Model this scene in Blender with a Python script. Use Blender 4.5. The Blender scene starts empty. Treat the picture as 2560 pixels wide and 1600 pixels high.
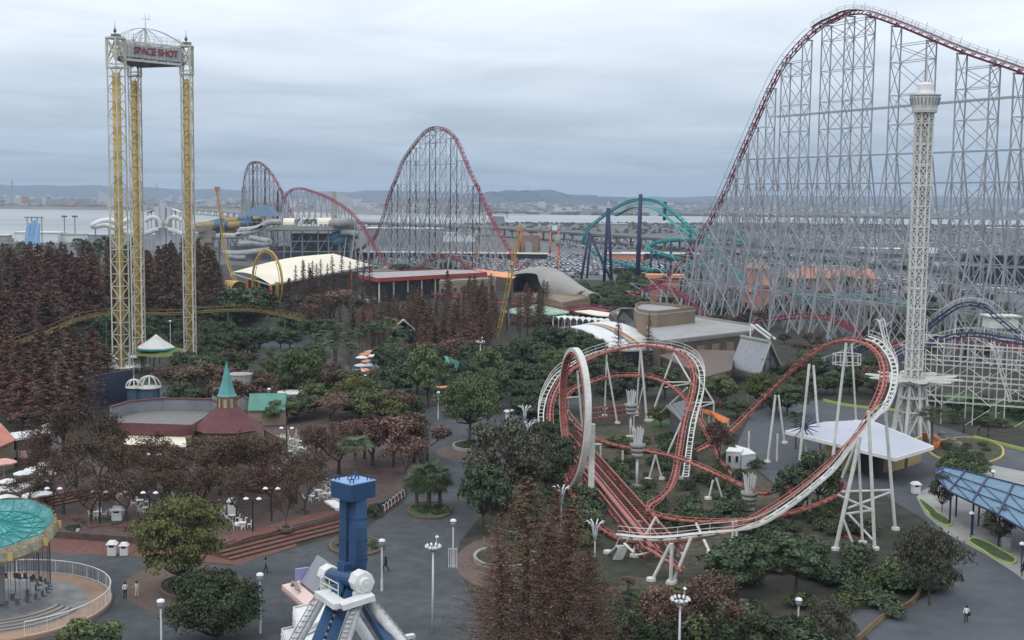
import bpy, math, random
import numpy as np
from mathutils import Vector, Matrix

random.seed(7)
rng = np.random.default_rng(11)
SC = bpy.context.scene
COL = SC.collection
V = Vector

# ---------------------------------------------------------------- camera
FOC, CX, CY = 3200.0, 1280.0, 800.0          # photograph pixels (2560 x 1600)
PITCH, ROLL, CAMZ = math.atan(308 / 3200), 0.0115, 40.0
_f = V((0, math.cos(PITCH), -math.sin(PITCH)))
_r0, _u0 = V((1, 0, 0)), V((0, math.sin(PITCH), math.cos(PITCH)))
_r = _r0 * math.cos(ROLL) + _u0 * math.sin(ROLL)
_u = _u0 * math.cos(ROLL) - _r0 * math.sin(ROLL)
CAM = V((0, 0, CAMZ))
cd = bpy.data.cameras.new('camera')
cd.sensor_width = 36
cd.lens = 36 * FOC / 2560
cd.clip_start, cd.clip_end = 1.0, 60000
cam = bpy.data.objects.new('camera', cd)
COL.objects.link(cam)
cam.matrix_world = Matrix(((_r.x, _u.x, -_f.x, 0), (_r.y, _u.y, -_f.y, 0), (_r.z, _u.z, -_f.z, CAMZ), (0, 0, 0, 1)))
SC.camera = cam

# ---------------------------------------------------------------- world: overcast sky
SUN_EL, SUN_AZ = math.radians(52), math.radians(215)
w = bpy.data.worlds.new('World')
SC.world = w
w.use_nodes = True
nt = w.node_tree
nt.nodes.clear()
N, L = nt.nodes.new, nt.links.new
out = N('ShaderNodeOutputWorld')
bg = N('ShaderNodeBackground')
bg.inputs['Strength'].default_value = 0.1
sky = N('ShaderNodeTexSky')
sky.sky_type = 'NISHITA'
sky.sun_disc = False
sky.sun_elevation, sky.sun_rotation = SUN_EL, SUN_AZ
sky.air_density, sky.dust_density = 1.5, 3.0
tc = N('ShaderNodeTexCoord')
sep = N('ShaderNodeSeparateXYZ')
L(tc.outputs['Generated'], sep.inputs[0])
ramp = N('ShaderNodeValToRGB')                    # overcast deck: darker and bluer towards the horizon
cr = ramp.color_ramp
cr.elements[0].position, cr.elements[0].color = 0.0, (.235, .310, .390, 1)
cr.elements[1].position, cr.elements[1].color = 1.0, (.90, .93, .97, 1)
for p, c in ((.03, (.310, .386, .470, 1)), (.075, (.44, .512, .596, 1)), (.12, (.60, .658, .728, 1)), (.17, (.695, .74, .795, 1)), (.4, (.78, .84, .90, 1))):
    e = cr.elements.new(p)
    e.color = c
L(sep.outputs['Z'], ramp.inputs[0])
# cloud streaks: direction projected on a flat cloud deck, then noise
mz = N('ShaderNodeMath'); mz.operation = 'MAXIMUM'; mz.inputs[1].default_value = 0.0
L(sep.outputs['Z'], mz.inputs[0])
az = N('ShaderNodeMath'); az.operation = 'ADD'; az.inputs[1].default_value = 0.055
L(mz.outputs[0], az.inputs[0])
dx = N('ShaderNodeMath'); dx.operation = 'DIVIDE'
dy = N('ShaderNodeMath'); dy.operation = 'DIVIDE'
L(sep.outputs['X'], dx.inputs[0]); L(az.outputs[0], dx.inputs[1])
L(sep.outputs['Y'], dy.inputs[0]); L(az.outputs[0], dy.inputs[1])
cmb = N('ShaderNodeCombineXYZ')
L(dx.outputs[0], cmb.inputs[0]); L(dy.outputs[0], cmb.inputs[1])
n1 = N('ShaderNodeTexNoise'); n1.inputs['Scale'].default_value = 0.62; n1.inputs['Detail'].default_value = 6; n1.inputs['Roughness'].default_value = .55
n1.inputs['Distortion'].default_value = .4
L(cmb.outputs[0], n1.inputs['Vector'])
cmap = N('ShaderNodeMapRange')
cmap.inputs['From Min'].default_value, cmap.inputs['From Max'].default_value = .33, .68
cmap.inputs['To Min'].default_value, cmap.inputs['To Max'].default_value = 0.85, 1.11
L(n1.outputs[0], cmap.inputs['Value'])
tint = N('ShaderNodeMix'); tint.data_type = 'RGBA'                     # thinner cloud is warmer, thicker is bluer
tint.inputs[6].default_value = (.93, .99, 1.07, 1)
tint.inputs[7].default_value = (1.035, .995, .965, 1)
L(n1.outputs[0], tint.inputs[0])
m1 = N('ShaderNodeVectorMath'); m1.operation = 'MULTIPLY'
L(ramp.outputs[0], m1.inputs[0]); L(tint.outputs[2], m1.inputs[1])
m2 = N('ShaderNodeVectorMath'); m2.operation = 'SCALE'
L(m1.outputs[0], m2.inputs[0]); L(cmap.outputs[0], m2.inputs['Scale'])
m3 = N('ShaderNodeVectorMath'); m3.operation = 'SCALE'; m3.inputs['Scale'].default_value = 13.6
L(m2.outputs[0], m3.inputs[0])
mix = N('ShaderNodeMix'); mix.data_type = 'RGBA'; mix.inputs[0].default_value = .93
L(sky.outputs[0], mix.inputs[6]); L(m3.outputs[0], mix.inputs[7])
L(mix.outputs[2], bg.inputs['Color']); L(bg.outputs[0], out.inputs['Surface'])

sd = bpy.data.lights.new('sun', 'SUN')
sd.energy, sd.angle, sd.color = 0.8, math.radians(15), (1, .97, .93)
sun = bpy.data.objects.new('sun', sd)
COL.objects.link(sun)
sdir = V((math.sin(SUN_AZ) * math.cos(SUN_EL), math.cos(SUN_AZ) * math.cos(SUN_EL), math.sin(SUN_EL)))
sun.rotation_euler = sdir.to_track_quat('Z', 'Y').to_euler()

SC.view_settings.view_transform = 'Standard'
SC.view_settings.look = 'None'
SC.view_settings.exposure = 0.13
SC.view_settings.gamma = 1.0
SC.view_settings.use_curve_mapping = False
SC.render.engine = 'CYCLES'
SC.cycles.use_denoising = True
SC.cycles.max_bounces = 5
SC.cycles.diffuse_bounces = 3
SC.cycles.glossy_bounces = 2
SC.cycles.volume_bounces = 1
SC.cycles.transparent_max_bounces = 6
SC.cycles.caustics_reflective = SC.cycles.caustics_refractive = False

# ---------------------------------------------------------------- photograph pixel -> world
def ray(px, py): return _f + _r * ((px - CX) / FOC) - _u * ((py - CY) / FOC)
def gp(px, py, z=0.0):                       # where the ray meets the level z
    d = ray(px, py); return CAM + d * ((z - CAMZ) / d.z)
def dp(px, py, Y):                           # the point at depth Y
    d = ray(px, py); return CAM + d * (Y / d.y)
def pp(px, py, p0, n):                       # the ray on a vertical plane
    d = ray(px, py); return CAM + d * ((p0 - CAM).dot(n) / d.dot(n))
def proj(p):
    d = V(p) - CAM; k = d.dot(_f)
    return CX + FOC * d.dot(_r) / k, CY - FOC * d.dot(_u) / k
def D(x, y): return (x * 2560 / 2419, y * 2560 / 2419)          # full view read-off
def G(c, r, x, y): return (640 * c + x / 3.78, 400 * r + y / 3.78)   # tile read-off
def gd(x, y, z=0.0): return gp(*D(x, y), z)

# ---------------------------------------------------------------- materials
MATS = {}
def mat(name, col, rough=.7, var=.12, scale=.5, metal=0.0, spec=.3, col2=None, detail=3, isl=0.0, coat=0.0, bump=0.0, bscale=3.0):
    """procedural paint/stone/leaf: base colour with two noises, optional second colour and per-leaf variation"""
    if name in MATS: return MATS[name]
    m = bpy.data.materials.new(name); MATS[name] = m
    m.use_nodes = True
    t = m.node_tree; N, L = t.nodes.new, t.links.new
    b = t.nodes['Principled BSDF']
    b.inputs['Roughness'].default_value = rough
    b.inputs['Metallic'].default_value = metal
    b.inputs['Specular IOR Level'].default_value = spec
    if coat: b.inputs['Coat Weight'].default_value = coat
    c = N('ShaderNodeTexCoord')
    n = N('ShaderNodeTexNoise'); n.inputs['Scale'].default_value = scale; n.inputs['Detail'].default_value = detail
    L(c.outputs['Object'], n.inputs['Vector'])
    mr = N('ShaderNodeMapRange'); mr.inputs['From Min'].default_value, mr.inputs['From Max'].default_value = .3, .7
    L(n.outputs[0], mr.inputs['Value'])
    mx = N('ShaderNodeMix'); mx.data_type = 'RGBA'
    c2 = col2 if col2 else tuple(min(1, v * (1 + var)) for v in col)
    c1 = col if col2 else tuple(v * (1 - var) for v in col)
    mx.inputs[6].default_value = (*c1, 1); mx.inputs[7].default_value = (*c2, 1)
    L(mr.outputs[0], mx.inputs[0])
    o = mx.outputs[2]
    if var and col2:
        n2 = N('ShaderNodeTexNoise'); n2.inputs['Scale'].default_value = scale * 6; n2.inputs['Detail'].default_value = 2
        L(c.outputs['Object'], n2.inputs['Vector'])
        r2 = N('ShaderNodeMapRange'); r2.inputs['From Min'].default_value, r2.inputs['From Max'].default_value = .3, .7
        r2.inputs['To Min'].default_value, r2.inputs['To Max'].default_value = 1 - var, 1 + var
        L(n2.outputs[0], r2.inputs['Value'])
        s = N('ShaderNodeVectorMath'); s.operation = 'SCALE'
        L(o, s.inputs[0]); L(r2.outputs[0], s.inputs['Scale']); o = s.outputs[0]
    if isl:
        g = N('ShaderNodeNewGeometry'); oi = N('ShaderNodeObjectInfo')
        r = N('ShaderNodeMapRange'); r.inputs['To Min'].default_value, r.inputs['To Max'].default_value = 1 - isl, 1 + isl
        L(g.outputs['Random Per Island'], r.inputs['Value'])
        r3 = N('ShaderNodeMapRange'); r3.inputs['To Min'].default_value, r3.inputs['To Max'].default_value = .78, 1.25
        L(oi.outputs['Random'], r3.inputs['Value'])
        mm = N('ShaderNodeMath'); mm.operation = 'MULTIPLY'
        L(r.outputs[0], mm.inputs[0]); L(r3.outputs[0], mm.inputs[1])
        s = N('ShaderNodeVectorMath'); s.operation = 'SCALE'
        L(o, s.inputs[0]); L(mm.outputs[0], s.inputs['Scale'])
        hs = N('ShaderNodeHueSaturation'); r4 = N('ShaderNodeMapRange'); r4.inputs['To Min'].default_value, r4.inputs['To Max'].default_value = .488, .525
        mu = N('ShaderNodeMath'); mu.operation = 'FRACT'; mv = N('ShaderNodeMath'); mv.operation = 'MULTIPLY'; mv.inputs[1].default_value = 7.31
        L(oi.outputs['Random'], mv.inputs[0]); L(mv.outputs[0], mu.inputs[0]); L(mu.outputs[0], r4.inputs['Value']); L(r4.outputs[0], hs.inputs['Hue']); L(s.outputs[0], hs.inputs['Color']); o = hs.outputs[0]
    L(o, b.inputs['Base Color'])
    if bump:
        n3 = N('ShaderNodeTexNoise'); n3.inputs['Scale'].default_value = bscale; n3.inputs['Detail'].default_value = 4
        L(c.outputs['Object'], n3.inputs['Vector'])
        bp = N('ShaderNodeBump'); bp.inputs['Strength'].default_value = bump; bp.inputs['Distance'].default_value = .1
        L(n3.outputs[0], bp.inputs['Height']); L(bp.outputs[0], b.inputs['Normal'])
    return m

def stripes(name, col, col2, freq, axis=0, rough=.7, duty=.5, noise=.15, rot=0.0):
    """bands across an object axis (roof seams, tiles, awning stripes)"""
    if name in MATS: return MATS[name]
    m = mat(name, col, rough)
    t = m.node_tree; N, L = t.nodes.new, t.links.new
    b = t.nodes['Principled BSDF']
    c = N('ShaderNodeTexCoord'); mp = N('ShaderNodeMapping'); mp.inputs['Rotation'].default_value = (0, 0, rot)
    L(c.outputs['Object'], mp.inputs['Vector'])
    sp = N('ShaderNodeSeparateXYZ'); L(mp.outputs[0], sp.inputs[0])
    mu = N('ShaderNodeMath'); mu.operation = 'MULTIPLY'; mu.inputs[1].default_value = freq
    L(sp.outputs[axis], mu.inputs[0])
    fr = N('ShaderNodeMath'); fr.operation = 'FRACT'; L(mu.outputs[0], fr.inputs[0])
    lt = N('ShaderNodeMath'); lt.operation = 'LESS_THAN'; lt.inputs[1].default_value = duty
    L(fr.outputs[0], lt.inputs[0])
    n = N('ShaderNodeTexNoise'); n.inputs['Scale'].default_value = .8; n.inputs['Detail'].default_value = 5
    L(c.outputs['Object'], n.inputs['Vector'])
    r = N('ShaderNodeMapRange'); r.inputs['To Min'].default_value, r.inputs['To Max'].default_value = 1 - noise * 2, 1 + noise * 2
    L(n.outputs[0], r.inputs['Value'])
    mx = N('ShaderNodeMix'); mx.data_type = 'RGBA'; mx.inputs[6].default_value = (*col2, 1); mx.inputs[7].default_value = (*col, 1)
    L(lt.outputs[0], mx.inputs[0])
    s = N('ShaderNodeVectorMath'); s.operation = 'SCALE'
    L(mx.outputs[2], s.inputs[0]); L(r.outputs[0], s.inputs['Scale'])
    L(s.outputs[0], b.inputs['Base Color'])
    return m

def M(n):
    return MATS[n]
mat('steel_grey', (.335, .345, .37), .55, .12, .15)
mat('steel_white', (.66, .66, .63), .5, .10, .3, col2=(.52, .51, .47))
mat('white_paint', (.74, .74, .72), .5, .06, .4, col2=(.62, .62, .60))
mat('dragon_red', (.25, .04, .06), .5, .15, .2)
mat('coral_red', (.42, .145, .118), .55, .22, .25, col2=(.28, .09, .075))
mat('coral_dark', (.17, .05, .042), .7, .25, .4)  # coral darkened so the run's rungs read as the dark gaps between rails
mat('teal', (.03, .30, .285), .5, .15, .1)
mat('navy', (.03, .04, .10), .55, .15, .1)
mat('yellow_steel', (.43, .28, .07), .5, .15, .2)
mat('yellow_shaft', (.50, .35, .10), .55, .18, .12)
mat('tower_steel', (.56, .54, .46), .55, .14, .2)
mat('dark_steel', (.10, .105, .12), .6, .2, .4)
mat('mid_steel', (.21, .22, .24), .55, .15, .4)
mat('ride_blue', (.030, .072, .155), .5, .16, .35, spec=.3)
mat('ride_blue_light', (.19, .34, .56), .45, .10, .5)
mat('cream', (.76, .70, .56), .7, .06, .05)
mat('beige_wall', (.225, .172, .12), .85, .15, .12)
mat('tan_wall', (.29, .235, .17), .85, .12, .1)
mat('grey_shell', (.29, .275, .25), .8, .15, .08)
mat('grey_roof', (.33, .33, .325), .85, .10, .06, col2=(.29, .29, .285))
mat('lilac_roof', (.45, .47, .53), .5, .06, .1)
mat('brown_wall', (.115, .085, .065), .85, .2, .2)
mat('dark_void', (.02, .021, .026), .8, .3, .5)  # near-black, mostly stands in for shade under roofs and inside openings
mat('glass_dark', (.03, .035, .045), .15, .2, .5, spec=.6)
mat('peach', (.72, .32, .16), .7, .12, .1)
mat('orange', (.44, .205, .14), .6, .15, .2)
mat('orange_pole', (.58, .16, .075), .6, .15, .2)
mat('pink_wall', (.55, .22, .16), .8, .15, .2)
mat('roof_teal', (.10, .27, .215), .5, .2, .4)
mat('spire_teal', (.10, .30, .29), .5, .15, .6)
mat('green_post', (.05, .14, .085), .6, .2, .3)
mat('dull_yellow', (.20, .145, .05), .7, .2, .3)
mat('lime', (.36, .44, .12), .7, .12, .6)
mat('kerb_yellow', (.48, .37, .14), .8, .12, .6)
mat('pole_white', (.64, .65, .66), .45, .08, .6)
mat('pole_dark', (.025, .027, .03), .5, .2, .6)
mat('concrete', (.31, .305, .29), .9, .15, .2, bump=.2)
mat('wood', (.16, .10, .06), .8, .2, .8)
mat('bark', (.075, .058, .048), .9, .25, 1.5)
mat('palm_bark', (.12, .10, .08), .9, .25, 2)
mat('pink_light', (.70, .42, .38), .7, .08, .5)
mat('lavender', (.30, .28, .48), .6, .1, .5)
mat('skin', (.45, .28, .2), .6, .05, 5)
mat('cloth_dark', (.02, .022, .03), .9, .1, 5)
mat('cloth_white', (.68, .68, .66), .9, .06, 5)
mat('cloth_cream', (.55, .50, .42), .9, .06, 5)
mat('hair', (.012, .01, .009), .7, .1, 5)
# leaves: per-leaf and per-tree variation
mat('leaf_dark', (.050, .066, .041), .75, .25, .35, spec=.15, isl=.5, col2=(.080, .102, .055))
mat('leaf_green', (.072, .096, .044), .7, .25, .35, spec=.15, isl=.5, col2=(.112, .140, .058))
mat('leaf_olive', (.082, .086, .033), .7, .25, .3, spec=.15, isl=.5, col2=(.128, .132, .048))
mat('leaf_brown', (.135, .087, .071), .8, .25, .3, spec=.1, isl=.45, col2=(.170, .108, .086))
mat('leaf_red', (.158, .086, .071), .8, .25, .3, spec=.1, isl=.45, col2=(.188, .102, .082))
mat('leaf_maple', (.118, .074, .056), .8, .25, .3, spec=.1, isl=.5, col2=(.092, .066, .050))
mat('leaf_rust', (.165, .098, .076), .8, .25, .3, spec=.1, isl=.4, col2=(.20, .118, .09))
mat('leaf_grey', (.068, .066, .05), .8, .25, .3, spec=.1, isl=.45, col2=(.094, .090, .066))
mat('frond', (.055, .078, .034), .6, .25, .5, spec=.2, isl=.5, col2=(.095, .12, .06))
mat('frond_dry', (.17, .135, .075), .8, .25, .5, spec=.1, isl=.4)

# ---------------------------------------------------------------- mesh building
class MB:
    """collects boxes, bars, tubes and sheets; build() links them as ONE mesh object"""
    def __init__(self): self.st = []; self.v, self.f, self.mi, self.cur, self.nv = [], [], [], 0, 0
    def add(self, vs, fs):
        o = self.nv; self.st.append((o, len(self.f)))
        self.v.extend(vs); self.nv += len(vs)
        for q in fs:
            self.f.append([i + o for i in q]); self.mi.append(self.cur)
        return self
    def m(self, i): self.cur = i; return self
    def box(self, c, s, rz=0.0, taper=1.0):
        x, y, z = s[0] / 2, s[1] / 2, s[2] / 2
        ca, sa = math.cos(rz), math.sin(rz)
        vs = []
        for k, t in ((-z, 1), (z, taper)):
            for a, b in ((-x, -y), (x, -y), (x, y), (-x, y)):
                a, b = a * t, b * t
                vs.append((c[0] + a * ca - b * sa, c[1] + a * sa + b * ca, c[2] + k))
        return self.add(vs, [(3, 2, 1, 0), (4, 5, 6, 7), (0, 1, 5, 4), (1, 2, 6, 5), (2, 3, 7, 6), (3, 0, 4, 7)])
    def bar(self, p, q, w=.3, h=None, n=4, w2=None, up=None):
        """prism from p to q; n=4 square, more = round; w2 tapers"""
        p, q = V(p), V(q); d = q - p
        if d.length < 1e-6: return self
        d.normalize()
        up = V(up) if up else (V((0, 0, 1)) if abs(d.z) < .95 else V((0, 1, 0)))
        a = d.cross(up); a.normalize(); b = a.cross(d)
        h = w if h is None else h
        vs = []
        for pt, k in ((p, 1), (q, (w2 / w) if w2 is not None else 1)):
            if n == 4:
                for s, t in ((-1, -1), (1, -1), (1, 1), (-1, 1)):
                    vs.append(tuple(pt + a * (s * w / 2 * k) + b * (t * h / 2 * k)))
            else:
                for i in range(n):
                    an = 2 * math.pi * i / n
                    vs.append(tuple(pt + a * (math.cos(an) * w / 2 * k) + b * (math.sin(an) * h / 2 * k)))
        fs = [(i, (i + 1) % n, (i + 1) % n + n, i + n) for i in range(n)]
        fs.append(tuple(range(n - 1, -1, -1))); fs.append(tuple(range(n, 2 * n)))
        return self.add(vs, fs)
    def tube(self, pts, r, n=6, frames=None, closed=False, rs=None, rv=None):
        """swept ring along points; rv gives an elliptical second radius"""
        m = len(pts); vs = []
        pts = [V(p) for p in pts]
        for i, p in enumerate(pts):
            t = (pts[(i + 1) % m] - pts[i - 1]) if (closed or 0 < i < m - 1) else (pts[1] - pts[0] if i == 0 else pts[-1] - pts[-2])
            t = t.normalized() if t.length > 1e-9 else V((0, 0, 1))
            if frames: a, b = frames[i]
            else:
                up = V((0, 0, 1)) if abs(t.z) < .97 else V((0, 1, 0))
                a = t.cross(up).normalized(); b = a.cross(t)
            k = rs[i] if rs else r
            k2 = rv if rv else k
            for j in range(n):
                an = 2 * math.pi * (j + .5) / n
                vs.append(tuple(p + a * (math.cos(an) * k) + b * (math.sin(an) * k2)))
        fs = []
        for i in range(m if closed else m - 1):
            for j in range(n):
                k = (i + 1) % m
                fs.append((i * n + j, i * n + (j + 1) % n, k * n + (j + 1) % n, k * n + j))
        if not closed:
            fs.append(tuple(range(n - 1, -1, -1))); fs.append(tuple(range((m - 1) * n, m * n)))
        return self.add(vs, fs)
    def lathe(self, c, prof, n=16, a0=0.0, a1=2 * math.pi):
        vs = []; full = a1 - a0 > 6.28; k = n if full else n + 1
        for r, z in prof:
            for j in range(k):
                an = a0 + (a1 - a0) * j / n
                vs.append((c[0] + r * math.cos(an), c[1] + r * math.sin(an), c[2] + z))
        fs = []
        for i in range(len(prof) - 1):
            for j in range(n):
                j2 = (j + 1) % k
                fs.append((i * k + j, i * k + j2, (i + 1) * k + j2, (i + 1) * k + j))
        if full:
            if prof[0][0] > 1e-4: fs.append(tuple(range(k - 1, -1, -1)))
            if prof[-1][0] > 1e-4: fs.append(tuple(range((len(prof) - 1) * k, len(prof) * k)))
        return self.add(vs, fs)
    def poly(self, pts, h=None):
        """flat polygon, or a slab of thickness h below it"""
        pts = [tuple(p) for p in pts]; n = len(pts)
        ar = sum(pts[i][0] * pts[(i + 1) % n][1] - pts[(i + 1) % n][0] * pts[i][1] for i in range(n))
        if ar < 0: pts = pts[::-1]
        if not h: return self.add(pts, [tuple(range(n))])
        lo = [(p[0], p[1], p[2] - h) for p in pts]
        fs = [tuple(range(n)), tuple(range(2 * n - 1, n - 1, -1))]
        fs += [(i, n + i, n + (i + 1) % n, (i + 1) % n) for i in range(n)]
        return self.add(pts + lo, fs)
    def strip(self, A, B, th=0.0):
        """sheet between two rails of points"""
        n = len(A); vs = [tuple(p) for p in A] + [tuple(p) for p in B]
        fs = [(i, i + 1, n + i + 1, n + i) for i in range(n - 1)]
        self.add(vs, fs)
        if th:
            lo = [(p[0], p[1], p[2] - th) for p in vs]
            fs = [(n + i, n + i + 1, i + 1, i) for i in range(n - 1)]
            self.add(lo, fs)
            self.add(vs[:n] + lo[:n], [(i, n + i, n + i + 1, i + 1) for i in range(n - 1)])
            self.add(vs[n:] + lo[n:], [(i + 1, n + i + 1, n + i, i) for i in range(n - 1)])
            self.add([vs[0], vs[n], lo[n], lo[0]], [(0, 1, 2, 3)])
            self.add([vs[n - 1], vs[-1], lo[-1], lo[n - 1]], [(3, 2, 1, 0)])
        return self
    def mesh(self, name, mats, off=V((0, 0, 0)), smooth=False):
        me = bpy.data.meshes.new(name)
        vs = np.array(self.v, dtype=np.float64).reshape(-1, 3) - np.array(off)
        me.from_pydata(vs.tolist(), [], self.f)
        for m_ in (mats if isinstance(mats, (list, tuple)) else [mats]): me.materials.append(M(m_) if isinstance(m_, str) else m_)
        if isinstance(mats, (list, tuple)) and len(mats) > 1:
            me.polygons.foreach_set('material_index', self.mi)
        if smooth: me.polygons.foreach_set('use_smooth', [True] * len(self.f))
        me.update()
        return me
    def build(self, name, mats, parent=None, smooth=False, loc=None, each=False):
        """world-space vertices; stored relative to the thing's base"""
        off = V((0, 0, 0))
        if each:
            for i, (v0, f0) in enumerate(self.st):
                v1, f1 = self.st[i + 1] if i + 1 < len(self.st) else (self.nv, len(self.f))
                k = MB(); k.add(self.v[v0:v1], [[j - v0 for j in q] for q in self.f[f0:f1]]); k.build(name, mats, parent, smooth, loc)
            return
        if parent is not None:
            p = parent
            while p: off = off + p.location; p = p.parent
        elif loc is not None: off = V(loc)
        o = bpy.data.objects.new(name, self.mesh(name, mats, off, smooth))
        COL.objects.link(o)
        if parent is not None: o.parent = parent
        elif loc is not None: o.location = loc
        return o

def tag(o, label=None, cat=None, group=None, kind=None):
    if label: o['label'] = label
    if cat: o['category'] = cat
    if group: o['group'] = group
    if kind: o['kind'] = kind
    return o
def thing(name, label, cat, loc=(0, 0, 0), group=None):
    o = bpy.data.objects.new(name, None); COL.objects.link(o)
    o.location = loc; o.empty_display_size = .5
    return tag(o, label, cat, group)
def struct(name, mb, m, loc=None, smooth=False):
    return tag(mb.build(name, m, None, smooth, loc), kind='structure')
def copy_tree(o, loc=None, rz=None, scale=None, parent=None):
    c = o.copy(); COL.objects.link(c)
    if parent is not None: c.parent = parent
    for ch in [x for x in o.children]: copy_tree(ch, parent=c)
    if loc is not None: c.location = loc
    if rz is not None: c.rotation_euler = (0, 0, rz)
    if scale is not None: c.scale = scale if isinstance(scale, (tuple, list)) else (scale,) * 3
    return c

def spline(pts, step=1.0, closed=False):
    """centripetal Catmull-Rom through points, resampled at about `step`"""
    P = [V(p) for p in pts]
    if closed: P = [P[-1]] + P + [P[0], P[1]]
    else: P = [P[0] * 2 - P[1]] + P + [P[-1] * 2 - P[-2]]
    o = []
    for i in range(1, len(P) - 2):
        p0, p1, p2, p3 = P[i - 1:i + 3]
        t0 = 0; t1 = t0 + max((p1 - p0).length, 1e-6) ** .5; t2 = t1 + max((p2 - p1).length, 1e-6) ** .5; t3 = t2 + max((p3 - p2).length, 1e-6) ** .5
        k = max(2, int((p2 - p1).length / step))
        for j in range(k):
            t = t1 + (t2 - t1) * j / k
            a1 = p0 * ((t1 - t) / (t1 - t0)) + p1 * ((t - t0) / (t1 - t0))
            a2 = p1 * ((t2 - t) / (t2 - t1)) + p2 * ((t - t1) / (t2 - t1))
            a3 = p2 * ((t3 - t) / (t3 - t2)) + p3 * ((t - t2) / (t3 - t2))
            b1 = a1 * ((t2 - t) / (t2 - t0)) + a2 * ((t - t0) / (t2 - t0))
            b2 = a2 * ((t3 - t) / (t3 - t1)) + a3 * ((t - t1) / (t3 - t1))
            o.append(b1 * ((t2 - t) / (t2 - t1)) + b2 * ((t - t1) / (t2 - t1)))
    if not closed: o.append(P[-2])
    return o
def frames_of(c, bank=0.0, maxb=1.0, closed=False):
    """(side, up) per sample; leans into bends by bank * curvature"""
    n = len(c); fr = []; cv = []
    for i in range(n):
        a, b, d = c[max(0, i - 3)], c[i], c[min(n - 1, i + 3)]
        t = (d - a); t = t.normalized() if t.length > 1e-9 else V((0, 1, 0))
        h = ((d - b).normalized() - (b - a).normalized()) if 0 < i < n - 1 else V((0, 0, 0))
        l = max(.5, (d - a).length / 2)
        k = V((h.x, h.y, 0)) / l
        cv.append((t, k))
    for i in range(n):
        t = cv[i][0]; ks = [cv[j][1] for j in range(max(0, i - 4), min(n, i + 5))]
        k = sum(ks, V((0, 0, 0))) / len(ks)
        lean = k * bank
        if lean.length > maxb: lean = lean.normalized() * maxb
        up = V((0, 0, 1)) + lean
        a = t.cross(up)
        a = a.normalized() if a.length > 1e-6 else V((1, 0, 0))
        fr.append((a, a.cross(t).normalized()))
    return fr
def off(c, fr, s, u): return [p + a * s + b * u for p, (a, b) in zip(c, fr)]
def ties(mb, c, fr, every, half, w, drop, h=None):
    acc = 0
    for i in range(1, len(c)):
        acc += (c[i] - c[i - 1]).length
        if acc >= every:
            acc = 0; a, b = fr[i]
            mb.bar(c[i] - a * half - b * drop, c[i] + a * half - b * drop, w, h or w, up=b)
    return mb
def lattice(mb, P0, P1, r0, r1, n_leg, levels, leg=.25, brace=.12, rot=0.0, ring=True, xb=True):
    """mast of n legs round an axis with rings and cross braces"""
    P0, P1 = V(P0), V(P1)
    def pt(k, t):
        an = rot + 2 * math.pi * k / n_leg; r = r0 + (r1 - r0) * t
        return P0 + (P1 - P0) * t + V((math.cos(an) * r, math.sin(an) * r, 0))
    for k in range(n_leg): mb.bar(pt(k, 0), pt(k, 1), leg)
    for i in range(levels):
        t0, t1 = i / levels, (i + 1) / levels
        for k in range(n_leg):
            if ring: mb.bar(pt(k, t1), pt(k + 1, t1), brace)
            if xb == 2: mb.bar(pt(k, t0), pt(k + 1, t1), brace); mb.bar(pt(k + 1, t0), pt(k, t1), brace)
            elif xb:
                if (i + k) % 2: mb.bar(pt(k, t0), pt(k + 1, t1), brace)
                else: mb.bar(pt(k + 1, t0), pt(k, t1), brace)
    return mb
# ================================================================ SETTING
mat('soil', (.046, .042, .032), .95, .35, .06, col2=(.034, .040, .026), detail=6)
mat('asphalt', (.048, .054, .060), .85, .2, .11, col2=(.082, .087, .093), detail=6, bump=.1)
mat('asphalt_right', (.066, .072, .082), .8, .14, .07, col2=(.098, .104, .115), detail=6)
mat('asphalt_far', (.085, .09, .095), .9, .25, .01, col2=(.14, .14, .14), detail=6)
mat('brick_paving', (.105, .072, .066), .9, .22, .15, col2=(.082, .056, .052), detail=6)
mat('brick_red', (.17, .078, .062), .9, .2, .3, col2=(.135, .066, .054))
mat('brick_round', (.135, .098, .082), .9, .18, .5, col2=(.115, .082, .07))
mat('terra_paving', (.36, .235, .16), .9, .12, .12, col2=(.31, .205, .145))
mat('ride_floor', (.28, .28, .27), .8, .2, .2, col2=(.215, .215, .212), detail=7)
mat('dry_grass', (.056, .062, .034), .95, .35, .25, col2=(.082, .076, .046), detail=6)
mat('lawn', (.050, .090, .036), .95, .25, .15, col2=(.075, .105, .045), detail=5)
mat('sandy_soil', (.098, .080, .060), .95, .4, .22, col2=(.040, .044, .030), detail=6)
mat('water', (.17, .182, .185), .45, .05, .003, spec=.4, col2=(.335, .365, .375), detail=4)
mat('far_plain', (.07, .08, .075), .95, .35, .0025, col2=(.12, .125, .12), detail=8)
mat('far_bank', (.17, .15, .125), .95, .15, .01)
mat('hill_haze_blue', (.035, .05, .07), .95, .2, .002)  # blue of the distance haze is put into the hill colour
mat('bluish', (.13, .32, .52), .5, .1, .5)

g = MB(); g.poly([(-26000, -300, 0), (26000, -300, 0), (26000, 26000, 0), (-26000, 26000, 0)])
struct('ground', g, 'soil')
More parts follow.
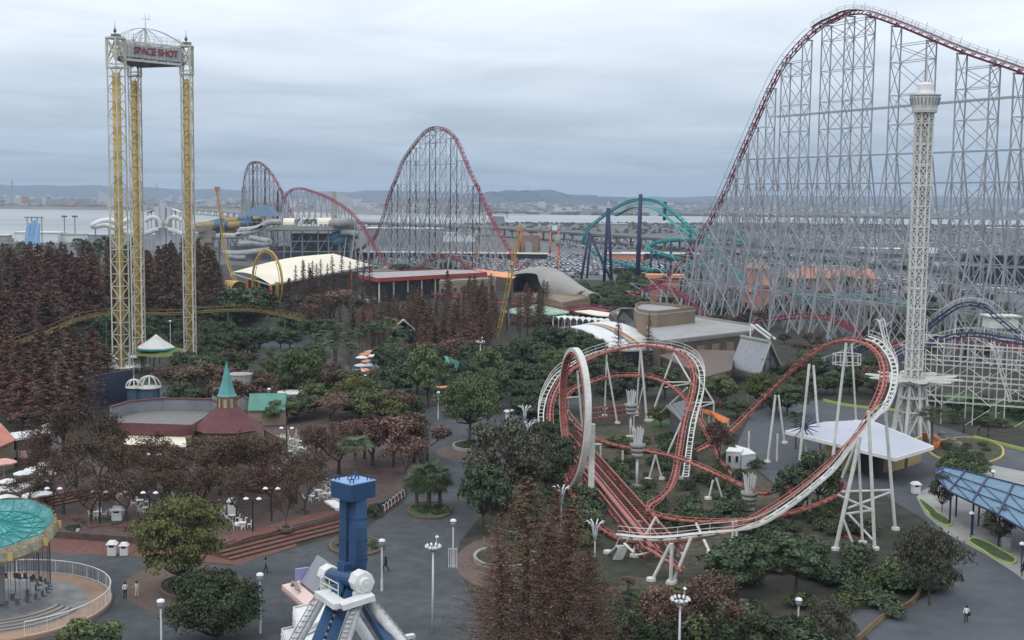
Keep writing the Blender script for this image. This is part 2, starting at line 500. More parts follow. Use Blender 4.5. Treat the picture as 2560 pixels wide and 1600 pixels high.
# river: near shore bends, far shore about 2.9 km out
near = [(-9000, 900), (-700, 960), (-430, 1075), (-330, 1250), (-200, 1650), (0, 2010), (440, 2180), (900, 2230), (9000, 2400)]
far = [(9000, 3200), (1900, 2850), (700, 3170), (200, 3000), (-200, 2900), (-500, 2860), (-1600, 2850), (-9000, 2800)]
g = MB(); g.poly([(x, y, .05) for x, y in near + far]); struct('river_water', g, 'water')
g = MB(); g.poly([(x, y, .06) for x, y in [(-25000, 2800)] + [(x, y + 25) for x, y in far[::-1]] + [(25000, 3200), (25000, 25000), (-25000, 25000)]])
struct('far_plain', g, 'far_plain')
g = MB()
for i in range(len(far) - 1):
    a, b = far[i], far[i + 1]
    g.strip([(a[0], a[1] - 6, 0), (b[0], b[1] - 6, 0)], [(a[0], a[1] + 30, 6), (b[0], b[1] + 30, 6)])
struct('river_bank', g, 'far_bank')
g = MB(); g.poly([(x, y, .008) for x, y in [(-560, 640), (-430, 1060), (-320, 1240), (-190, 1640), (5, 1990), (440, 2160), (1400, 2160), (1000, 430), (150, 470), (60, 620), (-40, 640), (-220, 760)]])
struct('car_park_ground', g, 'asphalt_far')

def hill(name, Y, depth, pts, seed, m='hill_haze_blue', amp=.25):
    r = random.Random(seed); g = MB(); xs = np.linspace(pts[0][0], pts[-1][0], 160); rows = []
    hs = np.interp(xs, [p[0] for p in pts], [p[1] for p in pts])
    nz = np.zeros(160)
    for k in (5, 11, 23, 47): nz += np.sin(xs / (pts[-1][0] - pts[0][0]) * k * 6.28 + r.uniform(0, 6)) / (k ** .6)
    hs = hs * (1 + amp * .6 * nz)
    for j in range(9):
        t = j / 8; k = math.sin(math.pi * t) ** .8 if 0 < t < 1 else 0
        rows.append([(x + math.sin(i * .7 + j) * 40, Y + depth * t + 60 * math.sin(i * .31 + j * 2), max(-.5, h * k * (1 + .08 * math.sin(i * 1.3 + j * 1.7)))) for i, (x, h) in enumerate(zip(xs, hs))])
    vs = [p for row in rows for p in row]; n = 160
    g.add(vs, [(j * n + i, j * n + i + 1, (j + 1) * n + i + 1, (j + 1) * n + i) for j in range(8) for i in range(n - 1)])
    return tag(g.build(name, m, None, True), kind='structure')
hill('hills', 7000, 900, [(-900, 3), (-500, 25), (-150, 62), (150, 78), (420, 58), (700, 30), (1500, 18), (2600, 22)], 3)
hill('hills', 9000, 1500, [(-7500, 60), (-4000, 85), (-2400, 78), (-1500, 58), (-900, 72), (-300, 62), (800, 48), (3000, 80), (6500, 60)], 5)

# ---- distant town and woods: beyond counting
mat('town_white', (.42, .43, .45), .8, .3, .003); mat('town_grey', (.25, .25, .26), .8, .3, .003); mat('town_red', (.34, .17, .13), .8, .3, .003)
mat('town_wood', (.05, .06, .045), .9, .3, .01)
g = MB(); r = random.Random(4)
for i in range(2600):
    Y = 3000 + 5200 * r.random() ** 1.7; X = (r.random() * 1.0 - .5) * Y * .92
    s = r.random(); g.m(0 if s < .4 else (2 if s > .93 else 1))
    wd = r.uniform(8, 26) if r.random() < .85 else r.uniform(30, 90)
    g.box((X, Y, 0), (wd, r.uniform(8, 18), 2 * (r.uniform(4, 9) if r.random() < .9 else r.uniform(10, 26))), r.uniform(-.3, .3))
tag(g.build('distant_town', ['town_white', 'town_grey', 'town_red']), 'pale low houses and sheds of the town spread beyond the river', 'town', kind='stuff')
g = MB()
for i in range(2200):
    Y = 2960 + 5000 * r.random() ** 1.8; X = (r.random() - .5) * Y * .95; s = r.uniform(5, 13)
    for k in range(3):
        g.lathe((X + r.uniform(-s, s) * 1.5, Y + r.uniform(-6, 6), -1), [(s * .9, 0), (s, s * .25), (s * .6, s * .55), (0, s * .7)], 6)
tag(g.build('distant_woods', 'town_wood'), 'dark tree belts between the far houses across the river', 'woods', kind='stuff')
# scrub and sheds on the near river flats, behind the car parks
g = MB()
for i in range(1500):
    X = r.uniform(-120, 900); lo = np.interp(X, [p[0] for p in near], [p[1] for p in near])
    Y = lo - 30 - r.random() ** 1.3 * 620; s = r.uniform(1.6, 3.4)
    if X < 120 and Y < 1500: continue
    g.lathe((X, Y, -.5), [(s * .8, 0), (s, s * .4), (s * .6, s * .9), (0, s * 1.1)], 6)
tag(g.build('river_scrub', 'town_wood'), 'low dark scrub on the flats between car parks and river', 'scrub', kind='stuff')

def pylon_tower(px, base, top, Y, i):
    b = dp(px, base, Y); b.z = 0; z = dp(px, top, Y).z
    t = thing('power_pylon', 'faint lattice power pylon on the far left skyline' if i == 0 else 'faint pylon beyond the far shore, right of the drop tower', 'pylon', b)
    g = MB(); lattice(g, b, b + V((0, 0, z)), 6, .8, 4, 8, .9, .5)
    for k in (.72, .82, .92): g.bar(b + V((-9, 0, z * k)), b + V((9, 0, z * k)), .8)
    g.build('mast', 'steel_grey', t)
pylon_tower(31, 505, 448, 4200, 0); pylon_tower(392, 500, 458, 5200, 1)

# ---- bridges
def bridge(name, label, pts, wd, m, pier, z0=0):
    t = thing(name, label, 'bridge', (pts[0][0], pts[0][1], 0))
    c = spline(pts, 12); fr = frames_of(c)
    g = MB(); A, B = off(c, fr, -wd / 2, 0), off(c, fr, wd / 2, 0); g.strip(A, B, 1.6)
    g.build('deck', m, t)
    g = MB()
    for s in (-1, 1):
        g.tube(off(c, fr, s * wd / 2, .55), .55, 4)
    g.build('parapet', 'concrete', t)
    acc = pier; k = 0
    for i in range(1, len(c)):
        acc += (c[i] - c[i - 1]).length
        if acc >= pier and k < 95:
            acc = 0; k += 1; p = c[i]; gg = MB(); a = fr[i][0]
            gg.bar(p - a * wd * .42 - V((0, 0, 2.2)), p + a * wd * .42 - V((0, 0, 2.2)), 1.6, 1.4)
            for s in (-.28, .28):
                q = p + a * wd * s; gg.bar(V((q.x, q.y, 0)), q - V((0, 0, 2.4)), 1.8, n=8)
            gg.build('pier', 'concrete', t)
    return t, c, fr
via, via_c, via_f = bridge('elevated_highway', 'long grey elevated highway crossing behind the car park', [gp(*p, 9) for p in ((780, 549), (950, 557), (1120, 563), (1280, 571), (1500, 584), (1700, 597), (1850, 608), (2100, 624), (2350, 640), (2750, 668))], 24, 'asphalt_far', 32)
bridge('road_bridge', 'low dark road bridge over the river by the drop tower', [gp(*p, 9) for p in ((-60, 505), (170, 508), (330, 516), (470, 522), (600, 532), (680, 545))], 14, 'concrete', 60)
def stay_bridge(px, top, base, Y, label, right, m, span):
    b = dp(px, base, Y); b.z = 0; z = dp(px, top, Y).z
    t = thing('cable_stayed_bridge', label, 'bridge', b)
    g = MB(); g.bar(b, b + V((0, 0, z)), 9, 6, w2=6); g.build('tower', m, t)
    g = MB()
    for k in range(12):
        u = (k + 1) / 12
        for sg in ((1,) if right else (-1, 1)):
            g.bar(b + V((0, 0, z * (.55 + .43 * u))), b + V((sg * span * u, -40 * u, 10)), .9)
    g.build('stay_cables', 'town_white', t)
    g = MB(); g.box((b.x + (span / 2 if right else 0), b.y - 20, 9), (span * 1.1 if right else span * 2.1, 16, 2)); g.build('deck', 'concrete', t)
stay_bridge(836, 479, 540, 2150, 'cable stayed bridge with a broad tan tower behind the small hill of the coaster', True, 'tan_wall', 95)
stay_bridge(250, 476, 512, 3800, 'white cable stayed bridge far off beside the drop tower', True, 'town_white', 70)

# lorries and a coach on the highway
mat('lorry_white', (.70, .70, .70), .5, .05, .2); mat('tyre', (.02, .02, .02), .9, .1, 1)
def lorry(f, label, L_=11, h=3.4, off_=4):
    i = int(f * (len(via_c) - 1)); p = via_c[i] + via_f[i][0] * off_; tt = (via_c[i + 1] - via_c[i]).normalized(); rz = math.atan2(tt.y, tt.x)
    t = thing('box_lorry', label, 'lorry', p)
    g = MB(); g.box(p + V((0, 0, .9 + h / 2)), (L_, 2.5, h), rz); g.build('cargo_box', 'lorry_white', t)
    g = MB(); g.box(p + tt * (L_ / 2 + 1.3) + V((0, 0, 1.8)), (2.2, 2.4, 2.4), rz, .9); g.build('cab', 'mid_steel', t)
    for s in (-.35, .3, .5):
        q = p + tt * L_ * s; n = V((-tt.y, tt.x, 0)); g = MB(); g.bar(q - n * 1.2 + V((0, 0, .5)), q + n * 1.2 + V((0, 0, .5)), 1, n=8); g.build('wheel', 'tyre', t)
def find(px):
    return min(range(len(via_c)), key=lambda i: abs(proj(via_c[i])[0] - px)) / (len(via_c) - 1)
lorry(find(1400), 'long white lorry on the highway above the orange lamp columns', 19, 4)
lorry(find(1010), 'white lorry on the highway left of the middle coaster hill', 12, 3)
lorry(find(2330), 'white lorry on the highway behind the white lattice tower', 11, 3, -6)

# ---- cars: nearest 300 stand as objects of their own, the rest as one mass
CARP = {'white': (.68, .68, .68), 'silver': (.36, .37, .39), 'black': (.015, .016, .018), 'grey': (.12, .125, .13), 'blue': (.03, .06, .16), 'red': (.25, .025, .025)}
for k, c in CARP.items(): mat('car_' + k, c, .25, .05, .3, spec=.5, coat=.5)
def car_into(g, x, y, rz, van):
    ca, sa = math.cos(rz), math.sin(rz); h = 1.85 if van else 1.45
    def P(a, b, z): return (x + a * ca - b * sa, y + a * sa + b * ca, z)
    L2, W = 2.15, .85
    ring = lambda z, a0, a1, w_: [P(a0, -w_, z), P(a1, -w_, z), P(a1, w_, z), P(a0, w_, z)]
    vs = ring(.2, -L2, L2, W) + ring(.75, -L2 - .02, L2 + .02, W + .02) + ring(.9, -L2 + .1, L2 - .12, W - .03)
    g.m(0).add(vs, [(0, 1, 5, 4), (1, 2, 6, 5), (2, 3, 7, 6), (3, 0, 4, 7), (4, 5, 9, 8), (5, 6, 10, 9), (6, 7, 11, 10), (7, 4, 8, 11), (8, 9, 10, 11)])
    f0, f1 = (L2 - .25, L2 - .55) if van else (L2 - .95, .75)
    vs = ring(.9, -L2 + .15, f0, W - .06) + ring(h - .06, -L2 + (.3 if van else .75), f1, W - .2)
    g.m(1).add(vs, [(0, 1, 5, 4), (1, 2, 6, 5), (2, 3, 7, 6), (3, 0, 4, 7)])
    vs = ring(h - .06, -L2 + (.28 if van else .72), f1 + .03, W - .18) + ring(h, -L2 + (.4 if van else .85), f1 - .1, W - .26)
    g.m(0).add(vs, [(0, 1, 5, 4), (1, 2, 6, 5), (2, 3, 7, 6), (3, 0, 4, 7), (4, 5, 6, 7)])
    g.m(2)
    for a in (-1.3, 1.35):
        g.bar(P(a, -W, .32), P(a, W, .32), .64, n=8)
r = random.Random(21); spots = []
def lot(px0, px1, Y0, Y1, fill, row=6.2, gap_every=2):
    Y = Y0; k = 0
    while Y < Y1:
        x0, x1 = (px0 - 1280) / 3200 * Y, (px1 - 1280) / 3200 * Y; x = x0
        while x < x1:
            if r.random() < fill: spots.append((x + r.uniform(-.2, .2), Y + r.uniform(-.4, .4), (math.pi / 2 if r.random() < .6 else -math.pi / 2) + r.uniform(-.06, .06)))
            x += 2.75
        k += 1; Y += 5.2 if k % gap_every else 11.5
lot(1170, 1445, 640, 905, .93); lot(1450, 1660, 665, 900, .85)
lot(900, 1160, 700, 900, .45); lot(1395, 1720, 1010, 1250, .5); lot(1700, 2560, 760, 1000, .35); lot(1880, 2560, 1050, 1500, .4); lot(2050, 2560, 560, 690, .4); lot(880, 950, 470, 500, .8)
spots.sort(key=lambda s: s[0] ** 2 + s[1] ** 2)
cols = ['white'] * 9 + ['silver'] * 5 + ['black'] * 5 + ['grey'] * 3 + ['blue', 'red']
cmesh = {}
for c in CARP:
    for v in (0, 1):
        g = MB(); car_into(g, 0, 0, 0, v); cmesh[c, v] = g.mesh('car', ['car_' + c, 'glass_dark', 'tyre'])
mass = {c: MB() for c in CARP}
for i, (x, y, rz) in enumerate(spots):
    c = r.choice(cols); v = r.random() < .45
    if i < 300:
        o = bpy.data.objects.new('parked_car', cmesh[c, v]); COL.objects.link(o); o.location = (x, y, .012); o.rotation_euler.z = rz
        tag(o, f"{c} {'van' if v else 'car'} in the packed rows of the large car park", 'van' if v else 'car', f"{c} {'vans' if v else 'cars'} in the packed car park rows")
    else: car_into(mass[c], x, y, rz, v)
for c in CARP:
    if mass[c].f: tag(mass[c].build('car_rows', ['car_' + c, 'glass_dark', 'tyre']), f'{c} cars parked in the farther rows of the big car park', 'cars', kind='stuff')

# ================================================================ PAVED AREAS
def sheet(name, pts, z, m, f=gd):
    g = MB(); g.poly([(*f(x, y, z).xy, z) for x, y in pts]); return struct(name, g, m)
sheet('plaza_asphalt', [(-120, 1296), (120, 1300), (270, 1312), (550, 1336), (690, 1297), (870, 1243), (950, 1190), (1000, 1120), (1015, 1040), (1000, 965), (1075, 955), (1180, 985), (1290, 1000), (1300, 1060), (1220, 1110), (1150, 1200), (1085, 1280), (1075, 1330), (1110, 1400), (1150, 1512), (1230, 1800), (-250, 1800)], .004, 'asphalt')
sheet('path', [(640, 770), (760, 775), (790, 830), (850, 880), (840, 930), (760, 900), (690, 905), (610, 830)], .004, 'asphalt')
sheet('path', [(340, 900), (600, 960), (760, 985), (1000, 975), (1000, 990), (760, 1010), (580, 1000), (330, 960)], .005, 'asphalt')
sheet('path', [(1075, 955), (1180, 985), (1290, 1000), (1390, 960), (1380, 930), (1250, 940), (1150, 930)], .005, 'asphalt')
sheet('road', [(1735, 1065), (1775, 975), (1850, 950), (1950, 945), (2110, 975), (2300, 1030), (2500, 1080), (3400, 1320), (3400, 2300), (2240, 1800), (2100, 1560), (1985, 1440), (2120, 1440), (2210, 1400), (2255, 1330), (2190, 1230), (2120, 1190), (2060, 1150), (1960, 1180), (1840, 1150)], .004, 'asphalt_right')
sheet('pavement', [(2165, 1175), (2176, 1160), (2240, 1130), (2300, 1090), (2500, 1130), (3200, 1330), (3200, 1800), (2620, 1520), (2480, 1420), (2400, 1355), (2330, 1310), (2240, 1262), (2185, 1215)], .012, 'concrete')
sheet('lawn_strip', [(2130, 960), (2280, 975), (2520, 1040), (2700, 1090), (2700, 1000), (2500, 960), (2300, 930), (2140, 925)], .006, 'lawn')
sheet('infield', [(1400, 1010), (1530, 1000), (1690, 1010), (1760, 1090), (1830, 1150), (1980, 1180), (2040, 1280), (1830, 1330), (1560, 1350), (1450, 1290), (1390, 1170)], .006, 'sandy_soil')
sheet('lawn_patch', [(1520, 985), (1700, 985), (1720, 1015), (1530, 1015)], .010, 'lawn')
sheet('dry_lawn', [(1480, 1360), (1700, 1390), (1850, 1480), (1900, 1800), (1350, 1800), (1380, 1500)], .006, 'dry_grass')
sheet('front_path', [(1180, 1440), (1330, 1400), (1450, 1440), (1700, 1550), (1690, 1590), (1440, 1480), (1330, 1440), (1200, 1490)], .012, 'asphalt')
# raised brick terrace with its steps, planter walls and kerbs
TZ = .75
ter = [(-160, 1150), (150, 1098), (640, 985), (780, 955), (880, 950), (985, 965), (1000, 1030), (985, 1110), (940, 1170), (866, 1203), (690, 1249), (556, 1285), (470, 1292), (330, 1270), (120, 1255), (-160, 1260)]
g = MB(); g.poly([(*gd(x, y, TZ).xy, TZ) for x, y in ter], .74); struct('brick_terrace', g, 'brick_paving')
sheet('brick_pavement', [(-160, 1250), (130, 1248), (330, 1265), (560, 1290), (700, 1262), (700, 1290), (560, 1334), (270, 1311), (-160, 1294)], .008, 'brick_red')
def steps(name, label, a, b, n, rise, run, z0, m='brick_red'):
    """flight of n steps whose bottom edge runs a-b; climbs to the far side"""
    a, b = V(a), V(b); d = (b - a).normalized(); nrm = V((-d.y, d.x, 0))
    if nrm.y < 0: nrm = -nrm
    rz = math.atan2(d.y, d.x); ln = (b - a).length; mid = (a + b) / 2
    t = thing(name, label, 'steps', (mid.x, mid.y, z0))
    for k in range(n):
        g = MB(); zz = z0 + rise * (k + 1); c = mid + nrm * (run * k + 1.2)
        g.box((c.x, c.y, (z0 + zz) / 2), (ln - k * .02, 2.4, zz - z0), rz); g.build('step', m, t)
        g = MB(); c2 = mid + nrm * (run * k - .03); g.box((c2.x, c2.y, zz + .02), (ln, .14, .06), rz); g.build('nosing', 'brown_wall', t)
A_, B_ = gd(545, 1324, 0), gd(866, 1240, 0)
steps('brick_steps', 'wide brick steps from the asphalt plaza up to the terrace, behind the blue ride arm', A_, B_, 5, .155, 1.0, 0)
steps('brick_steps', 'short flight of brick steps on the terrace, right of the bare red trees', gd(640, 1168, TZ), gd(772, 1118, TZ), 5, .15, 1.1, TZ)
steps('brick_steps', 'narrow brick steps left of the shaded tables, near the swing ride', gd(130, 1196, TZ), gd(225, 1176, TZ), 4, .15, 1.0, TZ)
def planter(name, label, pts, h, wall, fill, f=gd, w_=.35, z0=0.0, cat='planter'):
    c = [f(x, y, z0) for x, y in pts]; c = spline(c, 1.0, True); ctr = sum(c, V((0, 0, 0))) / len(c)
    t = thing(name, label, cat, (ctr.x, ctr.y, z0))
    n = len(c); inn = [p + (ctr - p).normalized() * w_ for p in c]; g = MB()
    vs = [(p.x, p.y, z0 - .02) for p in c] + [(p.x, p.y, z0 + h) for p in c] + [(p.x, p.y, z0 + h) for p in inn] + [(p.x, p.y, z0) for p in inn]
    g.add(vs, [((k) * n + i, (k) * n + (i + 1) % n, (k + 1) * n + (i + 1) % n, (k + 1) * n + i) for k in range(3) for i in range(n)])
    g.build('kerb_wall', wall, t)
    if fill: g = MB(); g.poly([(p.x, p.y, z0 + h * .7) for p in inn]); g.build('soil_bed', fill, t)
    return t
def ring(cx, cy, rx, ry, n=10): return [(cx + rx * math.cos(k * 6.283 / n), cy + ry * math.sin(k * 6.283 / n)) for k in range(n)]
def disc(name, cx, cy, rx, ry, z, m): sheet(name, ring(cx, cy, rx, ry, 28), z, m)
disc('round_paving', 440, 1392, 150, 62, .010, 'brick_round'); disc('round_paving', 1115, 1069, 86, 20, .010, 'brick_round'); disc('round_paving', 1200, 1330, 125, 66, .010, 'brick_round')
planter('tree_planter', 'round brick planter under the yellow-green spreading tree', ring(450, 1394, 78, 30), .45, 'brick_round', 'soil')
planter('tree_planter', 'round pale kerbed planter under the big evergreen in mid plaza', ring(1108, 1057, 40, 11), .5, 'concrete', 'soil')
planter('tree_planter', 'round low planter under the clump of fan palms', ring(1015, 1208, 54, 20), .25, 'brick_round', 'lawn')
planter('flower_bed', 'oval flower bed with yellow plants behind the blue ride arm', ring(842, 1292, 66, 24), .25, 'brick_round', 'dry_grass')
planter('tree_planter', 'pale ribbed round planter below the tall reddish conifer', ring(1195, 1322, 78, 26), .5, 'concrete', 'soil')
planter('tree_planter', 'small round planter of the bare tree on the brick steps', ring(676, 1252, 17, 6), .35, 'brick_round', 'soil', z0=TZ)
planter('tree_planter', 'small round planter further back on the brick terrace', ring(716, 1210, 15, 5), .35, 'brick_round', 'soil', z0=TZ)
planter('kerbed_bed', 'long grass bed with a lime green kerb, nearest the blue canopy corner', [(2172, 1180), (2180, 1198), (2205, 1228), (2240, 1244), (2250, 1238), (2230, 1222), (2196, 1196)], .18, 'lime', 'lawn')
planter('kerbed_bed', 'long grass bed with a lime green kerb, lower along the road', [(2286, 1276), (2300, 1290), (2350, 1320), (2390, 1334), (2402, 1326), (2380, 1308), (2330, 1282), (2300, 1272)], .18, 'lime', 'lawn')
planter('kerbed_bed', 'rounded bed of yellow shrubs with a yellow kerb beside the road', [(2190, 1055), (2230, 1040), (2290, 1035), (2355, 1050), (2372, 1076), (2350, 1090), (2300, 1100), (2220, 1085)], .25, 'kerb_yellow', 'dry_grass')
def kerb(label, pts, h, m, z0=0, w_=.35, name='kerb_wall', f=gd):
    c = spline([f(x, y, z0) for x, y in pts], 1.0); fr = frames_of(c); g = MB()
    g.tube([p + V((0, 0, h / 2)) for p in c], w_ / 2, 4, rv=h * .7); o = g.build(name, m, None, loc=tuple(c[0])); return tag(o, label, 'kerb')
kerb('lime green kerb along the back edge of the grey path, left of the lattice tower', [(1945, 948), (1990, 958), (2060, 967), (2150, 975)], .5, 'lime')
kerb('lime green kerb at the edge of the grass under the mouse coaster', [(2352, 1050), (2300, 1035), (2420, 1066), (2560, 1100)][1:], .5, 'lime')
kerb('low brick planter wall with a pale cap, in front of the dark shrubs', [(120, 1240), (200, 1240), (215, 1262), (235, 1258), (320, 1262)], .9, 'brick_red', w_=.5, name='planter_wall')
kerb('low brick planter wall at the foot of the wide steps', [(555, 1300), (580, 1290), (650, 1272), (668, 1260)], 1.0, 'brick_red', w_=.6, name='planter_wall')
kerb('pale log edging curving round the shrubs at the road corner', [(2020, 1520), (2090, 1460), (2150, 1430), (2172, 1400), (2174, 1370)], .5, 'wood', name='log_edging')
kerb('yellow kerb round the corner of the grass bank by the front path', [(1890, 1600), (1960, 1560), (2020, 1520), (2100, 1455), (2160, 1425)], .35, 'frond_dry')
# ================================================================ GIANT COASTER (red track, grey lattice)
A0 = dp(2158, 26, 372.0); U = V((-.432, .902, 0)).normalized(); LV = V((U.y, -U.x, 0))     # axis and its lateral
Ag = V((A0.x, A0.y, 0))
def lane(px, py, w_=0.0):
    p = pp(px, py, Ag + LV * w_, LV); return (p - Ag).dot(U), p.z
main_px = [(3330, 560), (2980, 372), (2660, 215), (2560, 172), (2417, 123), (2264, 60), (2198, 36), (2158, 25), (2116, 29), (2089, 42), (2057, 57), (2010, 96), (1960, 154), (1923, 221), (1880, 318), (1843, 402), (1806, 487), (1769, 559), (1735, 612), (1698, 657), (1664, 688), (1632, 712), (1571, 741), (1539, 753), (1497, 757), (1420, 745), (1340, 705), (1310, 676), (1290, 648), (1259, 596), (1233, 551), (1203, 485), (1172, 418), (1143, 350), (1122, 327), (1100, 317), (1069, 323), (1032, 364), (1008, 400), (992, 440), (973, 487), (955, 548), (942, 582), (915, 612), (860, 632), (800, 625), (765, 595), (740, 557), (714, 500), (688, 446), (666, 417), (650, 405), (640, 403), (624, 409), (614, 432), (609, 470), (606, 530), (603, 590)]
def to_lane(pxs, w_=0.0):
    o = []
    for px, py in pxs:
        s, z = lane(px, py, w_); o.append(Ag + LV * w_ + U * s + V((0, 0, max(1.2, z))))
    return o
main_c = spline(to_lane(main_px), 1.6)
ret_px = [(703, 528), (712, 492), (722, 478), (746, 469), (788, 479), (836, 500), (878, 530), (905, 561), (923, 590), (942, 622), (957, 646), (1000, 672), (1050, 664), (1087, 643), (1116, 636), (1143, 643), (1180, 672), (1230, 712), (1320, 742), (1420, 757), (1500, 757), (1571, 736), (1624, 716), (1645, 713), (1680, 720), (1703, 733), (1740, 760), (1769, 781), (1810, 797), (1865, 801), (1920, 795), (1985, 786), (2010, 784), (2050, 786), (2092, 797), (2140, 821), (2190, 845), (2280, 857), (2380, 848), (2440, 843), (2500, 850), (2620, 890)]
ret_c = spline(to_lane(ret_px, -6.0), 1.6)
dragon = thing('roller_coaster', 'towering red tracked coaster with grey lattice supports rising over the whole park', 'roller coaster', (Ag.x, Ag.y, 0))
def coaster_track(parent, c, gauge, rr, sp, sr, every, m, label=None, name='track', bank=0, maxb=1.0, tie_w=.22, tie_h=None):
    fr = frames_of(c, bank, maxb); g = MB()
    for s in (-1, 1): g.tube(off(c, fr, s * gauge / 2, 0), rr, 6, fr)
    if sr: g.tube(off(c, fr, 0, -sp), sr, 8, fr)
    ties(g, c, fr, every, gauge / 2 + rr + .05, tie_w, sp * .4, tie_h)
    o = g.build(name, m, parent, True)
    if label: o['label'] = label
    return o, fr
# box-truss track: two rails over two lower chords, zig-zag between
def dragon_track(c, name, label):
    fr = frames_of(c, 0); g = MB()
    for s, u, r_ in ((-.75, 0, .16), (.75, 0, .16), (-.55, -1.15, .2), (.55, -1.15, .2)): g.tube(off(c, fr, s, u), r_, 5, fr)
    for i in range(0, len(c) - 2, 2):
        for s in (-1, 1):
            a, b = fr[i]; a2, b2 = fr[i + 1]
            g.bar(c[i] + a * s * .75, c[i + 1] + a2 * s * .55 - b2 * 1.15, .22); 
        g.bar(c[i] - fr[i][0] * .85 - fr[i][1] * .2, c[i] + fr[i][0] * .85 - fr[i][1] * .2, .25)
        g.bar(c[i] - fr[i][0] * .6 - fr[i][1] * 1.15, c[i] + fr[i][0] * .6 - fr[i][1] * 1.15, .22)
    o = g.build(name, 'dragon_red', dragon); o['label'] = label
dragon_track(main_c, 'track', 'red track over the three tall hills')
dragon_track(ret_c, 'return_track', 'red return track with low hops')
# lift walkway and rails along the crest
def sub(c, s0, s1):
    return [p for p in c if s0 <= (p - Ag).dot(U) <= s1]
wk = sub(main_c, -110, 22); fr = frames_of(wk)
g = MB()
for sd in (-1, 1):
    g.strip(off(wk, fr, sd * 1.0, .1), off(wk, fr, sd * 2.0, .1), .1)
g.build('lift_walkway', 'steel_grey', dragon)
g = MB()
for sd in (-1, 1):
    for h in (.7, 1.25): g.tube(off(wk, fr, sd * 2.0, h), .05, 4, fr)
    for i in range(0, len(wk), 2): g.bar(wk[i] + fr[i][0] * sd * 2.0, wk[i] + fr[i][0] * sd * 2.0 + fr[i][1] * (1.3 if i % 8 else 2.2), .09)
g.build('handrail', 'mid_steel', dragon)
wk = sub(main_c, 22, 120); fr = frames_of(wk); g = MB()
for sd in (-1, 1): g.tube(off(wk, fr, sd * 1.7, .9), .07, 4, fr)
for i in range(0, len(wk), 4):
    for sd in (-1, 1): g.bar(wk[i], wk[i] + fr[i][0] * sd * 1.7 + fr[i][1] * .9, .08)
g.build('drop_side_rail', 'steel_grey', dragon)
def track_z(s, c=main_c):
    best = min(c, key=lambda p: abs((p - Ag).dot(U) - s)); return best.z
LEG, BR = .35, .165
def bent_pts(s, hw, zs, spread, z): # leg offsets at height z: inner vertical, outer spreads below zs
    k = max(0, (zs - z)) * spread
    return hw, hw + k
def P3(s, w_, z): return Ag + U * s + LV * w_ + V((0, 0, z))
def build_tower(name, ss, hw, zs, spread, lv, label=None, leg=LEG, br=BR, dz=1.6, c=main_c, w0=0.0, xlong=True):
    """one braced support tower: bents at axis positions ss"""
    g = MB(); tops = [track_z(s, c) - dz for s in ss]
    for s, zt in zip(ss, tops):
        if zt < 2: continue
        z2 = min(zs, zt - 3)
        for sd in (-1, 1):
            g.bar(P3(s, w0 + sd * hw, 0), P3(s, w0 + sd * hw, zt), leg)
            if z2 > 8: g.bar(P3(s, w0 + sd * hw, z2), P3(s, w0 + sd * (hw + z2 * spread), 0), leg)
        g.bar(P3(s, w0 - hw - .3, zt), P3(s, w0 + hw + .3, zt), leg * 1.1); 
        g.bar(P3(s, w0, zt), P3(s, w0, zt + dz), leg * 1.6)
        ls = [0] + [z for z in lv if z < zt - 3] + [zt]
        for a, b in zip(ls[:-1], ls[1:]):
            if b - a < 2: continue
            g.bar(P3(s, w0 - hw, a), P3(s, w0 + hw, b), br); g.bar(P3(s, w0 + hw, a), P3(s, w0 - hw, b), br)
            if b < zt: g.bar(P3(s, w0 - hw, b), P3(s, w0 + hw, b), br)
            if a < z2 and z2 > 8:
                for sd in (-1, 1):
                    ka, kb = max(0, z2 - a) * spread, max(0, z2 - b) * spread
                    if kb > .3: g.bar(P3(s, w0 + sd * hw, b), P3(s, w0 + sd * (hw + kb), b), br)
                    g.bar(P3(s, w0 + sd * hw, b), P3(s, w0 + sd * (hw + ka), a), br)
    for (s, zt), (s2, zt2) in zip(list(zip(ss, tops))[:-1], list(zip(ss, tops))[1:]):
        top = min(zt, zt2); ls = [0] + [z for z in lv if z < top - 3] + [top]
        for a, b in zip(ls[:-1], ls[1:]):
            if b - a < 2: continue
            for sd in (-1, 1):
                g.bar(P3(s, w0 + sd * hw, b), P3(s2, w0 + sd * hw, b), br)
                if xlong: g.bar(P3(s, w0 + sd * hw, a), P3(s2, w0 + sd * hw, b), br)
                if sd == 1 or a < 40: g.bar(P3(s2, w0 + sd * hw, a), P3(s, w0 + sd * hw, b), br)
    o = g.build(name, 'steel_grey', dragon)
    if label: o['label'] = label
def s_of(px, py): return lane(px, py)[0]
def top_s(px):                                # axis position of the track seen at this pixel column (first hill)
    best = min((p for p in main_c if -175 < (p - Ag).dot(U) < 140), key=lambda p: abs(proj(p)[0] - px)); return (best - Ag).dot(U)
LV1 = [12, 24, 36, 45, 53, 61, 69, 78, 87]
clusters = [(3010, 2930), (2840, 2765), (2660, 2548), (2492, 2408), (2330, 2250), (2185, 2128, 2070), (2022, 1970), (1933, 1890), (1862, 1832), (1810, 1782), (1758, 1735)]
for cl in clusters:
    ss = [top_s(px - 4) for px in cl]
    build_tower('support_tower', ss, 1.75, 53, .18, LV1)
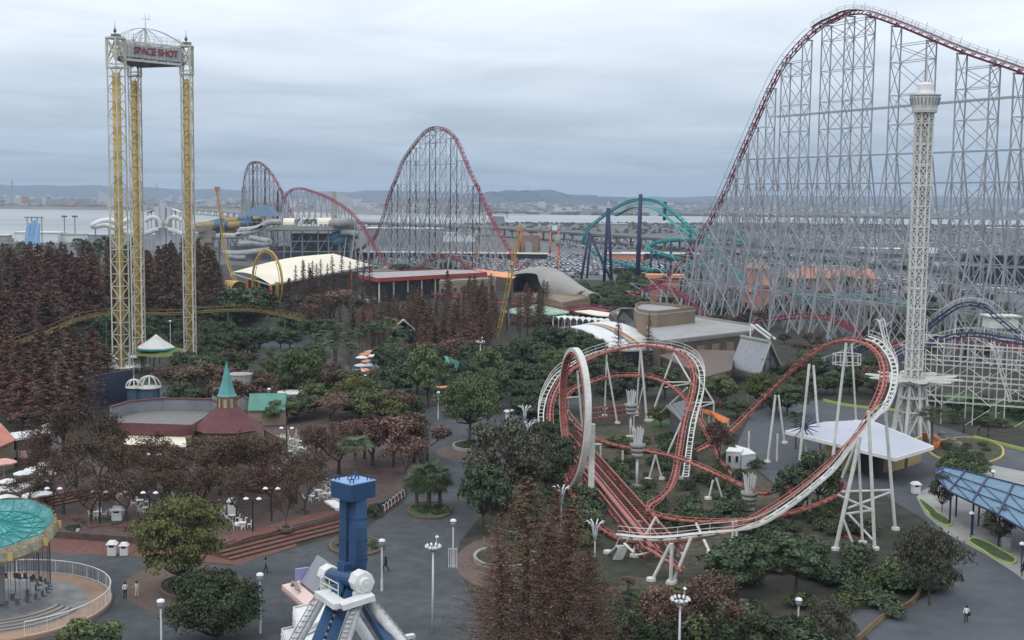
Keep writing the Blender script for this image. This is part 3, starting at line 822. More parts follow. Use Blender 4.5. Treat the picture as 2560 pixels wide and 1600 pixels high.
# lower storey between the towers: extra trestle bents and long ties
allS = [top_s(px) for cl in clusters for px in cl]
g = MB()
for z in (36, 45, 53, 66):
    lim = [s for s in allS if track_z(s) > z + 4]
    for sd in (-1, 1):
        k = max(0, 53 - z) * .18 if z < 50 else 0
        g.bar(P3(min(lim), sd * (1.75 + k), z), P3(max(lim), sd * (1.75 + k), z), .3 if z > 40 else .5)
g.build('tie_beam', 'steel_grey', dragon)
for s in np.arange(-62, 108, 15.0):
    zt = min(36, track_z(s) - 3)
    if zt < 8: continue
    g = MB(); ws = (-11, -4.2, 4.2, 11)
    sc = zt / 36
    for w_ in ws:
        g.bar(P3(s, w_ * .8, 0), P3(s, w_ * .45, zt), .3)
    for a, b in ((0, 12), (12, 24), (24, 36)):
        a, b = a * sc, b * sc
        for w1, w2 in zip(ws[:-1], ws[1:]):
            ka, kb = .8 - .35 * a / zt, .8 - .35 * b / zt
            g.bar(P3(s, w1 * ka, a), P3(s, w2 * kb, b), .18)
            g.bar(P3(s, w1 * kb, b), P3(s, w2 * kb, b), .2)
        for w_ in ws[::3]:
            ka, kb = .8 - .35 * a / zt, .8 - .35 * b / zt
            g.bar(P3(s, w_ * ka, a), P3(s + 15, w_ * kb, b), .18); g.bar(P3(s, w_ * kb, b), P3(s + 15, w_ * kb, b), .18)
    g.build('trestle_bent', 'steel_grey', dragon)
# second, third and return hills
s_lo, s_hi = s_of(1270, 612), s_of(945, 575)
S = list(np.arange(s_lo + 8, s_hi - 4, 14.0))
for i in range(0, len(S) - 1, 2):
    build_tower('support_tower', S[i:i + 3], 1.7, 40, .2, [11, 22, 33, 44, 56, 67], leg=.36, br=.2)
s_lo, s_hi = s_of(735, 545), s_of(607, 520)
S = list(np.arange(s_lo, s_hi, 12.0))
for i in range(0, len(S) - 1, 3): build_tower('support_tower', S[i:i + 4], 1.7, 34, .16, [20, 40, 55], leg=.7, br=.3, xlong=False)
rs = sorted((p - Ag).dot(U) for p in ret_c)
def ret_column(s, spread):
    p = min(ret_c, key=lambda q: abs((q - Ag).dot(U) - s))
    if p.z < 5: return
    g = MB()
    for sd in (-1, 1): g.bar(P3(s, -6 + sd * (1 + p.z * spread), 0), P3(s, -6 + sd * .7, p.z - 1.2), .75 if p.z > 15 else .9, n=8)
    if p.z > 15:
        for k in (.35, .7): g.bar(P3(s, -6 - 1 - p.z * spread * (1 - k), p.z * k), P3(s, -6 + 1 + p.z * spread * (1 - k), p.z * k), .35)
    g.build('support_column', 'steel_grey', dragon)
for s in np.arange(rs[0], rs[-1], 13.0): ret_column(s, .1)
# side frames where the low track hops beside the drop
# ---- brake run with red side walls, low and long, in front of the tan hall
br_c = spline([gp(*p, 4.0) for p in (G(1, 1, 1690, 1262), G(1, 1, 1950, 1300), G(1, 1, 2200, 1335), G(2, 1, 60, 1360), G(2, 1, 240, 1390), G(2, 1, 480, 1420), G(2, 1, 730, 1395), G(2, 1, 900, 1425))], 2)
fr = frames_of(br_c); g = MB()
g.strip(off(br_c, fr, -1.4, 0), off(br_c, fr, 1.4, 0), .5)
for sd in (-1, 1): g.tube(off(br_c, fr, sd * 1.5, .5), .12, 4, fr); g.tube(off(br_c, fr, sd * 1.5, 1.0), .10, 4, fr)
o = g.build('brake_run', 'dragon_red', dragon); o['label'] = 'low red brake run'
g = MB()
for i in range(0, len(br_c), 5): g.bar((br_c[i].x, br_c[i].y, 0), br_c[i], .4)
g.build('brake_run_posts', 'steel_grey', dragon)

# ================================================================ DROP TOWER
pos = {'a': (298, 268.0), 'b': (472, 281.0), 'c': (343, 286.0)}
PT = {}
for k, (px, Y) in pos.items():
    q = dp(px, 600, Y); PT[k] = V((q.x, q.y, 0))
ctr = (PT['a'] + PT['b'] + PT['c']) / 3
shot = thing('drop_tower_ride', 'three legged white lattice drop tower with yellow shafts and a sign on top', 'drop tower', ctr)
ZB, ZT = 67.2, 71.5
for k, wd in (('a', 1.75), ('b', 1.45), ('c', 1.55)):
    p = PT[k]; g = MB(); rot = math.atan2(-p.y, -p.x) if k == 'a' else math.atan2(-p.y, -p.x) + .5
    lattice(g, p, p + V((0, 0, ZT)), wd, wd, 4, 28, .25, .125, rot, True, True)
    lattice(g, p + V((0, 0, ZB)), p + V((0, 0, ZT)), wd, wd, 4, 1, .4, .25, rot, True, 2)
    if k == 'a':
        for i in range(66): g.bar(p + V((-1.1, .5, i)), p + V((-.7, .9, i)), .06)
    col = g.build('lattice_column', 'tower_steel', shot)
    g = MB()
    for a in (rot + .8, rot - .8): g.bar(p + V((math.cos(a) * wd * .32, math.sin(a) * wd * .32, 2)), p + V((math.cos(a) * wd * .32, math.sin(a) * wd * .32, 64.5)), .95, n=8)
    g.build('shaft', 'yellow_shaft', col, True)
    g = MB()
    for z in (1, 3.2): g.lathe((p.x, p.y, z), [(wd + .9, 0), (wd + .9, .12), (wd + .8, .12)], 10)
    for i in range(10): g.bar(p + V((math.cos(i * .628) * (wd + .85), math.sin(i * .628) * (wd + .85), 0)), p + V((math.cos(i * .628) * (wd + .85), math.sin(i * .628) * (wd + .85), 4.2)), .1)
    g.build('base_cage', 'pole_white', col)
    g = MB(); c4 = [p + V((math.cos(rot + i * 1.5708) * (wd + .2), math.sin(rot + i * 1.5708) * (wd + .2), 0)) for i in range(4)]
    for i in range(4):
        g.bar(c4[i] + V((0, 0, ZT + .1)), c4[(i + 1) % 4] + V((0, 0, ZT + .1)), .35); g.bar(c4[i] + V((0, 0, 65.6)), c4[(i + 1) % 4] + V((0, 0, 65.6)), .3); g.bar(c4[i] + V((0, 0, 65.6)), c4[i] + V((0, 0, ZT + .1)), .2)
    g.build('head_frame', 'tower_steel', col)
    g = MB()
    for i in range(3): g.box((p.x - .6 + i * .6, p.y, ZT + .55), (.5, .9, .8), i)
    g.build('winch', 'mid_steel', col, each=True)
    g = MB(); g.bar(p + V((.2, -1, ZT)), p + V((.2, -1, ZT + 3.4)), .18, w2=.05); g.lathe((p.x + .2, p.y - 1, ZT + 1.0), [(.1, 0), (.38, .4), (.05, 1.2)], 6)
    g.build('finial', 'dark_steel', col)
def inset(a, b, d): return a + (b - a).normalized() * d
g = MB()
tri = [PT['a'], PT['b'], PT['c']]
g.poly([(p.x, p.y, ZB + .9) for p in tri], .5)
g.build('deck', 'mid_steel', shot)
gl = MB()
for i in range(3):
    a, b = inset(tri[i], tri[(i + 1) % 3], 1.5), inset(tri[(i + 1) % 3], tri[i], 1.5)
    for z in (ZB + .3, ZT - .3): gl.bar(a + V((0, 0, z)), b + V((0, 0, z)), .45)
    n = 9
    for k in range(n):
        t0, t1 = a + (b - a) * (k / n), a + (b - a) * ((k + 1) / n)
        gl.bar(t0 + V((0, 0, ZB + .3 if k % 2 else ZT - .3)), t1 + V((0, 0, ZT - .3 if k % 2 else ZB + .3)), .22)
    for h in (.7, 1.3): gl.bar(a + V((0, 0, ZT + h)), b + V((0, 0, ZT + h)), .06)
    for k in range(n + 1): gl.bar(a + (b - a) * (k / n) + V((0, 0, ZT)), a + (b - a) * (k / n) + V((0, 0, ZT + 1.3)), .07)
gl.build('top_girder', 'steel_white', shot)
# sign panel and its letters on the front girder
a, b = inset(PT['a'], PT['b'], 1.9), inset(PT['b'], PT['a'], 1.5); dirn = (b - a).normalized(); nrm = V((dirn.y, -dirn.x, 0))
g = MB(); mid = (a + b) / 2 + nrm * .35; rz = math.atan2(dirn.y, dirn.x)
g.box((mid.x, mid.y, (ZB + ZT) / 2 + .1), ((b - a).length, .08, 2.7), rz)
panel = g.build('sign_panel', stripes('panel_mesh', (.44, .44, .43), (.36, .36, .36), 1.6, 0, .7, .6), shot)
mat('sign_red', (.27, .075, .095), .6, .1, 1)
def letters(text, size, p, rz, tilt, m, parent, depth=.06, name='lettering', sx=1.0):
    cu = bpy.data.curves.new('lettering', 'FONT'); cu.body = text; cu.size = size; cu.extrude = depth; cu.offset = size * .02
    cu.align_x = 'CENTER'; cu.align_y = 'CENTER'
    tmp = bpy.data.objects.new('tmp', cu); COL.objects.link(tmp)
    dg = bpy.context.evaluated_depsgraph_get(); dg.update()
    me = bpy.data.meshes.new_from_object(tmp.evaluated_get(dg)); bpy.data.objects.remove(tmp)
    me.transform(Matrix.Translation(p) @ Matrix.Rotation(rz, 4, 'Z') @ Matrix.Rotation(math.pi / 2 + tilt, 4, 'X') @ Matrix.Diagonal((sx, 1, 1, 1)))
    o2 = V((0, 0, 0)); q = parent
    while q: o2 = o2 + q.location; q = q.parent
    me.transform(Matrix.Translation(-o2)); me.materials.clear(); me.materials.append(M(m))
    o = bpy.data.objects.new(name, me); COL.objects.link(o); o.parent = parent
    return o
letters('SPACE SHOT', 2.05, V((mid.x, mid.y, (ZB + ZT) / 2 + .15)) + nrm * .14 + dirn * .55, rz, 0, 'sign_red', panel, .08, sx=.93)
g = MB(); top = ctr + V((0, 0, ZT + 3.4))
for p in tri:
    for dw in (-.8, .8):
        d = (ctr - p); sd = V((-d.y, d.x, 0)).normalized() * dw
        arc = [p + sd * (1 - t) + d * t + V((0, 0, ZT + 3.4 * math.sin(t * math.pi / 2))) for t in np.linspace(0, 1, 10)]
        g.tube(arc, .10, 5)
for k in range(8):
    an = k * .785; arc = [ctr + V((math.cos(an) * 3.6 * (1 - t * t), math.sin(an) * 3.6 * (1 - t * t), ZT + 3.4 * t)) for t in np.linspace(0, 1, 8)]
    g.tube(arc, .07, 4)
g.bar(ctr + V((0, 0, ZB)), top, 1.0, n=8, w2=.5)
g.bar(top, top + V((0, 0, 3.2)), .2, w2=.08); g.bar(top + V((-.8, 0, 2)), top + V((.8, 0, 2)), .12); g.bar(top + V((.8, 0, 1.6)), top + V((.8, 0, 3.0)), .1)
g.build('crown_arches', 'steel_white', shot)
# small canopy between the legs
cb = gp(*D(370, 880))
t = thing('tent_canopy', 'pointed pale canopy with a green rim between the drop tower legs', 'canopy', (cb.x, cb.y, 0))
g = MB(); pk = V((cb.x, cb.y, 8.6)); g.lathe((cb.x, cb.y, 5.6), [(4.2, 0), (4.2, .15), (1.6, 1.8), (.1, 3.0)], 8); g.build('roof', 'steel_white', t)
g = MB(); g.lathe((cb.x, cb.y, 5.25), [(4.3, 0), (4.3, .35), (4.1, .35)], 8); g.build('rim', 'teal', t)
mat('green_yellow', (.125, .165, .05), .7, .15, .4)
g = MB(); g.lathe((cb.x + 2, cb.y + 1, 4.2), [(7.2, 0), (7.1, .15), (2.2, 1.2)], 8); g.build('lower_roof', 'green_yellow', t)
g = MB()
for k in range(8): g.bar((cb.x + 2 + 5.6 * math.cos(k * .785), cb.y + 1 + 5.6 * math.sin(k * .785), 0), (cb.x + 2 + 5.6 * math.cos(k * .785), cb.y + 1 + 5.6 * math.sin(k * .785), 4.4), .2)
g.build('post', 'green_post', t, each=True)

# ================================================================ YELLOW SHUTTLE LOOP
sh = thing('shuttle_loop_coaster', 'yellow shuttle coaster with one upright loop and a leaning spike at each end', 'roller coaster', (-81, 446, 0))
S1, S2 = V((-110, 480, 0)), V((-4.3, 357, 0)); sdir_ = (S2 - S1).normalized(); sn = V((sdir_.y, -sdir_.x, 0))
def shp(px, py): return pp(px, py, S1, sn)
up1 = [shp(*p) for p in ((543, 474), (547, 500), (551, 530), (555, 565), (559, 600), (565, 635), (573, 665), (582, 690), (596, 712), (615, 735), (640, 757), (668, 773))]
c1 = spline(up1, 1.5)
L0 = shp(672, 772); LC = V((L0.x, L0.y, L0.z)); HL = (774 - 632) * L0.y / 3200
loop = []
for k in range(0, 57):
    an = 2 * math.pi * k / 56; rr = 1 - .10 * math.cos(an)
    loop.append(LC + sdir_ * (math.sin(an) * HL * .42) + sn * (2.6 * (k / 56 - .5) + .6) + V((0, 0, HL / 2 * (1 - math.cos(an)))))
up2 = [shp(*p) for p in ((680, 775), (720, 787), (760, 800), (900, 845), (1020, 878), (1100, 893), (1160, 895), (1205, 885), (1232, 862), (1243, 835), (1253, 800), (1262, 760), (1272, 710), (1281, 660), (1289, 615), (1297, 575))]
c2 = spline(up2, 1.5)
def flat_track(c, name, m, label=None, gauge=1.2, depth=.9, fr=None):
    fr = fr or frames_of(c); g = MB()
    for s in (-1, 1): g.tube(off(c, fr, s * gauge / 2, 0), .13, 5, fr)
    g.tube(off(c, fr, 0, -depth * .6), .26, 6, fr)
    ties(g, c, fr, 2.0, gauge / 2 + .15, .2, .1)
    o = g.build(name, m, sh); 
    if label: o['label'] = label
c1f = [(sn, sn.cross((c1[min(i + 1, len(c1) - 1)] - c1[max(0, i - 1)]).normalized())) for i in range(len(c1))]
c2f = [(sn, sn.cross((c2[min(i + 1, len(c2) - 1)] - c2[max(0, i - 1)]).normalized())) for i in range(len(c2))]
flat_track(c1, 'track', 'yellow_steel', 'leaning yellow spike behind the station', fr=c1f); flat_track(c2, 'track', 'yellow_steel', 'leaning yellow spike by the tan hall', fr=c2f)
lf = []
for i in range(len(loop)):
    tt = (loop[min(i + 1, 56)] - loop[max(0, i - 1)]).normalized(); lf.append((sn, sn.cross(tt) if sn.cross(tt).dot(LC + V((0, 0, HL / 2)) - loop[i]) > 0 else -sn.cross(tt)))
g = MB()
g.tube([p - b * .75 for p, (a, b) in zip(loop, lf)], .42, 4, lf)
for s in (-.6, .6): g.tube(off(loop, lf, s, .0), .12, 5, lf)
ties(g, loop, lf, 1.8, .7, .18, .2)
g.build('loop_ring', 'yellow_steel', sh)
g = MB(); side = LC + sdir_ * HL * .42 + sn * 1.6
g.bar((side.x, side.y, 0), side + V((0, 0, HL * .5)), 1.3, 1.0); s2 = LC - sdir_ * HL * .42 - sn * .9; g.bar((s2.x, s2.y, 0), s2 + V((0, 0, HL * .48)), 1.1, .9)
g.build('loop_column', 'yellow_steel', sh)
g = MB(); k0 = shp(553, 545)
g.bar((k0.x - 1.5, k0.y, 0), k0, .5); k1 = shp(1268, 730); g.bar((k1.x + 1, k1.y, 0), k1 - V((0, 0, 1)), .6)
for f in (.25, .5, .75): g.bar(c1[int(len(c1) * .62 * f) + 3], V((k0.x - 1.5, k0.y, k0.z * (1 - f * .8))), .2)
g.build('spike_prop', 'dark_steel', sh)
g = MB(); tp = c1[0]; g.box(tp + V((0, 0, .3)), (1.7, 1.7, 1.6)); tp2 = c2[-1]; g.box(tp2 + V((0, 0, .3)), (1.7, 1.7, 1.2)); g.build('end_stop', 'orange', sh)
g = MB()
for i in range(0, len(c2) - 26, 6): g.bar((c2[i].x, c2[i].y, 0), c2[i] - V((0, 0, .7)), .5)
g.build('track_post', 'green_post', sh)
stc = gp(548, 800); stc.z = 0
st = thing('coaster_station', 'yellow barrel roofed loading station at the foot of the left yellow spike', 'station', stc)
o_ = dp(575, 722, 430)
g = MB()
for i, s in enumerate((0,)):
    A, B = [], []
    ax = V((.85, -.5, 0)).normalized(); sx = V((.5, .85, 0)).normalized(); q = dp(572, 723, 425)
    for k in range(11):
        an = math.pi * k / 10; v_ = sx * (math.cos(an) * 4.0) + V((0, 0, math.sin(an) * 3.0)); A.append(q - ax * 4.6 + v_); B.append(q + ax * 4.6 + v_)
    g.strip(A, B, .25)
g.build('barrel_roof', 'peach', st).data.materials[0] = mat('station_yellow', (.54, .38, .15), .6, .1, .3)
g = MB(); g.box((q.x, q.y, q.z - 4.2), (9, 7, .5), -.53); g.build('platform', 'concrete', st)
g = MB()
for a_ in (-4, 0, 4):
    for b_ in (-3.6, 3.6): g.bar(q + ax * a_ + sx * b_ - V((0, 0, q.z)), q + ax * a_ + sx * b_, .3)
for k in range(6): g.bar(q - ax * 5 - sx * (3 - k * .2) - V((0, 0, 4.5 + k * 1.0)), q - ax * 5 + sx * 3 - V((0, 0, 4.5 + k)), .22)
g.build('post', 'steel_white', st, each=True)

# ================================================================ LOW YELLOWISH COASTER THROUGH THE CONIFERS
jt = thing('family_coaster', 'dull yellow coaster track on green posts winding through the brown conifers', 'roller coaster', gp(300, 900))
jpts = [dp(760, 800, 345), dp(700, 786, 345), dp(640, 775, 342), dp(560, 774, 335), dp(500, 778, 330), dp(420, 783, 325), dp(330, 781, 320), dp(255, 786, 312), dp(190, 800, 300), dp(120, 830, 285), dp(50, 855, 272), dp(-10, 880, 262), dp(-80, 915, 255)]
jc = spline(jpts, 1.2); jo, jf = coaster_track(jt, jc, 1.1, .10, .5, .16, 1.6, 'dull_yellow', bank=4, maxb=.3)
g = MB()
for s in (-1.15, 1.15): g.tube(off(jc, jf, s, .9), .06, 4, jf); 
for i in range(0, len(jc), 3):
    for s in (-1.15, 1.15): g.bar(jc[i], jc[i] + jf[i][0] * s + V((0, 0, .9)), .07)
g.build('handrail', 'dull_yellow', jt)
for i in range(4, len(jc), 13):
    g = MB(); g.bar((jc[i].x, jc[i].y, 0), jc[i] - V((0, 0, .4)), .42, n=8); g.bar(jc[i] - jf[i][0] * 1.1 - V((0, 0, .5)), jc[i] + jf[i][0] * 1.1 - V((0, 0, .5)), .25); g.build('support_post', 'green_post', jt)
g = MB(); c3 = spline([gp(*p, 5) for p in ((G(1, 2, 1750, 310)), G(1, 2, 1850, 355), G(1, 2, 1960, 360), G(1, 2, 2080, 340), G(1, 2, 2150, 300))], 1.2); f3 = frames_of(c3)
for s in (-.6, .6): g.tube(off(c3, f3, s, 0), .14, 5, f3)
ties(g, c3, f3, 1.5, .8, .2, .1)
for i in range(0, len(c3), 7): g.bar((c3[i].x, c3[i].y, 0), c3[i], .35)
g.build('far_bend', 'dull_yellow', jt)

# ================================================================ TEAL FLYING COASTER
ac = thing('flying_coaster', 'teal tracked coaster on dark blue columns beside the car park', 'roller coaster', gp(1595, 721))
P_ = lambda x, y, Y: dp(*G(2, 1, x, y), Y)
top_c = spline([P_(690, 800, 642), P_(680, 730, 642), P_(700, 670, 640), P_(760, 605, 636), P_(850, 530, 630), P_(920, 480, 622), P_(1000, 430, 612), P_(1110, 380, 598), P_(1210, 362, 585), P_(1290, 362, 576), P_(1380, 385, 566), P_(1480, 450, 556), P_(1620, 570, 546), P_(1760, 700, 536), P_(1900, 830, 528), P_(2050, 985, 520), P_(2170, 1100, 512), P_(2300, 1180, 505)], 1.5)
low_c = spline([P_(700, 760, 642), P_(760, 850, 640), P_(880, 920, 632), P_(1040, 972, 624), P_(1180, 1003, 616), P_(1330, 1028, 606), P_(1500, 1037, 596), P_(1620, 1015, 588), P_(1720, 970, 580), P_(1850, 920, 574), P_(1960, 850, 566)], 1.5)
bend = spline([P_(2250, 790, 540), P_(2100, 745, 560), P_(1900, 740, 580), P_(1700, 742, 590), P_(1500, 748, 596), P_(1390, 765, 594), P_(1300, 795, 588), P_(1280, 815, 584), P_(1340, 850, 576), P_(1480, 895, 570), P_(1620, 930, 566), P_(1760, 975, 560), P_(1900, 1020, 552), P_(2100, 1090, 540)], 1.5)
far2 = spline([P_(1800, 720, 560), P_(1860, 670, 570), P_(1960, 640, 580), P_(2070, 665, 585), P_(2170, 720, 585), P_(2300, 790, 580)], 1.5)
lowr = spline([dp(*G(3, 1, x, y), Y) for x, y, Y in ((60, 1180, 470), (220, 1225, 470), (360, 1310, 462), (500, 1300, 462), (640, 1280, 465), (840, 1275, 468), (1020, 1300, 462), (1200, 1330, 452), (1330, 1370, 446))], 1.5)
for c, lb in ((top_c, 'high teal arch'), (low_c, 'low teal track'), (bend, 'teal hairpin'), (far2, None), (lowr, None)):
    coaster_track(ac, c, 1.3, .22, .9, .5, 2.4, 'teal', lb, bank=3, maxb=.5, tie_w=.3)
cat = spline([P_(985, 525, 609), P_(1100, 462, 597), P_(1210, 440, 584), P_(1350, 462, 566), P_(1440, 520, 558), P_(1560, 620, 546), P_(1680, 700, 538)], 2)
f4 = frames_of(cat); g = MB(); g.strip(off(cat, f4, -.9, 0), off(cat, f4, .9, 0), .3)
for s in (-.9, .9): g.tube(off(cat, f4, s, 1.1), .08, 4, f4)
g.build('maintenance_walkway', 'teal', ac)
def navy_col(base, topz, w_, lean=(0, 0)):
    g = MB(); g.bar(V((base.x, base.y, 0)), V((base.x + lean[0], base.y + lean[1], topz)), w_, n=10, w2=w_ * .75); g.build('support_column', 'navy', ac, True)
navy_col(gp(1593, 721), 41.8, 2.3, (.7, 0))
for (bx, by), (tx, ty), Y, w_ in (((1510, 699), (1520, 520), 628, 1.5), ((1529, 700), (1521, 520), 626, 1.5), ((1453, 692), (1473, 580), 640, 1.2), ((1467, 690), (1478, 585), 640, 1.1), ((1530, 700), (1473, 582), 636, 1.1), ((1719, 690), (1727, 560), 545, 1.6), ((1723, 690), (1728, 560), 542, 1.2), ((1564, 690), (1564, 655), 610, 1.4), ((1625, 694), (1630, 610), 592, 1.2), ((1676, 700), (1678, 600), 590, 1.2), ((1664, 690), (1663, 640), 570, 1.1), ((1655, 690), (1640, 620), 585, .8), ((1815, 720), (1815, 580), 572, 1.2)):
    b_ = gp(bx, by + 6); tp = dp(tx, ty, b_.y); g = MB(); g.bar((b_.x, b_.y, 0), tp, w_, n=8); g.build('support_column', 'navy', ac, True)
g = MB(); p1, p2 = dp(1663, 505, 562), dp(1661, 545, 562); g.bar(p2 - V((0, 0, 1)), p1, 1.3); g.build('crossbeam', 'navy', ac)

# ================================================================ WHITE LATTICE PARACHUTE TOWER
tb = gp(2277, 1100); tb.z = 0
pt = thing('observation_tower', 'tall white lattice tower with a drum cabin on top and petal ring below', 'tower', tb)
ztop = dp(2290, 280, tb.y).z
g = MB()
lattice(g, tb + V((0, 0, 10)), tb + V((0, 0, ztop)), 1.4, 1.5, 8, 30, .24, .14, .2, True, 2)
lattice(g, tb + V((0, 0, 10)), tb + V((0, 0, ztop)), .85, .9, 6, 24, .3, .16, .5, True, 2)
for e in (-.55, .55): g.bar(tb + V((e, 0, 4)), tb + V((e, 0, ztop)), .45, n=8)
for z in range(13): g.lathe((tb.x, tb.y, 12 + z * (ztop - 14) / 12), [(1.55, 0), (1.55, .25), (1.4, .25)], 8)
g.build('mast', 'steel_white', pt)
g = MB(); lattice(g, tb, tb + V((0, 0, 10)), 3.3, 1.9, 8, 2, .42, .2, .2); lattice(g, tb, tb + V((0, 0, 10)), 1.6, 1.6, 6, 3, .35, .15)
g.lathe((tb.x, tb.y, 7.2), [(2.5, 0), (2.5, .4), (2.3, .4)], 12); g.build('splayed_base', 'steel_white', pt)
g = MB(); g.lathe((tb.x, tb.y, 9.2), [(1.9, 0), (2.5, .5), (2.5, .9), (1.8, 1.5)], 16)
g.build('collar', 'concrete', pt)
for k in range(10):
    an = k * .6283 + .2; ca, sa = math.cos(an), math.sin(an); g = MB()
    ps = []
    for rr, wd in ((1.9, .4), (3.3, 1.0), (5.1, 1.25), (6.7, .9), (7.8, .25)):
        ps.append((V((tb.x + ca * rr - sa * wd, tb.y + sa * rr + ca * wd, 10.3 + .05 * rr)), V((tb.x + ca * rr + sa * wd, tb.y + sa * rr - ca * wd, 10.3 + .05 * rr))))
    for (a1, b1), (a2, b2) in zip(ps[:-1], ps[1:]):
        for f in (0, .25, .5, .75, 1): g.bar(a1 + (b1 - a1) * f, a2 + (b2 - a2) * f, .16)
        g.bar(a2, b2, .12)
    for a1, b1 in ps: g.bar(a1, b1, .14)
    g.bar(V((tb.x + ca * 1.9, tb.y + sa * 1.9, 9.2)), V((tb.x + ca * 6.5, tb.y + sa * 6.5, 10.5)), .25)
    g.build('petal_arm', 'steel_white', pt)
zc = dp(2298, 276, tb.y).z
tx = dp(2294, 262, tb.y).x
g = MB(); tt_ = V((tb.x, tb.y, zc - .4)); g.lathe(tt_, [(1.95, 0), (2.05, .5), (1.95, .55), (2.05, 1.0), (2.38, 2.5), (2.42, 2.65)], 24); cabin = g.build('cabin', 'steel_white', pt)
g = MB()
for k in range(24):
    an = k * .2618; g.bar(tt_ + V((math.cos(an) * 2.12, math.sin(an) * 2.12, 1.2)), tt_ + V((math.cos(an) * 2.4, math.sin(an) * 2.4, 2.4)), .14)
g.build('ribs', 'mid_steel', cabin)
g = MB(); g.lathe(tt_ + V((0, 0, 2.75)), [(2.5, 0), (2.55, .22), (2.4, .27), (1.5, .3), (1.35, .9), (1.35, 1.8), (.9, 2.1), (0.1, 2.3)], 20); g.build('cap', 'white_paint', pt)
g = MB()
for dx_, h in ((-.5, 1.5), (.1, 4.6), (.6, 1.7), (.2, 2.6)): g.bar(tt_ + V((dx_, 0, 5)), tt_ + V((dx_, 0, 5 + h)), .12, w2=.05)
g.build('aerials', 'steel_white', pt)

# ================================================================ WILD MOUSE (navy rails on a white post grid)
wm = thing('mouse_coaster', 'navy railed wild mouse coaster on a grid of thin white posts', 'roller coaster', gp(2440, 1065))
c0, c1_, = gp(2330, 1000), gp(2760, 1150)
def wp(px, py, Y): return dp(px, py, Y)
hi = spline([wp(2200, 900, 262), wp(2270, 860, 262), wp(2330, 805, 258), wp(2407, 757, 255), wp(2462, 763, 252), wp(2510, 800, 248), wp(2570, 850, 244)], 1.2)
m2c = spline([wp(2230, 905, 240), wp(2290, 870, 240), wp(2350, 845, 240), wp(2400, 833, 238), wp(2450, 833, 236), wp(2520, 845, 234), wp(2620, 862, 232)], 1.2)
m3c = spline([wp(2060, 905, 258), wp(2130, 880, 255), wp(2180, 850, 250), wp(2215, 815, 246)], 1.2)
def mouse_track(c):
    f5 = frames_of(c); g = MB()
    for s in (-.7, .7): g.tube(off(c, f5, s, 0), .14, 5, f5); g.tube(off(c, f5, s, -.7), .12, 5, f5)
    ties(g, c, f5, 1.3, .8, .2, .5); g.build('track', 'navy', wm)
    g = MB()
    for s in (-1.2, 1.2): g.tube(off(c, f5, s, .9), .05, 4, f5)
    for i in range(0, len(c), 2):
        for s in (-1.2, 1.2): g.bar(c[i], c[i] + f5[i][0] * s + V((0, 0, .9)), .05)
    g.build('handrail', 'steel_white', wm)
for c in (hi, m2c, m3c): mouse_track(c)
xs_d, ys_d = V((1, -.18, 0)).normalized(), V((.18, 1, 0)).normalized()
o0 = gp(2395, 1062); o0.z = 0
levels = [3.5, 7.5, 11.0, 14]
for j in range(4):
    for i in range(7):
        b_ = o0 + xs_d * (i * 5.4 - 3) + ys_d * (j * 7.5)
        if proj(b_)[0] > 2700: continue
        h = 15.5 - .22 * ((i * 5 + j * 3) % 7) if j < 3 else 17
        g = MB(); g.bar(b_, b_ + V((0, 0, h)), .15); g.build('post', 'steel_white', wm)
g = MB()
for z in levels:
    for j in range(4):
        a = o0 + ys_d * (j * 7.5) + V((0, 0, z)); 
        if (j + int(z)) % 2 == 0 or j == 0:
            for e in (-.6, .6): g.bar(a - xs_d * 8 + ys_d * e + V((0, 0, .8)), a + xs_d * 33 + ys_d * e - V((0, 0, .6)), .1)
    for i in range(0, 9, 2):
        a = o0 + xs_d * (i * 4.2 - 3) + V((0, 0, z)); g.bar(a, a + ys_d * 22.5, .12)
for i in range(0, 8):
    for j in (0, 2):
        a = o0 + xs_d * (i * 4.2 - 3) + ys_d * (j * 7.5); 
        for z in (0, 3.5, 6.5, 9):
            if (i + j + int(z)) % 2: g.bar(a + V((0, 0, z)), a + xs_d * 4.2 + V((0, 0, z + 3)), .09)
g.build('level_beams', 'steel_white', wm)
def ladder_arch(pts, lbl):
    g = MB(); c = spline(pts, .8); f6 = frames_of(c)
    for s in (-.6, -.2, .2, .6): g.tube(off(c, f6, s, .25 * (abs(s) > .3)), .09, 4, f6)
    ties(g, c, f6, 1.4, .6, .08, 0); o = g.build('drop_rail', 'steel_white', wm); o['label'] = lbl
ladder_arch([wp(2190, 806, 248), wp(2197, 800, 247), wp(2203, 806, 246), wp(2208, 830, 245), wp(2216, 862, 244), wp(2222, 885, 243)], 'white rail bundle left of the tower')
ladder_arch([wp(2466, 862, 240), wp(2474, 858, 239), wp(2482, 868, 238), wp(2494, 905, 237), wp(2508, 955, 236), wp(2524, 1005, 235)], 'white rail bundle in the post grid')
g = MB(); q = gp(2500, 820, 14); g.box((q.x, q.y, 15.2), (6, 4, 2.2)); g.box((q.x, q.y, 16.6), (7, 5, .3)); g.build('top_station', 'steel_white', wm)
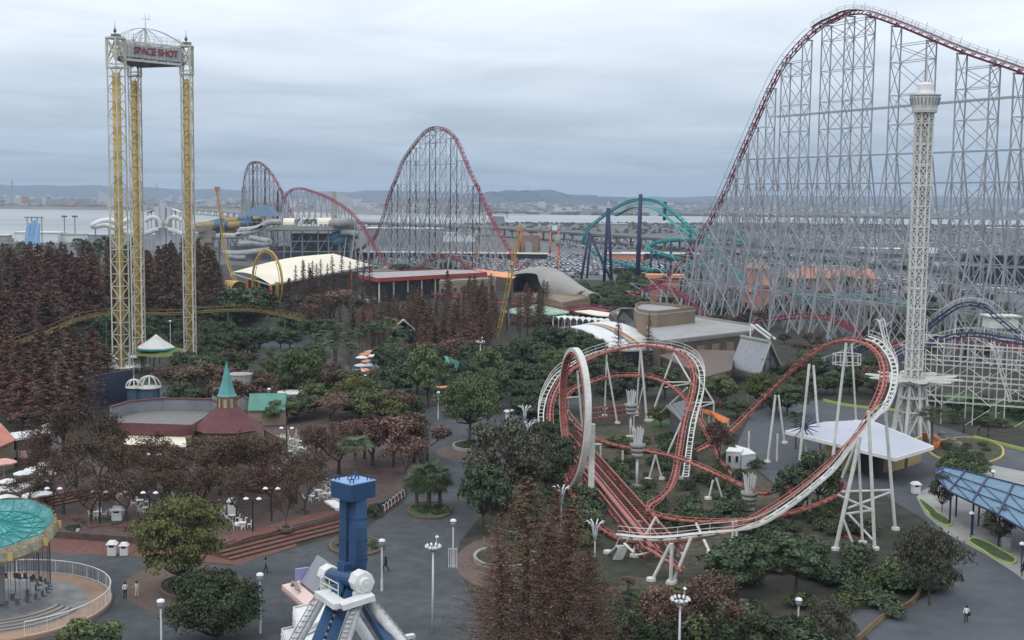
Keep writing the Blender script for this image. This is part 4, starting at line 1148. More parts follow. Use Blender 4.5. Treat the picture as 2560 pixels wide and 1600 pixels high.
# ================================================================ CORAL LOOPING COASTER
lc = thing('looping_coaster', 'coral red looping coaster with white supports, one white loop and sweeping turns', 'roller coaster', gp(1475, 1245))
q3 = lambda l: [dp(*p) for p in l]
pA = [(1742, 1128, 190), (1790, 1102, 197), (1835, 1070, 201), (1880, 1024, 202), (1920, 984, 200), (1975, 931, 195), (2026, 887, 190), (2075, 858, 187), (2120, 849, 184), (2165, 858, 180), (2195, 882, 174), (2210, 920, 167), (2206, 965, 160), (2190, 1005, 154), (2168, 1045, 149), (2140, 1085, 147), (2105, 1125, 146), (2065, 1165, 145), (2010, 1212, 144), (1950, 1255, 143), (1890, 1292, 142), (1833, 1317, 141), (1770, 1338, 140), (1700, 1351, 140), (1640, 1356, 141), (1580, 1352, 143), (1535, 1340, 147), (1492, 1310, 153), (1450, 1262, 162), (1420, 1205, 172), (1402, 1150, 181), (1386, 1095, 189), (1375, 1050, 196), (1379, 1005, 204), (1392, 970, 210), (1415, 935, 216), (1460, 903, 222), (1510, 881, 227), (1560, 868, 230), (1605, 862, 230), (1650, 866, 228), (1690, 877, 225), (1718, 897, 221), (1733, 930, 216), (1733, 968, 211), (1725, 1005, 207), (1714, 1042, 203), (1706, 1080, 198), (1700, 1117, 192), (1694, 1155, 182), (1687, 1191, 173), (1671, 1226, 165), (1645, 1250, 160), (1624, 1265, 157), (1632, 1282, 154), (1675, 1295, 152), (1740, 1302, 151), (1815, 1302, 151), (1890, 1297, 152), (1950, 1288, 152), (2000, 1275, 153), (2050, 1258, 155), (2090, 1238, 159), (2106, 1218, 163), (2094, 1202, 167), (2050, 1196, 171), (2000, 1206, 169)]
pB = [(2000, 1206, 169), (1950, 1224, 164), (1905, 1232, 162), (1830, 1202, 167), (1760, 1170, 174), (1690, 1143, 180), (1625, 1128, 185), (1560, 1117, 189), (1515, 1106, 193), (1484, 1094, 197), (1460, 1080, 200), (1440, 1064, 203), (1422, 1040, 207), (1413, 1012, 211), (1420, 984, 216), (1440, 968, 221), (1473, 956, 226), (1510, 944, 230), (1545, 938, 232), (1592, 938, 231), (1635, 944, 228), (1668, 957, 224), (1703, 985, 217), (1730, 1018, 212), (1755, 1060, 206), (1778, 1102, 199), (1798, 1141, 192), (1820, 1172, 186), (1845, 1200, 181), (1870, 1222, 176)]
cA, cB = spline(q3(pA), .8), spline(q3(pB), .8)
def loop_track(c, label, bank=9, maxb=.9):
    fr = frames_of(c, bank, maxb); g = MB()
    g.tube(off(c, fr, 0, -.12), .2, 8, fr)
    for s in (-1, 1): g.tube(off(c, fr, s * .48, .14), .065, 5, fr)
    acc = 0
    for i in range(1, len(c)):
        acc += (c[i] - c[i - 1]).length
        if acc > 1.55:
            acc = 0; a, b = fr[i]
            g.bar(c[i] - a * .6 - b * .04, c[i] + a * .6 - b * .04, .16, .26, up=b)
    o = g.build('track', 'coral_red', lc, True); o['label'] = label
    return fr
fA = loop_track(cA, 'coral track through the big rear turn and the high right turn'); fB = loop_track(cB, 'coral track of the lower inner bend')
# the loop: white box spine outside, coral rails inside
B0 = gp(1433, 1222); rd = V((.215, -.976, 0)).normalized(); rn = V((rd.y, -rd.x, 0))
zt = (dp(1427, 868, B0.y).z); HLp = zt - 1.9
lp = []
for k in range(81):
    an = 2 * math.pi * k / 80
    lp.append(B0 + rd * (math.sin(an) * HLp * (.44 - .04 * math.cos(an))) - rn * (1.9 * (k / 80 - .5)) + V((0, 0, 1.0 + HLp / 2 * (1 - math.cos(an)))))
cz = B0 + V((0, 0, 1.0 + HLp / 2)); lf = []
for i in range(81):
    tt = (lp[min(80, i + 1)] - lp[max(0, i - 1)]).normalized(); b = rn.cross(tt)
    if b.dot(cz - lp[i]) < 0: b = -b
    lf.append((rn, b))
def band(c, fr, s0, s1, u0, u1):
    """closed box section swept along c"""
    g = MB(); n = len(c); vs = []
    for p, (a, b) in zip(c, fr):
        for s, u in ((s0, u0), (s1, u0), (s1, u1), (s0, u1)): vs.append(tuple(p + a * s + b * u))
    g.add(vs, [(i * 4 + j, i * 4 + (j + 1) % 4, i * 4 + 4 + (j + 1) % 4, i * 4 + 4 + j) for i in range(n - 1) for j in range(4)] + [(3, 2, 1, 0), tuple(range((n - 1) * 4, n * 4))])
    return g
o = band(lp, lf, -.4, .4, -.82, -.25).build('loop_spine', 'steel_white', lc); o['label'] = 'white outer beam of the loop'
g = MB()
band_g = band(lp, lf, -.3, .3, -.24, -.14); g.add(band_g.v, band_g.f)
for s in (-.45, .45): g.tube(off(lp, lf, s, 0), .1, 5, lf)
ties(g, lp, lf, 1.5, .55, .16, .1, .2)
o = g.build('loop_rails', 'coral_red', lc); o['label'] = 'coral inner face of the loop'
for sd, mm in ((1, 'steel_white'), ):
    q = B0 + rd * (HLp * .46); g = MB(); qx = gp(1477, 1250); zz = dp(1477, 1060, qx.y).z
    g.bar((qx.x, qx.y, 0), (qx.x, qx.y, zz), .8, .8); g.build('loop_column', mm, lc)
    g = MB(); g.box((qx.x, qx.y, .3), (1.9, 1.6, .6)); g.build('pedestal', 'coral_red', lc)
# straight launch run: low coral truss bed
s0, s1 = gp(1412, 1080, 1.6), gp(1660, 1372, 1.6); dn = (s1 - s0).normalized(); sn_ = V((dn.y, -dn.x, 0)); ln = (s1 - s0).length
g = MB()
for w_, z in ((-2.1, 0), (-.55, 0), (.55, 0), (2.1, 0), (-2.1, -.9), (2.1, -.9)): g.bar(s0 + sn_ * w_ + V((0, 0, z)), s1 + sn_ * w_ + V((0, 0, z)), .2)
g.bar(s0 + sn_ * 1.3 + V((0, 0, .15)), s1 + sn_ * 1.3 + V((0, 0, .15)), .55, .22)
g.m(1)
for k in range(int(ln / 1.25)):
    p = s0 + dn * (k * 1.25)
    g.bar(p - sn_ * 2.1, p + sn_ * .6, .13, .1)
    if k % 3 == 0:
        for w_ in (-2.1, 2.1): g.bar(p + sn_ * w_ + V((0, 0, -1.5)), p + sn_ * w_, .18)
o = g.build('launch_run', ['coral_red', 'coral_dark'], lc); o['label'] = 'straight coral run under the loop'
# rear low coral station edge and front low track
g = MB(); a_, b_ = gp(1480, 1045, 1.2), gp(1600, 1030, 1.2)
for z in (0, .9, 1.8): g.bar(a_ + V((0, 0, z)), b_ + V((0, 0, z - .3)), .22)
for k in range(9): p = a_ + (b_ - a_) * (k / 8); g.bar(p - V((0, 0, 1.2)), p + V((0, 0, 1.6)), .15)
g.build('platform_fence', 'coral_red', lc)
loop_track(spline(q3([(1618, 1368, 138), (1660, 1395, 134), (1690, 1415, 131), (1705, 1428, 130)]), .8), 'short coral tail under the front posts', 0)
loop_track(spline(q3([(2080, 1315, 154), (2110, 1335, 151), (2135, 1350, 149), (2155, 1370, 147)]), .8), 'low coral piece by the right supports', 0)
# walkway along the front swoop and up to the high turn
def part_of(c, f, i0, i1): return c[i0:i1], f[i0:i1]
def near_i(c, px, py): return min(range(len(c)), key=lambda i: (proj(c[i])[0] - px) ** 2 + (proj(c[i])[1] - py) ** 2)
ia, ib = near_i(cA, 2150, 854), near_i(cA, 1560, 1350)
W, WF = cA[ia:ib], fA[ia:ib]
ctr_ = sum(W, V((0, 0, 0))) / len(W)
def sgn(i):
    a = WF[i][0]; return 1 if V((a.x, a.y, 0)).dot(W[i] - ctr_) > 0 else -1
sg = 1 if sum(sgn(i) for i in range(len(W))) > 0 else -1
g = MB()
for s in (.95, 1.65): g.tube(off(W, WF, sg * s, -.3), .14, 4, WF, rv=.2)
acc = 0
for i in range(1, len(W)):
    acc += (W[i] - W[i - 1]).length
    if acc > 1.15: acc = 0; a, b = WF[i]; g.bar(W[i] + a * sg * .95 - b * .25, W[i] + a * sg * 1.65 - b * .25, .5, .12, up=b)
g.build('walkway', 'steel_white', lc)
g = MB()
for h in (.45, 1.0): g.tube([p + a * sg * 1.7 + V((0, 0, h - .3)) for p, (a, b) in zip(W, WF)], .04, 4, WF)
for i in range(0, len(W), 3): g.bar(W[i] + WF[i][0] * sg * 1.7 - V((0, 0, .3)), W[i] + WF[i][0] * sg * 1.7 + V((0, 0, .7)), .06)
g.build('handrail', 'steel_white', lc)
ia, ib = near_i(cA, 1400, 1145), near_i(cA, 1687, 1191)
W, WF = cA[ia:ib], fA[ia:ib]
ctr_ = sum(W, V((0, 0, 0))) / len(W)
def outw(i):
    a = WF[i][0]; d = W[i] - ctr_; a = V((a.x, a.y, 0)).normalized(); return a if a.dot(d) > 0 else -a
O = [outw(i) for i in range(len(W))]
g = MB()
for s in (1.0, 1.8): g.tube([p + o_ * s - V((0, 0, .1)) for p, o_ in zip(W, O)], .12, 4)
acc = 0
for i in range(1, len(W)):
    acc += (W[i] - W[i - 1]).length
    if acc > .9: acc = 0; g.bar(W[i] + O[i] * 1.0 - V((0, 0, .1)), W[i] + O[i] * 1.8 - V((0, 0, .1)), .28, .1)
g.build('walkway', 'steel_white', lc)
g = MB()
for h in (.5, 1.05): g.tube([p + o_ * 1.85 + V((0, 0, h)) for p, o_ in zip(W, O)], .05, 4)
for i in range(0, len(W), 3): g.bar(W[i] + O[i] * 1.85 - V((0, 0, .1)), W[i] + O[i] * 1.85 + V((0, 0, 1.05)), .06)
g.build('handrail', 'steel_white', lc)
# supports: (top px, foot px) with the foot on the ground
def leg(tx, ty, fx, fy, w_=.5, yt=None, g=None):
    f = gp(fx, fy); t_ = dp(tx, ty, yt if yt else f.y); own = g is None
    g = g or MB(); g.bar((f.x, f.y, -.2), t_, w_ * .66, n=8)
    g.lathe((f.x, f.y, 0), [(.55, 0), (.5, .3), (w_ * .39, .32)], 8)
    if own: g.build('support_leg', 'steel_white', lc)
    return g
def frame_(legs, cross=()):
    for l in legs: leg(*l)
    for (ax, ay, aY), (bx, by, bY), w_ in cross: g = MB(); g.bar(dp(ax, ay, aY), dp(bx, by, bY), w_ * .68, n=8); g.build('cross_tube', 'steel_white', lc)
z_ = lambda x, y: (1340 + x / 3.78, 840 + y / 3.78)
frame_([(*z_(668, 175), *z_(648, 755), .42), (*z_(668, 240), *z_(770, 825), .5), (*z_(690, 520), *z_(655, 690), .32)])
frame_([(*z_(988, 120), *z_(945, 750), .5), (*z_(990, 130), *z_(1050, 805), .62), (*z_(1010, 480), *z_(950, 740), .34)])
frame_([(*z_(1302, 160), *z_(1070, 806), .55, 228), (*z_(1302, 160), *z_(1490, 470), .5, 226)][:1], [((1684.4, 882, 226), (1731, 962, 216), .45), ((*z_(1230, 436), 224), (*z_(1450, 436), 218), .35), ((*z_(1220, 486), 224), (*z_(1450, 450), 217), .35)])
frame_([(*z_(1430, 490), *z_(1090, 805), .5, 217)])
frame_([(*z_(1680, 620), *z_(1675, 880), .5)], [((*z_(1500, 340), 222), (*z_(1675, 620), 221), .45), ((*z_(1470, 630), 207), (*z_(1680, 625), 221), .35), ((*z_(1530, 680), 206), (*z_(1680, 630), 221), .35)])
frame_([(*z_(390, 330), *z_(440, 885), .5), (*z_(400, 330), *z_(385, 480), .3, 216), (*z_(300, 700), *z_(465, 890), .4, 212), (*z_(300, 800), *z_(240, 890), .4, 205)], [((*z_(230, 590), 200), (*z_(400, 575), 215), .35)])
frame_([(*z_(150, 930), *z_(155, 1210), .4), (*z_(185, 930), *z_(185, 1210), .4), (*z_(110, 640), *z_(0, 810), .45)])
frame_([(*z_(1370, 820), *z_(1215, 1170), .45)]); frame_([(*z_(1130, 1125), *z_(1060, 1360), .42), (*z_(1130, 1125), *z_(1195, 1355), .42)])
frame_([(*z_(820, 1085), *z_(820, 1240), .5)]); frame_([(*z_(1330, 1250), *z_(1360, 1350), .4), (*z_(1355, 1150), *z_(1365, 1270), .4)])
frame_([(*z_(612, 1025), *z_(612, 1180), .42)], [((*z_(535, 1025), 178), (*z_(612, 1025), 181), .45)])
# front posts below the swoop
frame_([(*G(2, 3, 1500, 600), *G(2, 3, 1315, 950), .55), (*G(2, 3, 1510, 600), *G(2, 3, 1500, 980), .6), (*G(2, 3, 1690, 550), *G(2, 3, 1515, 965), .55), (*G(2, 3, 1520, 620), *G(2, 3, 1590, 715), .35)])
frame_([(*G(2, 3, 1360, 350), *G(2, 3, 1190, 640), .5), (*G(2, 3, 1355, 350), *G(2, 3, 1470, 530), .45), (*G(2, 3, 1280, 280), *G(2, 3, 1205, 400), .45)])
frame_([(*G(2, 3, 1000, 625), *G(2, 3, 905, 690), .5, 137), (*G(2, 3, 1150, 650), *G(2, 3, 1155, 725), .5)], [((*G(2, 3, 1060, 600), 139), (*G(2, 3, 1150, 685), 137), .4), ((*G(2, 3, 1160, 715), 137), (*G(2, 3, 1300, 685), 138), .35)])
frame_([(*G(2, 3, 1740, 410), *G(2, 3, 1880, 690), .5, 148), (*G(2, 3, 2090, 390), *G(2, 3, 2085, 600), .5), (*G(2, 3, 2120, 380), *G(2, 3, 2125, 605), .45)])
frame_([(*G(2, 3, 1900, 0), *G(2, 3, 1855, 180), .4), (*G(2, 3, 1930, -20), *G(2, 3, 1995, 185), .4)])
frame_([(*G(3, 3, 395, 20), *G(3, 3, 395, 350), .5), (*G(3, 3, 400, 40), *G(3, 3, 320, 320), .45), (*G(3, 3, 265, 40), *G(3, 3, 262, 235), .4)], [((*G(3, 3, 270, 140), 160), (*G(3, 3, 490, 70), 160), .3)])
# stair at the front end of the walkway
g = MB(); a_, b_ = dp(*G(2, 3, 1060, 620), 139), gp(*G(2, 3, 1000, 750))
for s in (-.5, .5): g.bar(a_ + V((s, 0, 0)), b_ + V((s, 0, 0)), .12); g.bar(a_ + V((s, 0, 1)), b_ + V((s, 0, 1)), .07)
for k in range(12): p = a_ + (b_ - a_) * (k / 11); g.box(p, (1.0, .3, .06))
g.build('stair', 'steel_white', lc)
# tall right-hand supports of the high turn
frame_([(*G(3, 2, 740, 215), *G(3, 2, 590, 1470), .62), (*G(3, 2, 790, 225), *G(3, 2, 835, 960), .55)])
frame_([(*G(3, 2, 390, 415), *G(3, 2, 285, 1450), .6), (*G(3, 2, 430, 430), *G(3, 2, 495, 1280), .6)])
frame_([(*G(3, 2, 70, 710), *G(3, 2, -5, 1345), .55), (*G(3, 2, 100, 710), *G(3, 2, 158, 1165), .5)])
frame_([(*G(3, 2, 870, 1100), *G(3, 3, 635, 660), .75), (*G(3, 2, 850, 1080), *G(3, 3, 895, 600), .5), (*G(3, 3, 715, 380), *G(3, 3, 840, 685), .45), (*G(3, 2, 950, 860), *G(3, 3, 1010, 655), .62), (*G(3, 2, 1100, 770), *G(3, 3, 1205, 470), .62)],
       [((*G(3, 3, 700, 110), 150), (*G(3, 3, 1180, 95), 156), .42), ((*G(3, 3, 760, 265), 149), (*G(3, 3, 1180, 105), 156), .42), ((*G(3, 3, 740, 320), 148), (*G(3, 3, 985, 285), 148), .42), ((*G(3, 3, 660, 140), 148), (*G(3, 3, 985, 285), 148), .42), ((*G(3, 3, 760, 320), 148), (*G(3, 3, 985, 560), 147), .42), ((*G(3, 2, 850, 1120), 148), (*G(3, 2, 700, 1490), 150), .5)])
frame_([(*G(3, 2, 630, 1200), *G(3, 2, 590, 1490), .5)])
# loading platform with crown at the top of the high turn
g = MB(); q = dp(2125, 862, 187)
for z in (-.6, -2): g.tube([(q.x + 2.05 * math.cos(k * .3927), q.y + 1.5 + 2.05 * math.sin(k * .3927), q.z + z - 1.0) for k in range(16)], .06, 5, closed=True)
for k in range(14): g.bar((q.x + 2.05 * math.cos(k * .449), q.y + 1.5 + 2.05 * math.sin(k * .449), q.z - 3.2), (q.x + 2.05 * math.cos(k * .449), q.y + 1.5 + 2.05 * math.sin(k * .449), q.z - 1.5), .06)
g.build('service_platform', 'steel_white', lc)

# ================================================================ SWINGING ARM RIDE (blue arm, white A frames)
fr_ = thing('pendulum_ride', 'blue pendulum ride arm with a square counterweight between white A frame legs', 'pendulum ride', (-9.6, 77, 0))
PY = 78.0
pivL, pivR = dp(*G(1, 3, 690, 900), 80.5), dp(*G(1, 3, 1000, 960), 76.0)
axd = (pivR - pivL); axd.z = 0; axd.normalize(); fwd = V((axd.y, -axd.x, 0))     # fwd faces the camera
if fwd.y > 0: fwd = -fwd
piv = (pivL + pivR) / 2
bt = dp(898, 1235, 79.0)                                                          # under the counterweight
upv = (bt - piv).normalized()
g = MB()
W2, D2 = 1.45, 1.45
cwc = dp(883, 1222, 79.3)
rz = math.radians(47)
cx_, cy_ = dp(882, 1230, 79.2), None
g.box((cwc.x, cwc.y, cwc.z), (1.98, 1.98, 1.06), rz); cw = g.build('counterweight', 'ride_blue', fr_)
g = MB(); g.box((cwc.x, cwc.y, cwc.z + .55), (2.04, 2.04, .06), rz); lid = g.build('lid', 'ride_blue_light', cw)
g = MB()
for u, v_ in ((-.7, -.7), (.7, -.7), (.7, .7), (-.7, .7), (-.2, .1), (.25, -.05)):
    x = cwc.x + u * math.cos(rz) - v_ * math.sin(rz); y = cwc.y + u * math.sin(rz) + v_ * math.cos(rz)
    g.bar((x - .11, y, cwc.z + .58), (x - .11, y, cwc.z + .82), .07); g.bar((x + .11, y, cwc.z + .58), (x + .11, y, cwc.z + .82), .07); g.bar((x - .14, y, cwc.z + .82), (x + .14, y, cwc.z + .82), .07)
g.build('lifting_lugs', 'ride_blue', lid)
# arm: twin box columns that spread below the pivot
def arm_seg(pts, name, wd=.62, dp_=.95):
    g = MB()
    for a, b in zip(pts[:-1], pts[1:]): g.bar(a, b, wd, dp_, up=fwd)
    return g
pL = [dp(*G(1, 3, 880, 150), 79.6), dp(*G(1, 3, 850, 700), 79.0), dp(*G(1, 3, 845, 860), 78.6)]
pR = [dp(*G(1, 3, 975, 160), 79.0), dp(*G(1, 3, 968, 700), 78.2), dp(*G(1, 3, 960, 840), 77.8)]
cl, crr = cwc + V((-.47, .25, -.5)), cwc + V((.30, -.2, -.5))
bl, brr = dp(*G(1, 3, 848, 800), 79.3), dp(*G(1, 3, 965, 800), 78.0)
g = MB(); g.bar(cl, bl, .47, 1.1, up=axd); g.build('arm_column', 'ride_blue', fr_)
g = MB(); g.bar(crr, brr, .75, 1.1, up=axd); g.build('arm_column', 'ride_blue', fr_)
g = MB(); g.bar((cl + crr) / 2 + V((0, .3, -.2)), (bl + brr) / 2 + V((0, .3, 0)), .5, .35, up=axd); g.build('arm_web', 'ride_blue', fr_)
hub = (bl + brr) / 2 + V((0, 0, -1.0))
g = MB(); g.bar(hub + V((0, 0, 1.2)), hub - V((0, 0, 1.0)), 1.5, 1.1, up=axd); g.bar(pivL, pivR, 1.0, n=16); g.build('hub', 'ride_blue', fr_)
zb = 3.0
for (a, b) in ((G(1, 3, 800, 960), G(1, 3, 560, 1560)), (G(1, 3, 905, 1010), G(1, 3, 700, 1560)), (G(1, 3, 1010, 1130), G(1, 3, 1290, 1600))):
    a_, b_ = dp(*a, 78.0), dp(*b, 73.5)
    g = MB(); e = b_ + (b_ - a_) * .55; g.bar(a_, e, .5, .62, up=fwd); g.build('lower_arm', 'ride_blue', fr_)
g = MB()
for k in range(9):
    t = .15 + k * .1; a_, b_ = dp(*G(1, 3, 800, 960), 78.0), dp(*G(1, 3, 560, 1560), 73.5); c_, d_ = dp(*G(1, 3, 905, 1010), 78), dp(*G(1, 3, 700, 1560), 73.5)
    g.bar(a_ + (b_ - a_) * t, c_ + (d_ - c_) * (t + .06), .16)
g.build('arm_braces', 'ride_blue', fr_)
g = MB(); q0 = dp(*G(1, 3, 905, 820), 77.2); q1 = dp(*G(1, 3, 1035, 820), 77.4)
for k in range(7): p = q0 + (q1 - q0) * (k / 6); g.bar(p, p + V((0, 0, 2.4)), .045)
for h in (0, .8, 1.6, 2.4): g.bar(q0 + V((0, 0, h)), q1 + V((0, 0, h)), .05)
g.build('service_cage', 'ride_blue', fr_)
g = MB()
for f in (.3, .62, .9):
    for a_, b_, w_ in ((cl, bl, .47), (crr, brr, .75)): p = a_ + (b_ - a_) * f; g.bar(p + V((0, 0, .06)), p - V((0, 0, .06)), w_ + .1, 1.2, up=axd)
g.build('flanges', 'ride_blue_light', fr_).data.materials[0] = M('ride_blue')
# bearings
for p, nm in ((pivR, 'right'), (pivL, 'left')):
    g = MB(); d = axd if nm == 'right' else -axd
    g.bar(p - d * .5, p + d * .42, 1.36, n=8); g.bar(p + d * .42, p + d * .78, .78, n=14); g.bar(p + d * .78, p + d * .86, .34, n=10)
    bh = g.build('bearing_housing', 'white_paint', fr_)
    g = MB(); g.bar(p - V((0, 0, .6)), p - V((0, 0, 1.2)), 1.05, .8); g.build('saddle', 'white_paint', bh)
# A-frame legs
mat('leg_white', (.60, .61, .60), .4, .12, .8, col2=(.48, .49, .48))
legs = [((pivR - V((.15, 0, 1.1))), G(1, 3, 830, 1560)), ((pivR - V((-.35, 0, 1.1))), G(1, 3, 1390, 1540)), ((pivL - V((.2, 0, 1.0))), G(1, 3, 380, 1540)), ((pivL - V((-.5, 0, 1.0))), G(1, 3, 1120, 1600))]
for i, (a_, b) in enumerate(legs):
    Yb = (72, 74.5, 77.5, 82)[i]; b_ = dp(*b, Yb); d = (b_ - a_); k = (a_.z + .5) / (a_.z - b_.z); e = a_ + d * k
    g = MB(); g.bar(a_, e, .68, n=12, w2=.8)
    lg = g.build('leg', 'leg_white', fr_, True)
    g = MB()
    for s in (-.22, .22):
        g.bar(a_ + d * .06 + V((s, 0, .42)) - fwd * -.1, e + V((s, 0, .42)), .05)
    n = int((e - a_).length / .42)
    for j in range(2, n): p = a_ + (e - a_) * (j / n) + V((0, 0, .42)); g.bar(p - V((.22, 0, 0)), p + V((.22, 0, 0)), .05)
    g.build('ladder', 'mid_steel', lg)
# white cross platform joining the legs
cq = [dp(*p, Y) for p, Y in ((G(1, 3, 620, 1065), 77.2), (G(1, 3, 800, 1190), 74.6), (G(1, 3, 1105, 1095), 75.4))]
g = MB()
for p, q in zip(cq[:-1], cq[1:]): g.bar(p, q, .95, .34)
g.build('cross_platform', 'white_paint', fr_)
g = MB(); a_, b_ = cq[0] + V((-.1, .3, .1)), cq[0] + (cq[1] - cq[0]) * .75 + V((.1, .35, .1))
for f in (0, .5, 1):
    p = a_ + (b_ - a_) * f; g.bar(p, p + V((0, 0, .95)), .05)
for h in (.5, .95): g.bar(a_ + V((0, 0, h)), b_ + V((0, 0, h)), .05)
g.build('handrail', 'white_paint', fr_)
# loading deck of the ride: stepped white platform to its left
ld = thing('loading_platform', 'white louvred loading platform steps beside the pendulum ride', 'platform', gp(720, 1600))
def deckbox(pts, z, h, nm):
    g = MB(); q = [gp(*p, z) for p in pts]; g.poly([(p.x, p.y, z) for p in q], .18); o = g.build(nm, 'white_paint', ld)
    g2 = MB(); n = len(q)
    for i in range(n):
        a_, b_ = q[i], q[(i + 1) % n]
        for k in range(max(2, int((b_ - a_).length / .9))):
            f = k / max(1, int((b_ - a_).length / .9)); p = a_ + (b_ - a_) * f; g2.bar((p.x, p.y, z - h), (p.x, p.y, z + .15), .1)
        for zz in (.12, -.35, -.8, -1.3): g2.bar(a_ + V((0, 0, zz)), b_ + V((0, 0, zz)), .09 if zz > 0 else .22)
    g2.build('railing', 'white_paint', o)
deckbox([G(1, 3, 355, 1215), G(1, 3, 640, 1150), G(1, 3, 700, 1200), G(1, 3, 640, 1330), G(1, 3, 400, 1440)], 3.2, 3.2, 'upper_deck')
deckbox([G(1, 3, 245, 1420), G(1, 3, 370, 1390), G(1, 3, 480, 1500), G(1, 3, 300, 1560)], 2.0, 2.0, 'lower_deck')
deckbox([G(1, 3, 400, 1440), G(1, 3, 620, 1350), G(1, 3, 640, 1500), G(1, 3, 500, 1560)], 2.6, 2.6, 'mid_deck')
g = MB(); a_ = gp(*G(1, 3, 1290, 1505), 3); b_ = gp(*G(1, 3, 1495, 1470), 3)
g.bar(a_, b_, .5, .3); 
for k in range(4): p = a_ + (b_ - a_) * (k / 3); g.bar((p.x, p.y, 0), p, .18)
g.build('side_gangway', 'white_paint', ld)

# ================================================================ WAVE SWINGER (turquoise canopy)
wc = gp(-14, 1522); wc.z = 0
ws = thing('swing_ride', 'swing carousel with a turquoise scalloped canopy and hanging chair seats', 'swing ride', wc)
mat('canopy_teal', (.15, .37, .36), .6, .35, .9, col2=(.05, .19, .19), detail=6)
mat('band_cream', (.36, .33, .24), .6, .25, .9, col2=(.20, .17, .12))
tilt = math.radians(12); CR = 4.45; ch = V((wc.x, wc.y, 7.1))
def cpt(r_, an, h, k_=1.26):   # tilted canopy frame; leans towards the camera
    r_ *= k_; x, y = r_ * math.cos(an), r_ * math.sin(an); return ch + V((x, y * math.cos(tilt) - h * math.sin(tilt) * 0, y * math.sin(tilt) + h))
g = MB(); n = 40; prof = [(.5, 1.5), (1.5, .75), (2.9, .35), (3.9, .2), (4.25, .75), (4.4, 1.15)]
vs = [tuple(cpt(r_, 2 * math.pi * j / n, h + (.14 if (j % 4 == 0 and i >= 4) else 0))) for i, (r_, h) in enumerate(prof) for j in range(n)]
g.add(vs, [(i * n + j, i * n + (j + 1) % n, (i + 1) * n + (j + 1) % n, (i + 1) * n + j) for i in range(len(prof) - 1) for j in range(n)])
can = g.build('canopy', 'canopy_teal', ws)
g = MB()
for j in range(20):
    a1 = 2 * math.pi * j / 20
    for k, (p, q) in enumerate(zip(prof[:-1], prof[1:])): g.bar(cpt(p[0], a1, p[1] + .06), cpt(q[0], a1, q[1] + .06), .08)
    for r_, h in ((1.5, .83), (2.9, .43), (3.9, .28)): g.bar(cpt(r_, a1, h), cpt(r_, a1 + .314, h), .07)
    g.bar(cpt(1.5, a1, .85), cpt(2.9, a1 + .314, .45), .06); g.bar(cpt(2.9, a1, .45), cpt(3.9, a1 + .314, .3), .06)
g.build('roof_frame', 'teal', can)
g = MB(); rows = []
for rr, h in ((4.42, 1.16), (4.62, .75), (4.7, .1), (4.55, -.15)):
    rows.append([tuple(cpt(rr, 2 * math.pi * j / 80, h - (.22 * abs(math.sin(j * math.pi / 10)) if h < 0 else 0) + (.18 * abs(math.cos(j * math.pi / 10)) if h > 1 else 0))) for j in range(80)])
vs = [p for r_ in rows for p in r_]; g.add(vs, [(i * 80 + j, i * 80 + (j + 1) % 80, (i + 1) * 80 + (j + 1) % 80, (i + 1) * 80 + j) for i in range(3) for j in range(80)])
band_ = g.build('rounding_board', 'band_cream', ws)
g = MB()
for j in range(40):
    an = 2 * math.pi * j / 40; g.lathe(cpt(4.6, an, 1.0), [(.02, -.09), (.09, 0), (.02, .09)], 6)
for j in range(10):
    an = 2 * math.pi * (j + .5) / 10; p = cpt(4.78, an, .45); g.bar(p + V((0, 0, -.4)), p + V((0, 0, .35)), .5, .12, n=10)
g.build('bulbs_and_shields', 'kerb_yellow', band_)
g = MB(); g.lathe(wc, [(1.0, .6), (1.0, 3.5), (1.2, 3.7), (.9, 4.2), (.7, 7.6)], 16); g.build('central_column', 'concrete', ws)
for j in range(30):
    an = 2 * math.pi * (j + .3) / 30
    for rr in (3.3, 4.1):
        if rr < 3.5 and j % 2: continue
        p = cpt(rr, an, .2); s = V((p.x, p.y, 1.55 + (.25 if rr < 3.5 else 0)))
        g = MB()
        for e in (-.2, .2):
            t_ = V((-math.sin(an), math.cos(an), 0)) * e; g.bar(p + t_, s + t_ + V((0, 0, .5)), .035)
        g.box(s + V((0, 0, .02)), (.42, .42, .08), an); g.box(s + V((math.cos(an) * -.2, math.sin(an) * -.2, .3)), (.08, .42, .5), an)
        g.build('swing_seat', 'dark_steel', ws)
g = MB(); g.lathe(wc, [(10.85, 0), (10.85, .35), (8.6, .35)], 64); g.build('outer_ring', 'terra_paving', ws)
g = MB(); g.lathe(wc, [(8.62, .354), (8.0, .36), (.5, .362)], 64); g.build('ride_floor', 'ride_floor', ws)
g = MB()
for k in range(4):
    g.lathe(wc + V((0, 0, .36)), [(6.3 + k * .55, .0), (6.3 + k * .55, .12 * (4 - k)), (6.8 + k * .55, .12 * (4 - k)), (6.8 + k * .55, 0)], 24, -1.75, -.15)
g.build('ring_steps', 'concrete', ws)
g = MB()
for k in range(4): g.lathe(wc + V((0, 0, .372)), [(6.82 + k * .55, .125 * (4 - k) - .01), (6.82 + k * .55, .125 * (4 - k) + .02), (6.7 + k * .55, .125 * (4 - k) + .02)], 24, -1.75, -.15)
g.build('step_edging', 'wood', ws)
g = MB()
a0_, a1_ = -.95, 2.2
pts = [wc + V((10.7 * math.cos(a), 10.7 * math.sin(a), 1.75)) for a in np.linspace(a0_, a1_, 50)]
g.tube(pts, .06, 6); g.tube([p - V((0, 0, 1.3)) for p in pts], .035, 5)
for k in range(0, 50, 3): g.bar(pts[k], pts[k] - V((0, 0, 1.4)), .06)
